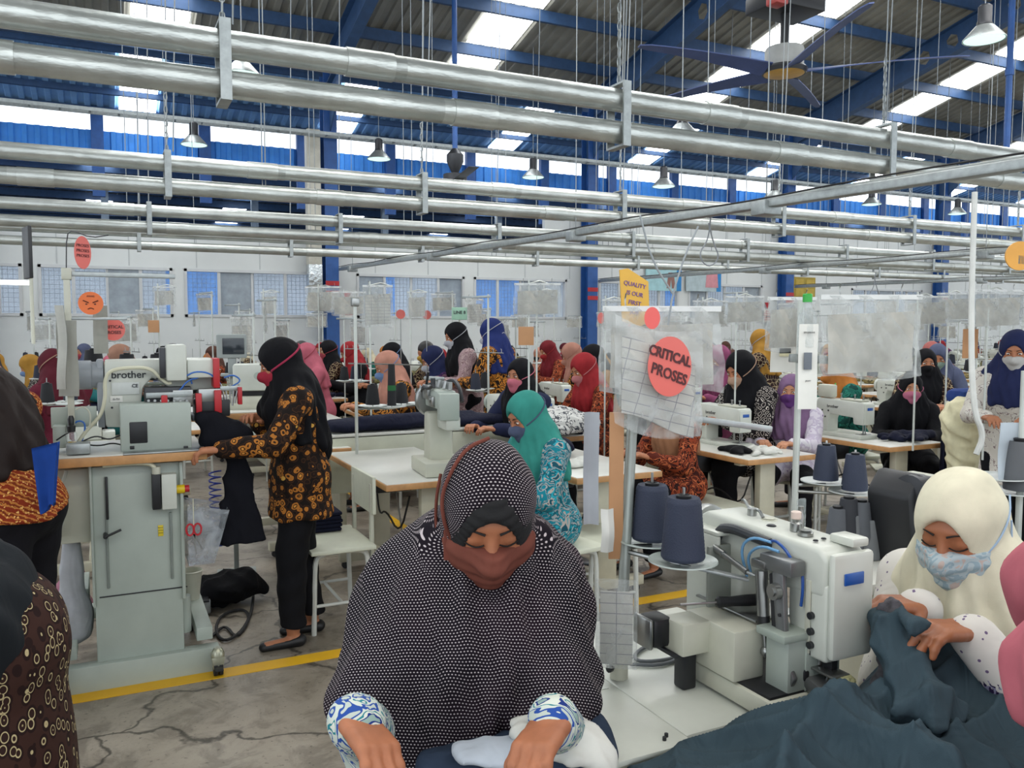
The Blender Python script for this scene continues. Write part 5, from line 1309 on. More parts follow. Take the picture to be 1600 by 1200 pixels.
tag(ob('black_cloth', md_mesh('black_cloth', s.mesh_data(.014, ridge(18, .012, 10)), blackc), None, T(5.82, 3.72, .02) @ Matrix.Diagonal((.9, .9, 1.55, 1))), 'black garments draped behind the cream cloth', 'cloth')
# grey machine by the black-mask worker; blue tray by the magenta worker
o = thing('electronic_pattern_machine', 'large grey and white programmable machine by the black mask worker', 'sewing machine', (7.9, 5.1, TZ), 90)
mb = MB(); mb.rbox((.12, 0, .26), (.24, .26, .52), .03); mb.build('motor_cover', mat('machine_grey', '8D9295', .4), o); mb = MB(); mb.rbox((-.12, 0, .43), (.34, .2, .18), .025); mb.build('arm', white, o); mb = MB(); mb.rbox((-.1, 0, .05), (.5, .26, .1), .015); mb.build('bed', white2, o); mb = MB(); mb.rbox((-.26, 0, .27), (.07, .12, .2), .01); mb.build('needle_head', white2, o)
text('brother', .05, T(-.1, .101, .45) @ RZ(180) @ RX(90), dsteel, o)
o = thing('fabric_tray', 'round blue tray with folded blue cloth before the magenta worker', 'tray', (6.15, 6.2, .80)); mb = MB(); mb.lathe([(.20, 0), (.24, .01), (.25, .05), (.235, .05), (.22, .015), (.02, .012)], 24); mb.build('dish', mat('tray_blue', '2558A8', .4), o)
pile('folded_cloth', 'folded violet-blue cloth on the round blue tray', 47, (.3, .16, .07), cloth('violet_cloth', '4A50A8'), (6.15, 6.2, .82))

# ---------------------------------------------------------------- thread stands and bags told apart
def cones_on(x, y, z, pts, m, lab, grp, k=1.0):
    for i, (dx, dy) in enumerate(pts): dup(m, (x + dx, y + dy, z), 0, lab[i] if isinstance(lab, list) else lab, grp, None, k)
# first aisle stand (pole at px 645)
o = thing('thread_stand', 'slim white thread pole with four disc trays on the first aisle table', 'thread stand', (1.48, 5.35, TZ))
mb = MB(); mb.cyl((0, 0, 0), (0, 0, 1.02), .011, 10); mb.build('pole', mat('pole_white', 'BFC3BD'), o)
mb = MB(); mb.rbox((0, 0, 1.0), (.05, .05, .06), .01); mb.build('top_clamp', steel, o)
mb = MB(); mb.cyl((-.05, 0, .60), (.45, -.02, .58), .005, 6); mb.build('guide_bar', steel, o)
c4 = [(.13, .0), (.02, -.03), (.30, .03), (-.04, .12)]
for i, (dx, dy) in enumerate(((.12, .03), (.22, -.07), (.33, .06), (.47, .07))):
    mb = MB(); mb.lathe([(.012, .295), (.085, .31), (.098, .317), (.098, .312), (.03, .303)], 24, T(dx, dy, 0)); mb.cyl((dx, dy, .3), (dx, dy, .44), .004, 6); mb.build('disc_tray', mat('tray_grey', 'C2C7C4'), o)
    mb = MB(); mb.cyl((0, 0, .298), (dx, dy, .298), .006, 6); mb.build('tray_arm', steel, o)
    if i < 3: 
        if i == 1: 
            q = thing('thread_tube', 'tall thin black thread tube with a green band on the first aisle stand', 'thread cone', (1.48 + dx, 5.35 + dy, TZ + .318)); mb = MB(); mb.lathe([(.03, 0), (.03, .01), (.022, .27), (.02, .275)], 18); mb.build('wound_thread', thread_b, q); mb = MB(); mb.lathe([(.0285, .10), (.0272, .135)], 18, cap=False); mb.build('green_band', mat('green_thread', '0F5A2A', .7, var=0), q)
        else: dup((CB, CB, CB)[i], (1.48 + dx, 5.35 + dy, TZ + .318), 0, ('black thread cone nearest the pole of the first aisle stand', '', 'black thread cone on the far tray of the first aisle stand')[i])
# foreground stand with navy cones, papers and the critical tag bag
FS = PZ(967, 1052, .79); FT = PD(989, 640, 1.93)
o = thing('thread_stand', 'grey pole on the nearest machine table holding two discs of navy thread', 'thread stand')
mb = MB(); mb.cyl(FS, FT, .0125, 14); mb.build('pole', mat('pole_grey', '9BA19B', .35, .3), o)
mb = MB(); mb.cyl(FS - Vector((0, 0, .01)), FS + Vector((0, 0, .05)), .021, 14); mb.build('clamp', white2, o)
mb = MB(); mb.cyl(FS + Vector((-.03, -.01, .02)), FS + Vector((.0, 0, .02)), .004, 8); mb.cyl(FS + Vector((-.036, -.012, .02)), FS + Vector((-.026, -.008, .02)), .008, 8); mb.build('thumb_screw', dsteel, o)
def at_z(z): t = (z - FS.z) / (FT.z - FS.z); return FS.lerp(FT, t)
traym = mat('tray_grey', '')
for i, (px, py, d) in enumerate(((1018, 845, 1.93), (1067, 876, 1.80))):
    c = PD(px, py, d); q = at_z(c.z); mb = MB(); mb.lathe([(.012, -.014), (.062, -.002), (.074, .003), (.075, .0), (.03, -.01)], 32, T(*c)); mb.build('disc_tray', mat('tray_grey_green', 'AEB8B2', .3), o)
    mb = MB(); mb.cyl((q.x, q.y, c.z - .012), (c.x, c.y, c.z - .012), .006, 8); mb.build('tray_arm', steel, o)
    mb = MB(); mb.cyl(c, c + Vector((0, 0, .16)), .0032, 8); mb.build('spindle', steel, o)
    CC = thing('thread_cone', ('navy thread cone on the rear disc of the nearest stand', 'navy thread cone on the front disc of the nearest stand')[i], 'thread cone', c + Vector((0, 0, .004)))
    h, r_ = (.128, .0465) if i == 0 else (.135, .0475)
    mb = MB(); n = 30; mb.lathe([(.016, 0), (r_ * .93, .001)] + [(r_ * (1 - .22 * k / n) + (.0006 if k % 2 else 0), .006 + (h - .014) * k / n) for k in range(n + 1)] + [(r_ * .70, h), (.014, h - .002)], 36); mb.build('wound_thread', mat('slate_thread', '2C3346', .7, var=.05, bump=.5, bscale=260, bdist=.002), CC)
    mb = MB(); mb.lathe([(.015, h - .01), (.017, h + .004), (.013, h + .006), (.009, h)], 18); mb.build('cone_core', black, CC)
mb = MB(); mb.rbox((0, 0, 0), (.15, .022, .006), .001); q = PD(1115, 893, 1.80); mb.build('extra_arm', galv, o, T(*q) @ RZ(-30) @ RY(12))
# cardboard strip, paper strips and plastic sleeve on the pole
q = at_z(1.22); mb = MB(); mb.rbox((0, 0, 0), (.033, .006, .34), .001); tag(mb.build('cardboard_strip', card, None, T(q.x - .035, q.y + .0, q.z) @ RZ(-25)), 'long brown cardboard strip tied to the nearest pole', 'cardboard')
def paper_sheet(name, lab, c, W, H, rz, m, seed=0, curl=.01, cat='paper'):
    mb = MB(); vs = []; nx, nz = 6, 8
    for s_ in (0, .0012):
        for j in range(nz + 1):
            for i in range(nx + 1):
                u = i / nx - .5; v = j / nz - .5; vs.append((u * W, s_ + curl * (math.sin(v * 6 + seed) + math.sin(u * 5 + seed)), v * H))
    N = (nx + 1) * (nz + 1); fs = []
    for s_ in (0, 1):
        for j in range(nz):
            for i in range(nx): a = s_ * N + j * (nx + 1) + i; fs.append((a, a + 1, a + nx + 2, a + nx + 1))
    mb.add(vs, fs); return tag(mb.build(name, m, None, T(*c) @ RZ(rz)), lab, cat)
q = at_z(1.23); paper_sheet('paper_strip', 'grey crumpled paper strip left of the cardboard on the nearest pole'.replace('left of', 'beside'), (q.x - .085, q.y + .03, q.z + .03), .035, .26, -25, mat('grey_paper', 'A4A7AC', .7), 2, .006)
q = PD(950, 830, 1.9); paper_sheet('paper_scrap', 'small torn white paper hanging below the cardboard strip', q, .03, .10, -20, paper, 5, .006)
q = PD(963, 975, 1.83); o = thing('document_bag', 'clear sleeve with a printed form tied low on the nearest pole', 'plastic bag', q, -35)
mb = MB(); mb.rbox((0, .003, -.01), (.072, .003, .165), .001); mb.build('form_sheet', form, o); mb = MB(); mb.rbox((0, 0, 0), (.092, .008, .20), .002); mb.build('sleeve', film, o)
# the critical bag
q = PD(1030, 592, 1.86); o = thing('document_bag', 'crumpled plastic bag of forms with a round red critical tag', 'plastic bag', q, -26.1 + 14)
def crumple(name, W, H, D, seed, m, parent, M=None, amp=.006, shear=0.0):
    nx, nz = 30, 22; vs = []; fs = []; f = wob(seed, 1, 16, 5); g_ = ridge(seed + 3, 1, 14, 3)
    for side in (-1, 1):
        for j in range(nz + 1):
            for i in range(nx + 1):
                u = i / nx * 2 - 1; v = j / nz * 2 - 1; e = (1 - u ** 4) * (1 - max(0, v) ** 3)
                y = side * D / 2 * e + amp * float(f(np.float64(u * W), np.float64(0.), np.float64(v * H))) * 2 + amp * float(g_(np.float64(u * W), np.float64(.1 * side), np.float64(v * H)))
                vs.append((u * W / 2 + shear * v * H, y, v * H / 2 + .06 * H * math.sin(u * 2 + seed)))
    n = (nx + 1) * (nz + 1)
    for s_ in (0, 1):
        for j in range(nz):
            for i in range(nx): a = s_ * n + j * (nx + 1) + i; p_ = (a, a + 1, a + nx + 2, a + nx + 1); fs.append(p_ if s_ else p_[::-1])
    me = bpy.data.meshes.new(name); me.from_pydata(vs, [], fs); me.materials.append(m); me.shade_smooth(); return ob(name, me, parent, M)
crumple('form_sheet', .185, .165, .018, 3, form, o, T(-.0, 0, -.02) @ RY(14), .004, -.12)
crumple('sleeve', .215, .235, .03, 5, film, o, T(.0, 0, 0) @ RY(12), .006, -.10)
mb = MB(); mb.tube([(.02, 0, .12), (.03, .0, .19), (.06, 0, .28), (.09, 0, .34)], .0022, 6, smooth=1); mb.tube([(.03, 0, .19), (-.02, 0, .26), (-.05, .0, .36)], .0022, 6, smooth=1); mb.build('tie_cord', ropem, o)
dm = MB(); dm.lathe([(.001, 0), (.0575, 0), (.0575, .0015), (.001, .0015)], 40, T(.012, -.030, .025) @ RX(90)); g_ = dm.build('critical_tag', mat('coral_tag', 'D8685E', .35, var=.02), o, Matrix.Diagonal((.90, 1, 1.15, 1)))
ink = mat('tag_ink', '4A1C1E', .5, var=0)
text('CRITICAL', .0265, T(.012, -.0325, .045) @ RY(14) @ RX(90), ink, g_, bold=.0009); text('PROSES', .029, T(.010, -.0325, .010) @ RY(16) @ RX(90), ink, g_, bold=.0007)
q = PD(1143, 662, 1.95); mb = MB(); mb.rbox((0, 0, 0), (.19, .016, .014), .002); tag(mb.build('flat_bar', galv, None, T(*q) @ RZ(-26) @ RY(8)), 'flat steel bar sticking out below the critical bag', 'bar')
# second clear bag behind with small tag, yellow standing sign
q = PD(1045, 510, 2.1); b = dup(BG[0], PD(1035, 480, 2.15), -20, 'clear empty plastic bag with a small red tag above the critical bag'); 
q = PD(1019, 497, 2.1); o = thing('small_tag', 'small red oval tag in the clear bag above the critical bag', 'tag', q, -26); mb = MB(); mb.lathe([(.001, 0), (.02, 0), (.02, .001), (.001, .001)], 20, RX(90)); mb.build('disc', pink, o, Matrix.Diagonal((1, 1, 1.4, 1)))
q = PD(990, 468, 2.3); o = thing('yellow_sign', 'narrow yellow plastic sign with violet lettering above the critical bag', 'sign', q, -5); mb = MB(); mb.prism([(-.045, .08), (-.02, .085), (.045, .05), (.05, -.06), (.02, -.075), (-.035, -.06)], .004); mb.build('board', mat('sign_yellow', 'D0A030', .3), o)
vio = mat('sign_violet', '6A4A8A', .5, var=0)
for k, tt in enumerate(('QUALITY', 'IS OUR', 'FIRST', 'JOB')): text(tt, .017, T(.002, -.003, .04 - .025 * k) @ RY(10) @ RX(90), vio, o)
mb = MB(); mb.tube([(0, 0, -.06), (-.005, 0, -.09), (.01, 0, -.10), (.015, 0, -.07)], .002, 6, smooth=1); mb.cyl((0, .01, -.32), (0, .01, -.06), .003, 6); mb.build('wire_hook', steel, o)
# middle stand with the large clear bag and the taped bottle (pole at px 1247)
PBs = PD(1240, 835, 3.05); o = thing('thread_stand', 'thread stand with two grey-navy cones behind the nearest machine', 'thread stand'); base_ = Vector((PBs.x, PBs.y, .75)); topp = PD(1252, 470, 3.0)
mb = MB(); mb.cyl(base_, (base_.x + .01, base_.y, topp.z), .012, 10); mb.build('pole', mat('pole_white', ''), o)
mb = MB(); mb.rbox((.12, 0, 0), (.30, .02, .03), .003); q = PD(1232, 560, 3.0); mb.build('flat_arm', galv, o, T(base_.x, base_.y, q.z) @ RZ(-26) @ RY(3))
for i, (px, py) in enumerate(((1290, 752), (1335, 768))):
    c = PD(px, py, 3.05 - .08 * i); mb = MB(); mb.lathe([(.012, -.014), (.075, -.002), (.088, .004), (.088, .0), (.03, -.01)], 28, T(*c)); mb.cyl(c, c + Vector((0, 0, .15)), .0035, 6); mb.build('disc_tray', mat('tray_grey', ''), o)
    mb = MB(); mb.cyl((base_.x, base_.y, c.z - .012), (c.x, c.y, c.z - .012), .006, 8); mb.build('tray_arm', steel, o)
    dup(CN, (c.x, c.y, c.z + .004), 0, ('slate navy thread cone on the rear tray of the stand with the taped bottle', 'slate navy thread cone on the front tray of the stand with the taped bottle')[i], None, {'navy_thread': mat('slate_thread', '')}, .96)
b = dup(BG[2], PD(1362, 462, 2.95), -26, 'large clear plastic bag of forms on the taped bottle stand'); b.scale = (1.02, 1.1, 1.22)
b = dup(BG[0], PD(1238, 465, 3.1), -22, 'folded clear bag hanging beside the green bottle cap'); b.scale = (.6, 1, .9)
q = PD(1261, 500, 2.95); o = thing('plastic_bottle', 'slim clear plastic bottle with a green cap taped to the pole', 'bottle', (q.x, q.y, q.z - .10))
mb = MB(); mb.lathe([(.02, 0), (.032, .005), (.033, .03), (.031, .05), (.033, .07), (.033, .11), (.015, .15), (.0145, .165)], 18); mb.build('bottle_body', glass, o); mb = MB(); mb.lathe([(.0165, .163), (.0165, .19), (.014, .193)], 18); mb.build('cap', green, o)
q = PD(1262, 573, 2.93); o = paper_sheet('instruction_strip', 'long white printed strip taped below the green-capped bottle', q, .068, .30, -26, paper, 1, .003)
mb = MB(); mb.rbox((-.002, -.006, .02), (.028, .003, .06), .001); mb.build('sample_swatch', mat('swatch_grey', '6A7078', .7), o, T(0, 0, 0)); text('SPESIFIKASI', .008, T(0, -.008, .12) @ RX(90), dsteel, o); text('JAHIT', .008, T(0, -.008, -.05) @ RX(90), dsteel, o)
q = PD(1226, 552, 3.3); o = paper_sheet('sample_card', 'white sample card with a black and cream swatch', q, .11, .15, -26, paper, 4, .003); mb = MB(); mb.rbox((0, -.006, .01), (.045, .004, .02), .001); mb.build('black_swatch', black, o); mb = MB(); mb.rbox((0, -.006, -.006), (.045, .004, .012), .001); mb.build('cream_swatch', creamc, o)
mb = MB(); mb.rbox((0, 0, -.11), (.04, .01, .33), .004); q = PD(1242, 800, 3.0); tag(mb.build('plastic_tube', glass, None, T(q.x, q.y - .03, q.z)), 'clear plastic tube strapped low to the taped bottle pole', 'plastic tube')
# sign 'LINE 8', orange tag discs, bags further back
q = PD(718, 490, 8.0); o = thing('line_sign', 'pale green sign reading LINE 8 on a pole', 'sign', q, -20); mb = MB(); mb.rbox((0, 0, 0), (.15, .012, .12), .003); mb.build('board', mat('sign_green', '9CC4AC', .5), o); text('LINE 8', .042, T(0, -.008, .01) @ RX(90), dsteel, o, bold=.001)
mb = MB(); mb.cyl((0, .015, -.8), (0, .015, .05), .008, 8); mb.build('pole', white2, o)
tagm = mat('coral_tag', '')
for i, (px, py, d, lab, r_) in enumerate(((626, 491, 8, 'round red tag on the bag stand left of LINE sign'.replace('left of', 'before'), .045), (667, 492, 8.2, 'round red tag between two white bags near the LINE sign', .045), (939, 497, 7.5, 'round pink tag on a stand by the second blue column', .05), (983, 515, 7, 'pink tag hanging behind the critical bag', .05))):
    q = PD(px, py, d); o = thing('round_tag', lab, 'tag', q, -20 + 20 * i); mb = MB(); mb.lathe([(.001, 0), (r_, 0), (r_, .003), (.001, .003)], 24, RX(90)); mb.build('disc', tagm, o); mb = MB(); mb.cyl((0, .006, 0), (0, .006, -.9), .005, 6); mb.build('wire', steel, o)
for i, (px, py, d, W, k, lab) in enumerate(((590, 468, 6.0, 1.0, 1, 'tall narrow white plastic bag on the first aisle pole'), (651, 478, 7.5, .8, 1, 'small white plastic bag with papers before the first windows'), (505, 470, 9.5, 1.2, 2, 'wide crumpled bag in front of the foil duct'), (545, 478, 9.2, 1.2, 0, 'wide white bag beside the foil duct bag'), (840, 465, 5.6, 1.0, 0, 'clear folded bag near the second column'), (852, 478, 5.7, .7, 3, 'small clear bag overlapping the folded bag'), (958, 490, 6.4, .8, 1, 'clear bag on a stand before the second blue column'), (256, 470, 7.5, .8, 3, 'small grey plastic bag before the second window'), (420, 478, 8.5, .8, 1, 'narrow clear bag at the end of the second window'), (1110, 492, 6.5, .9, 0, 'clear bag right behind the critical bag'.replace('right ', '')), (1164, 485, 6.0, .9, 0, 'clear bag under the posters'), (1448, 485, 5.6, .9, 0, 'clear bag past the large forms bag'), (1560, 475, 5.2, 1.0, 2, 'clear bag with papers above the navy hijab woman'), (1495, 480, 6.5, 1.0, 0, 'faint clear bag with a taped label near the fourth column'))):
    b = dup(BG[k], PD(px, py - 22, d), -20 - 6 * (i % 3), lab, None, None, W)
    q = PD(px, py - 22, d); mb = MB(); mb.cyl((0, 0, (-q.z if i in (3, 6, 8, 9) else .75 - q.z)), (0, 0, .03), .007, 6); mb.tube([(0, 0, .0), (.08, 0, .02), (.16, 0, .0)], .005, 6); o2 = mb.build('bag_pole', mat('pole_white', ''), None, T(q.x - .05, q.y + .03, q.z)); tag(o2, 'pole with a hooked arm carrying the ' + ' '.join(lab.split()[:9]), 'pole')
for i, (px, py, d) in enumerate(((822, 525, 5.4), (1516, 537, 5.4), (240, 510, 7.5))):
    q = PD(px, py, d); mb = MB(); mb.rbox((0, 0, 0), (.10, .006, (.12, .19, .11)[i]), .002); tag(mb.build('cardboard_tag', card, None, T(*q) @ RZ(-25)), ('brown cardboard square under the folded clear bag', 'tall brown cardboard strip beside the white mask woman', 'brown cardboard tag hanging before the second window')[i], 'cardboard')
# near rope hook right side and long white pole
q = PD(1523, 300, 3.6); q2 = PD(1520, 640, 3.4); mb = MB(); mb.tube([tuple(q), (q.x + .005, q.y, q.z - .55), tuple(q2), tuple(PD(1538, 680, 3.4)), tuple(PD(1525, 710, 3.4))], .012, 8, smooth=2)
tag(mb.build('white_conduit', mat('conduit_white', 'C9CAC5', .4), None), 'long white conduit dropping from the trunking to the far machines', 'conduit')
q = PD(1593, 400, 2.6); o = thing('round_board', 'round yellow and blue board cut off by the frame edge', 'sign', q, -30); mb = MB(); mb.lathe([(.001, 0), (.045, 0), (.045, .006), (.001, .006)], 28, RX(90)); mb.build('disc', mat('board_yellow', 'D0953A', .4), o); mb = MB(); mb.rbox((.01, -.004, -.012), (.035, .004, .03), .002); mb.build('blue_field', mat('board_blue', '4A90B0', .4), o)
# ---------------------------------------------------------------- near people
def local(rz, root, w): v = RZ(-rz) @ (Vector(w) - Vector((root[0], root[1], 0))); return (v.x, v.y, v.z)
def root_at(px, py, d, rz, pose):
    p = PD(px, py, d); h = head_local(pose); k = .12; off = RZ(rz) @ Vector((h[0], h[1], 0)); pose['seat'] = None if pose.get('seat') is None else pose['seat'] + (p.z - .115 - h[2]); return (p.x - off.x, p.y - off.y)
def dirl(rz, a, b): v = RZ(-rz) @ (Vector(b) - Vector(a)); return (v.x, v.y, v.z)
def unique(lab, pose, col, rz, root, hl, hr, res, detail=1, hres=None, nm='person'):
    LINK[0] = False
    P = dict(pose); P['hl'] = local(rz, root, hl); P['hr'] = local(rz, root, hr)
    tr, J = person(nm, P, col, res, hres, detail); LINK[0] = True
    o = dup(tr, (root[0], root[1], 0), rz, lab); return o, J
# front woman: black hijab with white dots
def dots_mat():
    t = NT('dotted_jersey'); t.b.inputs['Roughness'].default_value = .85; t.b.inputs['Specular IOR Level'].default_value = .15
    uv = t.node('ShaderNodeUVMap'); mp = t.node('ShaderNodeMapping'); mp.inputs['Scale'].default_value = (160, 205, 1); t.link(uv.outputs[0], mp.inputs[0])
    sx = t.node('ShaderNodeSeparateXYZ'); t.link(mp.outputs[0], sx.inputs[0])
    row = t.math('FLOOR', sx.outputs[1]); sh_ = t.math('MULTIPLY', t.math('MODULO', t.math('ABSOLUTE', row), 2.0), .5)
    fx = t.math('SUBTRACT', t.math('FRACT', t.math('ADD', sx.outputs[0], sh_)), .5); fy = t.math('SUBTRACT', t.math('FRACT', sx.outputs[1]), .5)
    d = t.math('SQRT', t.math('ADD', t.math('MULTIPLY', fx, fx), t.math('MULTIPLY', t.math('MULTIPLY', fy, fy), 1.5)))
    c = t.ramp(d, [(.21, 'BDB2B4'), (.28, '120E16')]); hi = t.noise(4, 2); c2 = t.mix(t.ramp(hi, [(.45, (0, 0, 0, 1)), (.7, (1, 1, 1, 1))]), c, t.ramp(d, [(.21, 'BDB2B4'), (.28, '20141E')]))
    t.col(c2); t.bump(t.ramp(d, [(.2, (1, 1, 1, 1)), (.4, (0, 0, 0, 1))]), .25, .001); return t.m
dots = dots_mat()
col1 = dict(skin=mat('skin_front', 'A5694A', .5, var=.06, vscale=22, spec=.4, bump=.12, bscale=160, bdist=.001), tunic=bt['bluepaisley'], legs=blackc, shoe=base['shoe'], hijab=dots, mask=cloth('mask_brown', '6E3E33', fold=.25, fscale=16), band=mat('black_knit', '0B0B0D', .8, var=0, bump=.5, bscale=140, bdist=.002))
rz1 = 157
WL, WR = PD(865, 1128, 1.36), PD(555, 1125, 1.34)
po1 = dict(seat=.52, lean=14, pitch=27, yaw=4, bend=-8, pole=.12, drape=.31, wide=1, side=1.05, shh=.365, shw=.150, hemwave=.012, open=(.064, .110), openz=-.004, eyes='closed', uv=True, strap=False, hijres=.0055, bulk=.90, shr=.074, mw=.088, curl=(30, 42, 28), hdl=dirl(rz1, WL, PD(830, 1175, 1.28)), hdr=dirl(rz1, WR, PD(610, 1195, 1.25)), hnl=(.2, 0, 1), hnr=(-.3, 0, 1))
root1 = root_at(762, 702, 1.52, rz1, po1)
o, J1 = unique('seated woman in black hijab with white dots and brown mask, looking down at her sewing', po1, col1, rz1, root1, WL, WR, .009, 2)
RM = T(root1[0], root1[1], 0) @ RZ(rz1)
def H1w(x, y, z): v = J1['hc'] + J1['Rh'] @ np.array((x, y, z)); return v
brm = cloth('mask_brown_tie', '6A3A30')
mb = MB(); mb.tube([H1w(.062, .05, -.03), H1w(.080, .052, .01), H1w(.088, .02, .055), H1w(.070, .0, .10), H1w(.042, -.03, .128), H1w(0, -.05, .133)], .0035, 8, smooth=2); st = mb.build('mask_strap', brm, o)
mb = MB(); mb.tube([H1w(.062, .05, -.05), H1w(.088, .03, -.055), H1w(.095, .0, -.03), H1w(.094, -.02, .02), H1w(.085, -.05, .05)], .003, 8, smooth=2); mb.build('mask_strap', brm, o)
mb = MB(); mb.rbox((0, 0, 0), (.015, .006, .055), .002); mb.build('mask_loop', brm, o, T(*H1w(.075, .052, -.03)))
seat_for(o)
# cut pieces in her hands
s = SDF(); s.cone((-.14, -.02, .0), (.16, .03, .03), .022, .03, .03, 'u', (1, 2.2, 1)); s.ell((.12, .0, .02), (.08, .10, .035), None, .03); s.fn(lambda x, y, z: -z - .04 + 0 * x + 0 * y, k=.004)
q = PD(790, 1185, 1.50); cb = ob('trouser_piece', md_mesh('trouser_piece', s.mesh_data(.006, ridge(3, .007, 26)), cloth('slate_navy', '2A3648')), None, T(*q) @ RZ(-24)); tag(cb, 'navy waistband piece held in the hands of the dotted hijab woman', 'cloth')
s = SDF(); s.cone((-.03, 0, .02), (.05, 0, .0), .035, .05, .03, 'u', (1, 1.3, .55)); s.cone((.04, .02, .01), (.1, -.02, -.03), .04, .03, .03)
q = PD(850, 1160, 1.46); cb = ob('pocket_piece', md_mesh('pocket_piece', s.mesh_data(.005, ridge(6, .007, 30)), whitec), None, T(*q) @ RZ(-30)); tag(cb, 'white pocket lining piece in the hands of the dotted hijab woman', 'cloth')
s = SDF(); s.cone((-.05, 0, .0), (.04, 0, .0), .03, .045, .03, 'u', (1, 1.3, .5))
q = PD(775, 1175, 1.44); cb = ob('pocket_piece', md_mesh('pocket_piece', s.mesh_data(.005, ridge(9, .006, 30)), cloth('white_blue_fabric', 'B4BCC6')), None, T(*q) @ RZ(-24)); tag(cb, 'pale blue-white pocket piece beside the navy waistband piece', 'cloth')
# cream hijab woman at the nearest machine
wd = bt['whitedots']
col2 = dict(skin=mat('skin_warm', '9A6040', .5, var=.06, vscale=22, bump=.12, bscale=160, bdist=.001), tunic=wd, legs=blackc, shoe=base['shoe'], hijab=cloth('hijab_cream', 'D6D0B8', fold=.3), mask=batik('mask_grey_print', [(0, '8FA3AC'), (.45, 'A9B6BA'), (.6, 'B8A8A0')], 30, 'MAGIC', .02, 9))
rz2 = 96
W2L, W2R = PD(1515, 985, 1.62), PD(1440, 945, 1.76)
po2 = dict(seat=.47, lean=10, pitch=18, yaw=6, drape=.22, side=.5, open=(.053, .076), hdl=dirl(rz2, W2L, PD(1430, 985, 1.58)), hdr=dirl(rz2, W2R, PD(1375, 945, 1.74)), hnl=(0, .1, 1), hnr=(0, .1, 1), curl=(25, 35, 20), eyes='closed', strap=False, hijres=.0055, mw=.084)
root2 = root_at(1503, 742, 1.80, rz2, po2)
o, J2 = unique('seated woman in cream hijab and pale printed mask holding slate cloth at the nearest machine', po2, col2, rz2, root2, W2L, W2R, .009, 2)
def H2w(x, y, z): return J2['hc'] + J2['Rh'] @ np.array((x, y, z))
mb = MB(); mb.tube([H2w(-.072, .05, -.02), H2w(-.088, .02, .0), H2w(-.093, -.03, .03), H2w(-.075, -.08, .05)], .0022, 6, smooth=2); mb.tube([H2w(-.066, .05, -.09), H2w(-.086, .03, -.11), H2w(-.092, -.01, -.07), H2w(-.094, -.03, .02)], .0022, 6, smooth=2); mb.build('mask_strap', base['mask'], o)
# sleeves of hers: violet cuff pieces and flowers on the tunic are part of the print
cf = batik('violet_cuff', [(0, '8A86A0'), (.12, '2C2044'), (.6, '3A2C58')], 60, 'DISTANCE_TO_EDGE', .01, 30)
for s_ in (-1, 1):
    mb = MB(); e, w_ = J2['el'][s_], J2['wr'][s_]; d_ = w_ - e; mb.lathe([(.043, 0), (.047, .02), (.045, .09), (.040, .12)], 24, T(*(e + d_ * .42)) @ align(d_)); mb.build('cuff', cf, o)
seat_for(o)
# pink hijab at the frame edge
col3 = dict(base); col3.update(hijab=cloth('hijab_rose', 'B5636E', fold=.2), tunic=cloth('rose_tunic', 'A05864'), mask=None)
root3 = (1.318, .535); o, J3 = unique('person in rose pink hijab cut off by the frame beside the nearest machine', dict(lean=4, pitch=8, drape=.10, wide=1, side=.1, mask=False), col3, 75, root3, (1.46, .38, .90), (1.42, .72, .90), .012, 1); o.scale = (1, 1, 1.02)
# standing worker in black hijab and red mask
col6 = dict(base); col6.update(hijab=cloth('hijab_black_matte', '0C0C10', fold=.35), tunic=bt['brownfloral'], mask=cloth('mask_raspberry', '9C2C3C', fold=.2), strapm=cloth('strap_raspberry', '98304A'))
root6 = (.87, 4.20); o, J6 = unique('standing woman in long black hijab and red mask with brown circle batik', dict(lean=4, pitch=20, hem=.66, drape=.26, side=.55, long_back=.22, strap='over', srad=.0055, foot=(.06, -.06), bulk=1.08, curl=(30, 40, 30), open=(.05, .074)), col6, 86, root6, PY(345, 702, 3.93), PY(402, 662, 4.22), .010, 1)
# worker in brown hijab with diagonal batik, bending over at the edge
col5 = dict(base); col5.update(hijab=cloth('hijab_dark_brown', '1E1411', fold=.3, rough=.6), tunic=bt['lereng'], mask=cloth('mask_rose', 'C08880'), strapm=cloth('mask_rose', ''), legs=cloth('legs_black', '121116'))
root5 = (-.31, 3.74); o, J5 = unique('standing woman in dark brown hijab with orange diagonal batik seen from behind at the edge', dict(lean=17, pitch=12, hem=.84, drape=.26, side=.25, wide=0, strap='over', srad=.006, bulk=1.12, legs='pants', long_back=.15), col5, 58, root5, (-.85, 3.95, 1.0), (-.75, 4.05, 1.0), .011, 1)
o.scale = (1.03,) * 3
drape('apron_cloth', 'royal blue cloth tucked at the hip of the diagonal batik woman', PD(52, 700, 3.1), PD(92, 690, 3.1), .24, .012, cloth('royal_cloth', '183C84'), 4, 3, -.5)
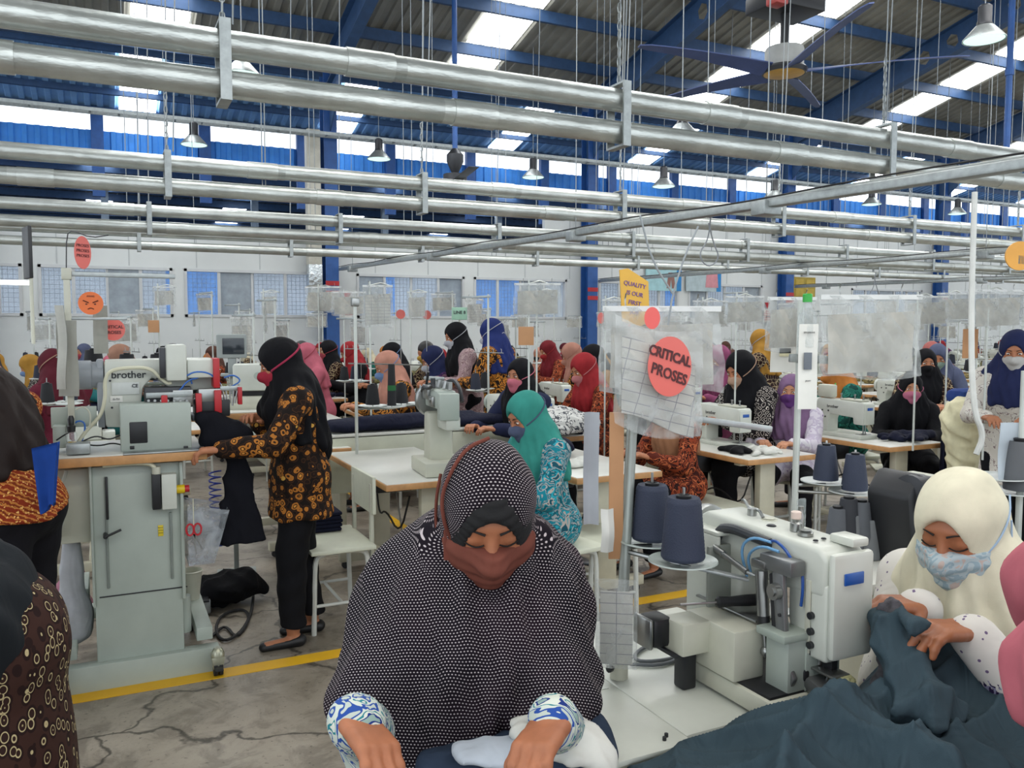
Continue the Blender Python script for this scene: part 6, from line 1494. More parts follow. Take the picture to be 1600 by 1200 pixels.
# passer-by in dark batik at the lower edge
col4 = dict(base); col4.update(hijab=cloth('hijab_charcoal', '1A1E22', fold=.3), tunic=batik('batik_brown_ovals', [(0, 'A8966E'), (.07, '2E1C18'), (.30, 'B5A47C'), (.37, '241412'), (.55, '38221C')], 34, 'F1', .02, 9, stretch=(1.3, 1.3, .8), over=(7, '7E2A20', .09)), legs=batik('skirt_batik', [(0, 'C8B48A'), (.05, '3A2420'), (.3, '2A1A1C')], 9, 'F1', .05, 9, over=(5, '8A2A20', .14)), mask=None)
root4 = (-.24, 2.25); o, J4 = unique('person in charcoal hijab and dark floral batik skirt cut off by the frame edge', dict(lean=42, pitch=10, legs='skirt', hem=.42, drape=.3, wide=1, side=.1, mask=False, bulk=1.08), col4, 96, root4, (-.95, 2.1, .8), (-.95, 2.4, .8), .012, 1); o.scale = (1.0,) * 3
mb = MB(); 

# ---------------------------------------------------------------- buttonhole machine on its tall wheeled column (front plane Y = 3.97)
YF = 3.97
def q_(px, py, Y=YF): return PY(px, py, Y)
LM = thing('buttonhole_machine', 'tall grey industrial buttonhole machine on a wheeled column', 'sewing machine')
def bx(name, m, px0, py0, px1, py1, Y0, dep, r=.006, parent=None, Yr=None):
    """box whose front face spans two image corners on plane Y0"""
    a = PY(px0, py0, Y0); b = PY(px1, py1, Y0); mb = MB(); x0, x1 = sorted((a.x, b.x)); z0, z1 = sorted((a.z, b.z))
    mb.rbox(((x0 + x1) / 2, Y0 + dep / 2, (z0 + z1) / 2), (x1 - x0, dep, z1 - z0), r); return mb.build(name, m, LM if parent is None else parent)
zt = 1.02
bx('column', greyp, 142, 730, 290, 1062, YF + .04, .50, .008)
bx('column_sleeve', greyp, 138, 722, 150, 950, YF + .02, .5, .003); bx('column_sleeve', greyp, 280, 722, 291, 935, YF + .02, .5, .003)
a = q_(138, 940); mb = MB(); mb.box((.13, YF + .038, a.z), (.36, .004, .005)); mb.build('column_seam', dsteel, LM)
for px, y0, y1 in ((167, 745, 920), (268, 800, 905)):
    a, b = q_(px, y0, YF + .03), q_(px, y1, YF + .03); mb = MB(); mb.rbox(((a.x + b.x) / 2, YF + .036, (a.z + b.z) / 2), (.010, .012, abs(a.z - b.z)), .003); mb.build('guide_slot', mat('slot_grey', '7C847E', .5), LM)
a, b = q_(167, 745, YF + .03), q_(167, 812, YF + .03); mb = MB(); mb.rbox(((a.x + b.x) / 2, YF + .030, (a.z + b.z) / 2), (.011, .012, abs(a.z - b.z)), .003); mb.build('slot_opening', black, LM)
a = q_(165, 838, YF - .0); mb = MB(); mb.cyl((a.x, YF + .04, a.z), (a.x, YF - .015, a.z), .010); mb.cyl((a.x, YF - .012, a.z), (a.x + .062, YF - .012, a.z + .025), .0055, 8); mb.build('clamp_lever', black, LM)
a = q_(252, 832, YF); mb = MB(); mb.rbox((a.x, YF + .038, a.z), (.022, .003, .05), .001); y_ = mb.build('warning_label', mat('label_yellow', 'D8C030', .5, var=0), LM)
for k in range(3): text('PERHATIAN', .004, T(a.x, YF + .036, a.z + .014 - .012 * k) @ RX(90), dsteel, y_)
# base frame and casters
bx('base_beam', greyp, 78, 1052, 345, 1078, YF, .07, .004)
mb = MB(); mb.rbox((-.18, YF + .35, .17), (.07, .62, .06), .004); mb.rbox((.38, YF + .35, .17), (.07, .62, .06), .004); mb.rbox((.1, YF + .62, .17), (.62, .07, .06), .004); mb.build('base_frame', greyp, LM)
bx('foot_plate', greyp, 95, 925, 140, 965, YF + .25, .30, .004)
for x, y in ((-.275, YF - .05), (.425, YF - .05), (-.22, YF + .6), (.38, YF + .6)):
    mb = MB(); mb.lathe([(.014, .13), (.022, .12), (.03, .105), (.03, .09)], 14, T(x, y, 0)); mb.prism([(-.03, .09), (.03, .09), (.02, .03), (-.02, .03)], .045, T(x, y, 0), 0, .004); c_ = mb.build('caster_fork', mat('caster_yellowish', 'A8A894', .3, .6), LM)
    for s_ in (-1, 1): mb = MB(); mb.cyl((x + s_ * .012 - .008, y, .032), (x + s_ * .012 + .008, y, .032), .032, 16); mb.build('wheel', rubber, c_)
    mb = MB(); mb.rbox((x, y - .045, .045), (.035, .05, .01), .004); mb.build('brake_pedal', black, c_)
for px in (90,):
    a = q_(px, 1012); mb = MB(); mb.cyl((a.x, YF + .02, a.z - .02), (a.x, YF + .02, a.z + .008), .035, 16); mb.cyl((a.x, YF + .02, a.z - .1), (a.x, YF + .02, a.z), .010, 8); mb.build('levelling_knob', dsteel, LM)
a = q_(210, 1030); mb = MB(); mb.cyl((.30, YF + .12, .17), (.30, YF + .12, .34), .03, 14); mb.build('jack', greyp, LM)
# table of the machine
Z0 = q_(200, 716).z
tb = MB(); tb.rbox((.075, YF + .24, Z0 - .003), (.655, .54, .04), .004); tb.build('tabletop_edge', woode, LM)
tb = MB(); tb.rbox((.075, YF + .24, Z0 + .019), (.65, .535, .005), .001); tb.build('tabletop', lamin, LM)
zt = Z0 + .022
tb = MB(); tb.rbox((.23, YF + .02, Z0 + .02), (.34, .10, .008), .002); tb.build('edge_plate', steel, LM)
a, b = q_(187, 632, YF + .06), q_(300, 700, YF + .06)
pn = bx('belt_cover', greyp, 187, 633, 300, 703, YF + .05, .16, .006)
bx('cover_window', black, 202, 660, 231, 692, YF + .046, .008, .012, pn)
for px in (203, 287): bx('cover_slot', black, px, 697, px + 7, 702, YF + .046, .006, .002, pn)
bx('side_plate', greyp, 79, 637, 152, 666, YF + .20, .012, .003); bx('side_box', greyp, 82, 666, 104, 700, YF + .12, .12, .004)
# sewing head
hd = MB(); A = lambda px, py: (q_(px, py, YF + .22).x, q_(px, py, YF + .22).z)
poly = [A(*p_) for p_ in ((163, 563), (300, 560), (335, 560), (335, 607), (300, 610), (262, 604), (238, 590), (224, 605), (220, 640), (222, 668), (166, 668), (163, 640))]
hd.prism(poly, .15, T(0, YF + .30, 0), 0, .010); head_ = hd.build('sewing_head', white, LM)
mc = mat('motor_grey', '8A8F94', .4)
a = A(138, 587); mb = MB(); mb.lathe([(.03, 0), (.062, .004), (.066, .02), (.066, .07), (.060, .075), (.060, .12)], 28, T(a[0] - .06, YF + .29, a[1]) @ RY(90)); mb.build('drive_motor', mc, LM)
bx('motor_flange', mc, 150, 562, 165, 668, YF + .24, .13, .008)
mb = MB(); mb.rbox((0, 0, 0), (.09, .07, .17), .014); a = q_(276, 567, YF + .12); mb.build('take_up_cover', white, LM, T(a.x, YF + .16, a.z)); mb = MB(); mb.rbox((0, 0, 0), (.03, .06, .14), .005); mb.build('hinge_plate', dsteel, LM, T(a.x - .055, YF + .17, a.z))
bx('label_plate', mat('label_silver', 'C8CCC8', .4), 174, 598, 218, 616, YF + .218, .004, .001, head_); bx('serial_plate', paper, 172, 619, 192, 628, YF + .218, .004, .001, head_)
a = q_(201, 586, YF + .215); text('brother', .046, T(a.x, YF + .222, a.z) @ RX(90), mat('ink_dark', '202428', .5, var=0), head_, bold=.0007)
a = q_(211, 603, YF + .21); text('CE', .022, T(a.x, YF + .215, a.z) @ RX(90), dsteel, head_, bold=.0005); a = q_(182, 624, YF + .21); text('G-721', .012, T(a.x, YF + .215, a.z) @ RX(90), dsteel, head_)
for px, py in ((172, 595), (245, 592), (175, 637), (217, 637)): a = q_(px, py, YF + .22); mb = MB(); mb.cyl((a.x, YF + .225, a.z), (a.x, YF + .218, a.z), .005, 10); mb.build('screw', dsteel, head_)
hose = mat('cream_hose', 'CFCDB4', .45, var=0)
mb = MB(); mb.tube([q_(*p_, YF + .17) for p_ in ((120, 695), (135, 672), (158, 650), (165, 620), (163, 595), (172, 578), (205, 574), (235, 575), (250, 590), (262, 600), (268, 598))], .008, 10, smooth=2); mb.build('cream_hose', hose, LM)
blh = mat('blue_hose', '2A66B8', .3, var=0)
for k, pts in enumerate((((290, 588), (305, 580), (330, 583), (342, 600), (343, 628)), ((262, 620), (280, 612), (292, 595), (310, 590)), ((350, 590), (365, 585), (378, 595), (360, 605)), ((110, 668), (122, 656), (135, 662), (128, 690)), ((300, 600), (296, 585), (318, 578), (338, 590), (350, 610)))):
    mb = MB(); mb.tube([q_(*p_, YF + .14 + .01 * k) for p_ in pts], .0038, 8, smooth=2); mb.build('air_hose', blh, LM)
# clamp gear at the needle end
bx('needle_arm', white, 292, 562, 335, 590, YF + .14, .14, .008); bx('red_plate', red, 333, 560, 344, 606, YF + .12, .10, .003)
bx('clamp_body', dsteel, 226, 606, 300, 632, YF + .16, .12, .006); bx('clamp_plate', steel, 270, 610, 302, 634, YF + .13, .01, .002); bx('guide_rail', galv, 228, 614, 300, 620, YF + .12, .01, .002); bx('valve_block', steel, 310, 608, 345, 628, YF + .12, .06, .004)
for k, (x0, y0, x1, y1) in enumerate(((306, 615, 316, 645), (335, 610, 347, 645), (372, 605, 379, 632), (252, 618, 262, 630))): bx('red_clamp', red, x0, y0, x1, y1, YF + .10, .04, .003)
bx('work_clamp', black, 305, 626, 360, 650, YF + .12, .14, .006); bx('link_bar', galv, 344, 604, 376, 610, YF + .12, .02, .002); bx('cloth_plate', dsteel, 300, 650, 345, 656, YF + .10, .2, .002)
for k in range(5): a = q_(345 + 7 * k, 600 + 4 * (k % 2), YF + .13); mb = MB(); mb.cyl(a, (a.x + .02 - .01 * k, a.y, a.z - .09), .004, 8); mb.build('lever_rod', steel, LM)
for k in range(7): a = q_(232 + 10 * k, 626, YF + .115); mb = MB(); mb.cyl((a.x, a.y, a.z), (a.x, a.y - .006, a.z), .006, 8); mb.build('bolt', steel, LM)
# left of the table: oil bottle, cable box, cords
o = thing('oil_bottle', 'small clear oil bottle with black cap on the buttonhole machine', 'bottle', (q_(112, 690, YF + .1).x, YF + .10, zt)); mb = MB(); mb.rbox((0, 0, .05), (.045, .045, .09), .01); mb.build('bottle_body', glass, o); mb = MB(); mb.rbox((0, 0, .03), (.038, .038, .045), .008); mb.build('yellow_oil', mat('oil_yellow', 'B89830', .2, var=0), o); mb = MB(); mb.lathe([(.016, .095), (.018, .12), (.012, .125), (.014, .15), (.008, .165)], 14); mb.build('cap', black, o)
bx('terminal_box', galv, 103, 695, 141, 709, YF + .02, .1, .003)
for k, pts in enumerate((((128, 690), (150, 680), (170, 688), (188, 680)), ((130, 694), (155, 697), (175, 692), (190, 695)), ((88, 688), (100, 680), (115, 672)), ((118, 640), (130, 634), (142, 645), (140, 668)))):
    mb = MB(); mb.tube([q_(*p_, YF + .12) for p_ in pts], .0035, 6, smooth=2); mb.build('cable', (dsteel, rubber, black, white2)[k], LM)
# switch box, rod, e-stop, side box
bx('control_side_box', white2, 88, 735, 146, 846, YF + .10, .35, .006); sw = bx('switch_box', white, 252, 742, 277, 795, YF - .02, .06, .004); bx('switch_face', black, 237, 742, 252, 796, YF - .02, .06, .003, sw)
mb = MB(); mb.tube([q_(*p_, YF - .0) for p_ in ((160, 728), (200, 724), (235, 724), (243, 732), (244, 742))], .009, 10, smooth=2); mb.build('conduit', hose, LM)
a = q_(244, 738, YF - .0); mb = MB(); mb.cyl((a.x, a.y, a.z - .01), (a.x, a.y, a.z + .025), .018, 14); mb.build('conduit_nut', white2, sw)
a = q_(287, 765, YF); mb = MB(); mb.cyl((a.x - .03, a.y + .02, a.z), (a.x + .005, a.y + .02, a.z), .02, 14); mb.build('emergency_base', mat('estop_yellow', 'D8B818', .4, var=0), LM); mb = MB(); mb.cyl((a.x + .005, a.y + .02, a.z), (a.x + .025, a.y + .02, a.z), .016, 14); mb.build('emergency_button', red, LM)
for k in range(5):
    mb = MB(); c_ = q_(80, 800, YF + .1); mb.tube([(c_.x + .035 * math.cos(t_) + .004 * k, c_.y - .03 + .01 * k, c_.z + .11 * math.sin(t_)) for t_ in [2 * math.pi * j / 14 for j in range(15)]], .0055, 6); mb.build('cable_coil', mat('cable_grey_white', 'B0B2A8', .5, var=0), LM)
mb = MB(); mb.tube([q_(*p_, YF + .08) for p_ in ((104, 735), (98, 755), (86, 762), (82, 780))], .007, 8, smooth=2); mb.build('cable_tie', mat('cable_grey_white', ''), LM)
# pole with arms, tags and papers
POL = thing('sign_pole', 'pale square pole rising from the buttonhole machine with two arms', 'pole')
a = q_(112, 660, YF + .16); b = q_(108, 428, YF + .16); mb = MB(); mb.rbox((a.x, a.y, (a.z + b.z) / 2), (.026, .026, b.z - a.z + .05), .003); mb.build('post', white2, POL)
mb = MB(); mb.rbox((a.x + .22, a.y, b.z), (.44, .02, .02), .002); mb.build('top_arm', galv, POL); mb = MB(); mb.rbox((a.x, a.y, b.z), (.04, .04, .05), .004); mb.build('top_clamp', white2, POL)
c_ = q_(150, 498, YF + .16); mb = MB(); mb.rbox((a.x + .10, a.y, c_.z), (.27, .012, .012), .002); mb.build('lower_arm', galv, POL)
mb = MB(); mb.tube([(a.x, a.y, b.z + .02), (a.x + .005, a.y, b.z + .17), (a.x + .03, a.y, b.z + .19), (a.x + .10, a.y, b.z + .16), (a.x + .17, a.y, b.z + .175)], .0025, 6, smooth=1); mb.build('wire_arm', dsteel, POL)
t_ = q_(129, 395, YF + .16); o = thing('oval_tag', 'tilted coral oval tag on the wire above the buttonhole machine', 'tag', (t_.x, YF + .15, t_.z), 35); mb = MB(); mb.lathe([(.001, 0), (.055, 0), (.055, .002), (.001, .002)], 30, RX(90)); g_ = mb.build('disc', tagm, o, Matrix.Diagonal((.72, 1, 1.3, 1))); 
for k in range(3): text('PROSES', .018, T(0, -.003, .03 - .022 * k) @ RX(90), ink, o)
t_ = q_(142, 474, YF + .15); o = thing('angry_face_sign', 'round orange frowning face sign on the buttonhole machine pole', 'sign', (t_.x, YF + .13, t_.z), -5)
mb = MB(); mb.lathe([(.001, 0), (.050, 0), (.050, .004), (.001, .004)], 32, RX(90)); mb.build('disc', mat('face_orange', 'DC6A28', .4, var=.05), o)
fk = mat('face_ink', '5A2410', .5, var=0)
mb = MB(); 
for s_ in (-1, 1): mb.cyl((s_ * .030, -.006, .012), (s_ * .008, -.006, .002), .0025, 6); mb.ball((s_ * .017, -.006, -.004), (.0045, .001, .0035), 8)
mb.tube([(-.012, -.006, -.026), (0, -.006, -.020), (.012, -.006, -.026)], .002, 6, smooth=1); mb.build('drawn_face', fk, o); text('AWAS', .011, T(0, -.006, .030) @ RX(90), fk, o)
t_ = q_(177, 515, YF + .4); o = thing('round_tag', 'round coral critical tag behind the buttonhole machine head', 'tag', (t_.x, YF + .42, t_.z), -8); mb = MB(); mb.lathe([(.001, 0), (.052, 0), (.052, .003), (.001, .003)], 30, RX(90)); mb.build('disc', tagm, o); text('CRITICAL', .021, T(0, -.004, .012) @ RX(90), ink, o, bold=.0004); text('PROSES', .021, T(0, -.004, -.014) @ RX(90), ink, o, bold=.0004)
t_ = q_(106, 560, YF + .14); paper_sheet('work_paper', 'long grey-white paper sheets clipped to the buttonhole machine pole', (t_.x, YF + .13, t_.z), .085, .33, -15, mat('paper_grey', '98988F', .8), 3, .008)
t_ = q_(98, 550, YF + .1); paper_sheet('work_paper', 'narrow white paper curling in front of the grey-white sheets', (t_.x, YF + .09, t_.z + .02), .045, .36, -45, mat('paper_light', 'B4B4AC', .8), 1, .008)
t_ = q_(157, 515, YF + .3); paper_sheet('work_paper', 'printed paper strip hanging beside the round critical tag', (t_.x, YF + .3, t_.z), .06, .22, -5, mat('paper_grey', ''), 6, .008)
t_ = q_(43, 395, 3.2); mb = MB(); mb.rbox((0, 0, 0), (.012, .09, .17), .002); o = mb.build('black_board', black, None, T(t_.x, 3.2, t_.z) @ RZ(15)); tag(o, 'thin black board hanging above the brown hijab', 'board')
a = q_(47, 400, 3.3); mb = MB(); mb.cyl((a.x, 3.3, a.z - .3), (a.x, 3.3, a.z + .1), .006, 8); tag(mb.build('board_pole', white2, None), 'thin white pole carrying the black board', 'pole')
a = q_(5, 441, 6.5); mb = MB(); mb.cyl((a.x - .5, 6.5, a.z), (a.x + .15, 6.5, a.z), .016, 10); tm_ = NT('tube_light'); tm_.b.inputs['Emission Color'].default_value = (1, 1, 1, 1); tm_.b.inputs['Emission Strength'].default_value = 5; o = mb.build('fluorescent_tube', tm_.m, None); tag(o, 'glowing white fluorescent tube by the first window', 'lamp')
# cones behind the head
for i, px in enumerate((146, 198, 246)):
    a = q_(px, 556, YF + .50); dup(CB, (a.x, YF + .5, a.z - .12), 0, ('black thread cone nearest the pole behind the buttonhole head', 'middle black thread cone behind the buttonhole head', 'black thread cone behind the take-up cover of the buttonhole machine')[i], None, None, 1.1 if i == 0 else .95)
mb = MB(); a = q_(196, 560, YF + .5); mb.rbox((a.x, YF + .5, a.z - .127), (.36, .12, .012), .003); mb.rbox((a.x, YF + .5, a.z - .22), (.03, .03, .20), .003); mb.build('cone_shelf', greyp, LM)
# monitor on the next table
q = PD(362, 541, 5.2); o = thing('monitor', 'small grey computer monitor behind the buttonhole machine', 'monitor', (q.x, q.y, q.z), -8); mb = MB(); mb.rbox((0, .03, 0), (.18, .06, .15), .01); mb.build('housing', mat('monitor_grey', '8C9290', .5), o); mb = MB(); mb.rbox((.01, -.003, .0), (.13, .006, .10), .003); mb.build('screen', mat('screen_dark', '2C3238', .15, var=0), o); mb = MB(); mb.rbox((0, .04, -.12), (.05, .04, .12), .01); mb.rbox((0, .04, -.18), (.14, .12, .015), .005); mb.rbox((0, .04, -.18 - (q.z - .2) / 2), (.03, .03, q.z - .2), .004); mb.rbox((0, .04, -q.z + .01), (.24, .24, .02), .004); mb.build('stand', mat('monitor_grey', ''), o)
o = thing('stitching_machine', 'white programmable sewing machine between the monitor and the black hijab', 'sewing machine', PD(398, 620, 5.0) - Vector((0, 0, 0)), -10); mb = MB(); mb.rbox((0, 0, .12), (.24, .16, .16), .015); mb.build('head', white, o); mb = MB(); mb.rbox((-.05, 0, -.03), (.3, .2, .08), .01); mb.build('bed', white2, o); mb = MB(); mb.cyl((.02, -.081, .13), (.02, -.086, .13), .022, 18); mb.build('round_badge', greyp, o); mb = MB(); mb.rbox((-.02, .0, .05), (.2, .1, .08), .006); mb.build('hook_area', dsteel, o)
pz = o.location.z - .07; mb = MB(); mb.rbox((0, 0, pz - .02), (.95, .5, .035), .005); t2 = thing('side_table', 'wood-edged table under the programmable machine behind the standing worker', 'table', (o.location.x - .1, o.location.y, 0), 0); mb.build('tabletop', woode, t2)
mb = MB(); mb.rbox((0, 0, pz), (.94, .49, .006), .001); mb.build('laminate_sheet', lamin, t2)
for s_ in (-1, 1): mb = MB(); mb.rbox((s_ * .38, 0, (pz - .04) / 2), (.06, .4, pz - .04), .005); mb.build('leg', cream, t2)
# garment in the machine, basket, scissors, spring cord, floor items
s = SDF(); s.cone((-.02, 0, .10), (.10, .0, .02), .05, .06, .05, 'u', (1.2, 1, .8)); s.ell((.05, 0, .0), (.12, .07, .07), None, .05); s.cone((.10, 0, -.05), (.12, -.0, -.50), .045, .125, .05, 'u', (1.0, .34, 1)); s.fn(lambda x, y, z: -.50 - z + 0 * x + 0 * y, k=.006)
q = q_(330, 690, YF + .05); tag(ob('work_trousers', md_mesh('work_trousers', s.mesh_data(.009, ridge(12, .010, 14)), cloth('black_navy', '0D0E16', fold=.35)), None, T(q.x + .01, YF + .10, q.z)), 'black trousers hanging from the buttonhole machine in the hands of the standing worker', 'trousers')
q = q_(320, 815, YF + .08); o = thing('plastic_basket', 'clear plastic bin hanging on the buttonhole machine column', 'basket', (q.x - .0, YF + .1, q.z - .14)); mb = MB(); mb.add([(-.08, -.1, .24), (.10, -.1, .20), (.03, -.1, -.04), (-.08, -.1, -.04), (-.08, .1, .24), (.10, .1, .20), (.03, .1, -.04), (-.08, .1, -.04)], [(0, 1, 2, 3), (7, 6, 5, 4), (1, 5, 6, 2), (3, 2, 6, 7), (0, 3, 7, 4)]); mb.build('bin', plastic_mat('bin_plastic', 'A8AEB4', .6), o); mb = MB(); mb.rbox((.01, 0, .225), (.20, .22, .012), .004); mb.build('rim', glass, o) if False else None
q = q_(302, 832, YF); o = thing('scissors', 'red-handled scissors hanging on the clear bin', 'scissors', (q.x, YF - .03, q.z))
for s_ in (-1, 1):
    mb = MB(); mb.tube([(s_ * .016 + .016 * math.cos(t_), 0, .02 + .026 * math.sin(t_)) for t_ in [2 * math.pi * j / 12 for j in range(13)]], .0045, 6); mb.build('handle', mat('scissor_red', 'B82430', .35, var=0), o)
    mb = MB(); mb.prism([(-.005, 0), (.005, 0), (.001, -.10)], .003, RY(10 * s_ - 14), 0, 0); mb.build('blade', steel, o)
mb = MB(); mb.cyl((0, 0, .04), (0, 0, .16), .002, 6); mb.build('string', hose, o)
mb = MB(); q = q_(337, 800, YF + .25); mb.tube([(q.x + .028 * math.cos(k * .7), YF + .25 + .028 * math.sin(k * .7), q.z + .20 - k * .0034) for k in range(110)], .004, 5); tag(mb.build('spring_hose', mat('spiral_blue', '2438A0', .35, var=0), None), 'blue spiral air hose hanging behind the clear bin', 'hose')
s = SDF(); s.ell((0, 0, .10), (.20, .14, .10), None, .04); s.cone((.12, 0, .14), (.22, .02, .06), .06, .04, .03); tag(ob('strap_heap', md_mesh('strap_heap', s.mesh_data(.010, ridge(31, .022, 24)), blackc), None, T(*(PZ(352, 945, 0)))), 'heap of black straps on the floor beside the buttonhole machine', 'straps')
mb = MB(); q = PZ(372, 975, .01); mb.tube([PZ(*p_, .012) for p_ in ((395, 905), (396, 950), (380, 985), (350, 1005), (335, 985), (345, 960), (380, 950), (392, 965), (370, 1000), (352, 975), (330, 995))], .008, 6, smooth=2); tag(mb.build('floor_cable', rubber, None), 'black cord looping over the floor near the standing worker', 'cord')
q = PZ(310, 958, 0); o = thing('foot_pedal', 'small metal foot pedal by the strap heap', 'pedal', q); mb = MB(); mb.rbox((0, 0, .05), (.12, .14, .08), .008); mb.build('base', galv, o); mb = MB(); mb.rbox((0, -.02, .10), (.1, .12, .014), .004, RX(8)); mb.build('treadle', dsteel, o)
q = PZ(302, 1000, 0); mb = MB(); mb.lathe([(.04, .0), (.055, .14), (.06, .145), (.055, .15), (.04, .02), (.005, .01)], 22, T(*q) @ T(0, .05, .2)); tag(mb.build('white_cup', white2, None), 'small white bowl on the base of the buttonhole machine', 'bowl')
s = SDF(); s.cone((0, 0, .02), (0, 0, .42), .07, .04, .03); s.ell((0, 0, .1), (.09, .08, .10), None, .04); q = PZ(128, 1000, .1); tag(ob('wrapped_bag', md_mesh('wrapped_bag', s.mesh_data(.009, ridge(14, .010, 22)), cloth('grey_white_bag', 'A4A6AA')), None, T(-.16, YF + .2, .2)), 'grey-white wrapped bag beside the machine column', 'bag')
s = SDF(); s.cone((0, 0, .02), (.02, 0, .30), .11, .03, .03); s.cone((.02, 0, .28), (.03, 0, .5), .02, .012, .02); q = PZ(95, 960, .05); tag(ob('pink_bag', md_mesh('pink_bag', s.mesh_data(.010, ridge(24, .010, 20)), cloth('dusty_pink_bag', '9A6878')), None, T(q.x + .05, q.y + .1, .05)), 'dusty pink cloth bag hanging low behind the machine column', 'bag')
# ---------------------------------------------------------------- nearest machine, cylinder clamp and motor
FT_ = thing('machine_table', 'cream enamelled machine table nearest the camera', 'table')
tz = .78
mb = MB(); mb.rbox((1.245, 1.60, tz - .025), (.47, .64, .05), .02); mb.build('tabletop', white, FT_)
mb = MB(); mb.rbox((.915, 1.44, tz - .012), (.20, .36, .012), .003); mb.box((.98, 1.56, tz - .0055), (.03, .045, .002)); mb.build('side_shelf', white, FT_)
mb = MB(); mb.box((.955, 1.555, tz - .0045), (.022, .045, .002)); mb.build('shelf_slot', black, FT_)
for k in range(2): mb = MB(); mb.cyl((.965 + .012 * k, 1.29 + .01 * k, tz - .006), (.965 + .012 * k, 1.29 + .01 * k, tz + .001), .004, 8); mb.build('shelf_screw', dsteel, FT_)
mb = MB(); mb.rbox((.92, 1.46, .40), (.18, .32, .74), .006); mb.build('control_cabinet', mat('cabinet_grey', 'B5B7A8', .45, var=.03), FT_)
mb = MB(); mb.rbox((1.36, 1.85, .36), (.06, .06, .72), .006); mb.rbox((1.36, 1.36, .36), (.06, .06, .72), .006); mb.rbox((1.36, 1.6, .06), (.08, .6, .06), .006); mb.build('leg_frame', cream, FT_)
mb = MB(); mb.rbox((1.18, 1.42, .66), (.22, .2, .12), .01); mb.build('valve_box', dsteel, FT_)
for k in range(3): mb = MB(); mb.rbox((1.08 + .05 * k, 1.28, .68), (.04, .07, .05), .006); mb.cyl((1.08 + .05 * k, 1.27, .70), (1.08 + .05 * k, 1.27, .73), .012, 10); mb.build('air_valve', greyp, FT_)
NM = thing('clamp_sewing_machine', 'large cream sewing machine with steel clamp arm, nearest machine in view', 'sewing machine', (1.335, 1.36, tz), 90)
def nb(name, m, c, d, r=.006, M=None, parent=None): mb = MB(); mb.rbox(c, d, r); return mb.build(name, m, parent or NM, M)
nb('base_plate', white2, (-.01, .035, .03), (.33, .25, .045), .008); nb('base_gap', black, (-.01, .035, .055), (.31, .23, .008), .002)
for x in (-.14, .12): 
    for y in (-.07, .13): mb = MB(); mb.cyl((x, y, 0), (x, y, .012), .014, 12); mb.build('rubber_foot', rubber, NM)
nb('gear_cover', white2, (.02, .125, .115), (.18, .09, .115), .006); nb('feed_block', greyp, (-.13, .02, .115), (.07, .16, .12), .004); nb('feed_lid', mat('lid_green_grey', '9DA79D', .35), (-.125, .075, .178), (.09, .085, .018), .004)
for z in (.075, .14): mb = MB(); mb.cyl((-.166, .035, z), (-.172, .035, z), .007, 12); mb.build('hex_screw', dsteel, NM)
nb('inspection_plate', greyp, (-.1665, .01, .105), (.004, .08, .10), .002)
nb('top_plate', steel, (.06, .02, .178), (.22, .14, .006), .002)
# column and arm
mb = MB(); mb.prism([(.06, .06), (.24, .06), (.225, .20), (.235, .29), (.05, .29), (.065, .20)], .12, T(0, -.02, 0), 0, .014, 3); mb.build('column', white, NM)
mb = MB(); mb.prism([(-.21, .27), (-.215, .355), (-.19, .375), (.19, .385), (.235, .36), (.24, .29), (.06, .265), (-.08, .262)], .125, T(0, -.02, 0), 0, .012, 3); arm_ = mb.build('arm', white, NM)
mb = MB(); mb.prism([(-.215, .13), (-.12, .13), (-.10, .20), (-.10, .30), (-.215, .30)], .12, T(0, -.02, 0), 0, .008, 3); fc = mb.build('needle_head', white, NM)
nb('end_cover', white, (-.225, -.02, .255), (.022, .122, .23), .010); nb('blue_badge', badge, (-.238, -.015, .315), (.004, .058, .026), .004); text('CLAMP', .016, T(-.2405, -.015, .315) @ RZ(-90) @ RX(90), mat('badge_text', '9AB4E0', .4, var=0), NM) if False else None
nb('cover_ridge', white, (-.19, -.05, .385), (.07, .05, .02), .006)
mb = MB(); mb.lathe([(.03, 0), (.056, .006), (.058, .02), (.056, .035), (.045, .04), (.02, .042)], 32, T(.24, -.02, .325) @ RY(90)); mb.build('handwheel', steel, NM)
nb('rear_panel', white, (.16, .075, .20), (.12, .012, .28), .004, RX(0)); nb('side_shield', mat('shield_grey', '83877F', .4), (.10, .07, .20), (.012, .08, .24), .003); nb('panel_top', white, (.16, .05, .345), (.12, .06, .01), .003)
# things on the arm
for k, (x, y, r_, h, m_) in enumerate(((-.06, -.01, .014, .03, steel), (-.04, -.045, .008, .05, steel), (-.10, .0, .018, .012, steel), (.05, -.03, .02, .006, white2), (.0, .01, .012, .004, dsteel), (-.15, .02, .006, .003, dsteel), (-.145, -.01, .006, .003, dsteel))):
    mb = MB(); mb.lathe([(r_, 0), (r_, h * .6), (r_ * .6, h * .75), (r_ * .8, h)], 16, T(x, y - .01, .379)); mb.build('arm_fitting', m_, NM)
mb = MB(); mb.lathe([(.009, 0), (.012, .004), (.012, .018), (.009, .02)], 14, T(-.06, -.02, .405)); mb.build('cream_knob', mat('knob_cream', 'D8C4B8', .4, var=0), NM)
mb = MB(); mb.tube([(.06, -.03, .385), (.08, -.035, .40), (.12, -.04, .395), (.15, -.05, .41), (.17, -.06, .405)], .004, 8, smooth=1); mb.cyl((.10, -.03, .382), (.10, -.03, .40), .012, 12); mb.build('thread_lever', steel, NM)
mb = MB(); mb.tube([(.13, .045, .19), (.15, .05, .27), (.13, .055, .35), (.08, .055, .365), (.0, .055, .36), (-.05, .05, .355)], .012, 10, smooth=2); mb.build('black_hose', mat('hose_dark', '33363A', .4, var=0), NM)
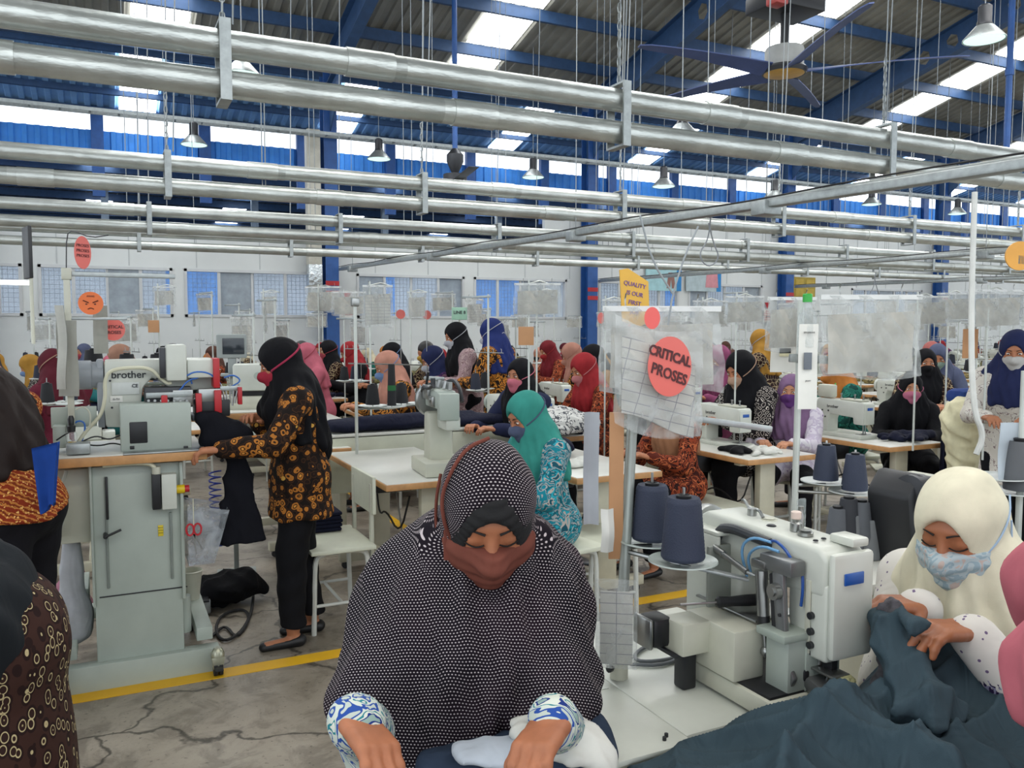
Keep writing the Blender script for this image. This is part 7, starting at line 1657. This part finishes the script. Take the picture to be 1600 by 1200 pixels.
lb = mat('hose_lightblue', '6FA0C8', .25, var=0); db = mat('hose_darkblue', '244E96', .3, var=0)
for k, pts in enumerate((((.02, .055, .26), (.03, .07, .33), (-.01, .07, .365), (-.06, .055, .36)), ((-.0, .06, .27), (.0, .075, .32), (-.05, .08, .355), (-.10, .07, .35)), ((-.05, .05, .36), (-.08, .06, .37), (-.12, .06, .35), (-.14, .06, .32)), ((-.15, .05, .33), (-.16, .055, .28), (-.15, .05, .24)))):
    mb = MB(); mb.tube(pts, .0035, 8, smooth=2); mb.build('air_hose', lb if k < 2 else db, NM)
# air cylinder, rod and clamp arm
mb = MB(); mb.cyl((-.06, .085, .30), (-.07, .085, .20), .0145, 20); mb.build('air_cylinder', steel, NM); mb = MB(); mb.cyl((-.07, .085, .20), (-.073, .085, .165), .0148, 20); mb.build('cylinder_end', black, NM); mb = MB(); mb.cyl((-.073, .085, .165), (-.08, .085, .12), .006, 12); mb.ball((-.08, .085, .12), .013, 10); mb.build('piston_rod', steel, NM)
nb('cylinder_bracket', steel, (-.06, .08, .315), (.045, .035, .02), .004); nb('clamp_head', mat('clamp_grey', '7A7C7C', .35, .6), (-.11, .07, .325), (.10, .045, .035), .005)
mb = MB(); mb.cyl((.10, .09, .315), (-.03, .10, .29), .007, 14); mb.cyl((.10, .09, .315), (.06, .093, .308), .009, 14); mb.cyl((-.03, .10, .29), (-.055, .09, .285), .004, 8); mb.build('tie_rod', steel, NM)
mb = MB(); mb.prism([(-.135, .31), (-.10, .31), (-.125, .10), (-.165, .07), (-.175, .09), (-.15, .13)], .014, T(0, .085, 0), 0, .004); mb.build('clamp_arm', mat('clamp_grey', ''), NM)
mb = MB(); mb.prism([(-.105, .31), (-.088, .30), (-.108, .10), (-.15, .055), (-.16, .06), (-.122, .11)], .018, T(0, .08, 0), 0, .003); mb.build('clamp_arm_edge', black, NM)
mb = MB(); mb.cyl((-.12, .093, .27), (-.12, .108, .27), .018, 18); mb.cyl((-.12, .108, .27), (-.12, .112, .27), .010, 14); mb.build('pivot_bolt', steel, NM)
for x, z in ((-.13, .22), (-.14, .16), (-.145, .12)): mb = MB(); mb.cyl((x, .092, z), (x, .096, z), .004, 8); mb.build('small_screw', dsteel, NM)
for z in (.19, .225, .16): mb = MB(); mb.cyl((-.175, .041, z), (-.175, .05, z), .008, 12); mb.build('tension_screw', dsteel, NM)
nb('hinge_strip', white2, (-.165, .044, .22), (.014, .004, .16), .001)
# bed arm with presser
mb = MB(); mb.prism([(-.15, .065), (-.15, .09), (-.24, .075), (-.245, .045), (-.22, .04)], .06, T(0, .02, 0), 0, .006); mb.build('bed_arm', mat('clamp_grey', ''), NM)
nb('presser_plate', steel, (-.20, .01, .105), (.07, .05, .006), .002); nb('presser_foot', dsteel, (-.19, .0, .125), (.03, .02, .04), .004); mb = MB(); mb.cyl((-.185, .0, .07), (-.185, .0, .14), .004, 8); mb.cyl((-.17, .01, .11), (-.17, .01, .14), .005, 8); mb.build('needle_bar', steel, NM)
mb = MB(); mb.cyl((-.235, .0, .035), (-.235, .0, .085), .027, 20); mb.build('rubber_drum', rubber, NM); mb = MB(); mb.lathe([(.022, 0), (.026, .012), (.016, .02)], 12, T(-.23, .0, .086)); mb.build('yellow_thread_waste', mat('thread_yellow', 'B0AE80', .9, var=.1, bump=1, bscale=200, bdist=.01), NM)
nb('knee_link', dsteel, (-.155, .045, .09), (.03, .02, .03), .008)
# stepper motor unit at the far-left of the base
nb('motor_stem', dsteel, (.075, .195, .045), (.04, .04, .09), .006); nb('motor_shelf', dsteel, (.085, .20, .095), (.10, .11, .01), .003); nb('motor_box', white2, (.06, .205, .135), (.085, .085, .075), .006); nb('stepper_motor', black, (.105, .262, .14), (.07, .06, .07), .012); nb('motor_cap', steel, (.107, .297, .14), (.072, .012, .072), .006)
NM.scale = (.92, .92, .95); NM.location = (1.325, 1.39, tz)
# screwdriver, power cord, dirty rag, pale bottle caps
o = thing('screwdriver', 'black-handled screwdriver lying on the base of the nearest machine', 'screwdriver', (1.335 - .08, 1.36 + .05, tz + .195), 72); mb = MB(); mb.lathe([(.008, -.055), (.013, -.05), (.011, -.02), (.013, .02), (.013, .045), (.008, .055)], 14, RY(90)); mb.build('handle', black, o); mb = MB(); mb.cyl((-.055, 0, 0), (-.14, 0, 0), .003, 8); mb.build('shaft', steel, o); o.rotation_euler = (0, 0, R(-15))
mb = MB(); mb.tube([PZ(*p_, tz + .006) for p_ in ((1090, 1012), (1060, 1002), (1010, 1008), (988, 1025), (1000, 1035), (1050, 1030), (1080, 1018), (1040, 1040), (985, 1038))], .0045, 8, smooth=2); tag(mb.build('power_cord', mat('cord_grey', '5C6064', .5, var=0), None), 'grey power cord looped on the nearest machine table', 'cord')
s = SDF()
rr = random.Random(5); p0 = Vector((1.40, 1.13, 1.02))
for k in range(14): p1 = p0 + Vector((rr.uniform(-.012, .012), rr.uniform(-.012, .012), -.02)); s.cone(p0, p1, .016 + .01 * rr.random(), .014, .01); p0 = p1
tag(ob('thread_rag', md_mesh('thread_rag', s.mesh_data(.005, ridge(44, .010, 60)), mat('rag_grey', '4A484C', .95, var=.25, vscale=60)), None), 'tangled grey thread waste hanging from the nearest machine head', 'thread waste')
# slate cloth: sleeve held in the hands and the big heap in front
tealc = cloth('slate_teal_cloth', '36464E', fold=.45, fscale=14)
hx0, hx1, hy0, hy1 = .86, 2.15, .84, 1.27
nx, ny = 260, 110; xs = np.linspace(hx0, hx1, nx); ys = np.linspace(hy0, hy1, ny); X, Y = np.meshgrid(xs, ys); r_ = np.random.RandomState(5)
w1 = .12 * np.sin(X * 4.1 + Y * 3) + .08 * np.sin(Y * 7 - X * 2); ux = X + w1; uy = Y + .10 * np.sin(X * 5)
def rid(v, p=1.0): return (1 - np.abs(np.sin(v))) ** p
Z = .79 + .05 * np.exp(-((X - 1.5) / .35) ** 2) + .07 * rid(ux * 7 + uy * 3.0 + .8, 2.2) + .05 * rid(ux * 5 - uy * 10 + 1, 2.4) + .032 * rid(ux * 17 + uy * 11, 2.0) + .026 * rid(ux * 12 - uy * 19 + 2, 2.0) + .010 * rid(ux * 40 + uy * 22 + 2, 1.6)
Z += .10 * np.exp(-(((X - 1.52) / .13) ** 2 + ((Y - 1.13) / .14) ** 2))
ex = np.minimum(np.minimum((X - hx0 - .03 * np.sin(Y * 14)) / .16, 1), (hx1 - X) / .12); ey = np.minimum((hy1 - .02 * np.sin(X * 9) - .05 * np.cos(X * 5) - Y) / .12, (Y - hy0) / .05 + .3); e_ = np.clip(np.minimum(ex, ey), 0, 1); e_ = np.sqrt(e_ * (2 - e_))
Z = .735 + (Z - .735) * e_
V = np.concatenate([np.stack([X, Y, Z], 2).reshape(-1, 3), np.stack([X, Y, np.minimum(Z - .004, .73 + 0 * Z)], 2).reshape(-1, 3)]); F = []
ii, jj = np.meshgrid(np.arange(nx - 1), np.arange(ny - 1)); a_ = (jj * nx + ii).ravel(); N_ = nx * ny
F = np.concatenate([np.stack([a_, a_ + 1, a_ + nx + 1, a_ + nx], 1), np.stack([a_, a_ + nx, a_ + nx + 1, a_ + 1], 1) + N_])
rim = np.concatenate([np.arange(nx - 1), np.arange(ny - 1) * nx + nx - 1, (ny - 1) * nx + np.arange(nx - 1, 0, -1), np.arange(ny - 1, 0, -1) * nx]); rn = np.roll(rim, -1)
F = np.concatenate([F, np.stack([rim, rim + N_, rn + N_, rn], 1)])
tag(ob('fabric_heap', md_mesh('fabric_heap', (V, F), tealc)), 'large heap of slate teal cloth spread before the cream hijab woman', 'cloth')
mb = MB(); mb.rbox((1.62, 1.03, .715), (.86, .40, .03), .006); wt = thing('work_table', 'pale work table buried under the slate teal cloth', 'table'); mb.build('tabletop', lamin, wt)
for x in (1.28, 1.96):
    for y in (.88, 1.18): mb = MB(); mb.rbox((x, y, .35), (.04, .04, .70), .004); mb.build('leg', cream, wt)
a, b, c_ = PD(1385, 985, 1.66), PD(1440, 1040, 1.60), PD(1470, 1100, 1.52)
s = SDF(); s.cone(PD(1385, 972, 1.66), PD(1393, 1015, 1.62), .034, .034, .03); s.cone(PD(1378, 966, 1.68), PD(1432, 972, 1.58), .020, .024, .02); s.cone(PD(1393, 1015, 1.62), PD(1412, 1060, 1.58), .034, .036, .03); s.cone(PD(1412, 1060, 1.58), PD(1440, 1105, 1.54), .04, .07, .04)
tag(ob('held_sleeve', md_mesh('held_sleeve', s.mesh_data(.005, ridge(71, .024, 30)), tealc), None), 'gathered slate teal sleeve held up in both hands by the cream hijab woman', 'cloth')
# grey cones, black machine behind the cream hijab
for i, (px, py, lab) in enumerate(((1308, 845, 'grey thread cone in front of the five behind the nearest machine'), (1330, 855, 'grey thread cone touching the nearest machine arm'), (1325, 830, 'dark grey thread cone at the back of the cluster'), (1345, 835, 'light grey thread cone next to the stool leg'), (1358, 862, 'low grey thread cone beside the white bowl'))):
    q = PD(px, py, 2.35); dup(CG, (q.x, q.y, q.z - .02), 0, lab, None, {'grey_thread': mat('thread_grey%d' % (i % 3), ('55585E', '6E7174', '2C2E34')[i % 3], .75)}, .95)
q = PD(1340, 868, 2.38); o = thing('side_table', 'low white table behind the nearest machine holding grey cones', 'table', (q.x + .1, q.y, 0)); mb = MB(); mb.rbox((0, 0, q.z - .015), (.62, .42, .03), .005); mb.build('tabletop', lamin, o); mb = MB(); mb.rbox((0, 0, (q.z - .03) / 2), (.08, .3, q.z - .03), .005); mb.build('leg', cream, o)
tzz = q.z
q = PD(1400, 850, 2.3); o = thing('sewing_machine', 'cream sewing machine with black slanted motor cover behind the cream hijab', 'sewing machine', (q.x, q.y, tzz), 90)
mb = MB(); mb.prism([(-.02, 0), (.07, 0), (.09, .24), (.0, .26), (-.045, .2)], .14, None, 0, .014); mb.build('motor_cover', black, o, RZ(-90) @ T(0, 0, 0)); mb = MB(); mb.lathe([(.03, 0), (.055, .005), (.055, .05), (.03, .055)], 22, T(-.05, .02, .2) @ RX(90)); mb.build('handwheel', dsteel, o)
mb = MB(); mb.prism([(-.14, 0), (-.02, 0), (-.03, .24), (-.12, .24)], .13, None, 0, .012); mb.build('body', white2, o, T(.0, -.03, 0) @ RZ(-90) @ T(.14, 0, 0)); mb = MB(); mb.rbox((-.16, -.1, .02), (.3, .14, .04), .006); mb.build('bed', white, o)
q = PD(1409, 777, 2.12); text('brother', .026, T(q.x, q.y, q.z) @ RZ(-22) @ RX(90), white, None) if False else None
text('brother', .028, T(-.0715, -.045, .215) @ RZ(-90) @ RX(90), white, o)
# cones and papers at the far edge
o = thing('thread_stand', 'thread stand with trays cut off by the frame beside the rose hijab', 'thread stand'); q = PD(1592, 800, 2.6); mb = MB(); mb.cyl((q.x, q.y, .75), (q.x, q.y, 1.45), .01, 10); mb.build('pole', mat('pole_white', ''), o)
for i, (px, py) in enumerate(((1562, 745), (1585, 768))): c_ = PD(px, py, 2.6); mb = MB(); mb.lathe([(.012, -.014), (.075, -.002), (.086, .004), (.086, .0), (.03, -.01)], 24, T(*c_)); mb.build('disc_tray', mat('tray_grey', ''), o)
c_ = PD(1592, 768, 2.6); dup(CG, (c_.x, c_.y, c_.z + .003), 0, 'wide grey thread cone at the frame edge above the rose hijab', None, None, 1.3)
q = PD(1582, 705, 2.6); paper_sheet('instruction_sheet', 'pale blue-white printed sheet hanging above the grey cone at the frame edge', q, .085, .18, -30, mat('paper_blueish', 'BCC6CE', .7), 2, .005)
# ---------------------------------------------------------------- tell alike things apart by their place along the row
bpy.context.view_layer.update()
ORD = 'first second third fourth fifth sixth seventh eighth ninth tenth eleventh twelfth thirteenth fourteenth fifteenth sixteenth seventeenth eighteenth nineteenth twentieth'.split()
def ordinal(n): return ORD[n] if n < 20 else ('twenty-' + ORD[n - 20] if n < 29 else ('thirtieth' if n == 29 else ('thirty-' + ORD[n - 30] if n < 39 else 'last')))
def screen_x(o):
    v = o.matrix_world.translation; d = Vector((math.sin(_a), math.cos(_a))); r_ = Vector((math.cos(_a), -math.sin(_a)))
    dep = v.x * d.x + v.y * d.y; return 800 + FPX * (v.x * r_.x + v.y * r_.y) / max(dep, .1)
byl = {}
for o in list(sc.objects):
    if o.parent is None and o.get('group') and o.get('label'): byl.setdefault(o['label'], []).append(o)
def wipe(o):
    for c in list(o.children): wipe(c)
    bpy.data.objects.remove(o)
for lab, L_ in byl.items():
    keep = []
    for o in L_:
        if -130 < screen_x(o) < 1730: keep.append(o)
        else: wipe(o)
    if len(keep) > 1:
        keep.sort(key=screen_x)
        for i, o in enumerate(keep): o['label'] = lab + ', ' + ordinal(i) + ' from the first-window end'
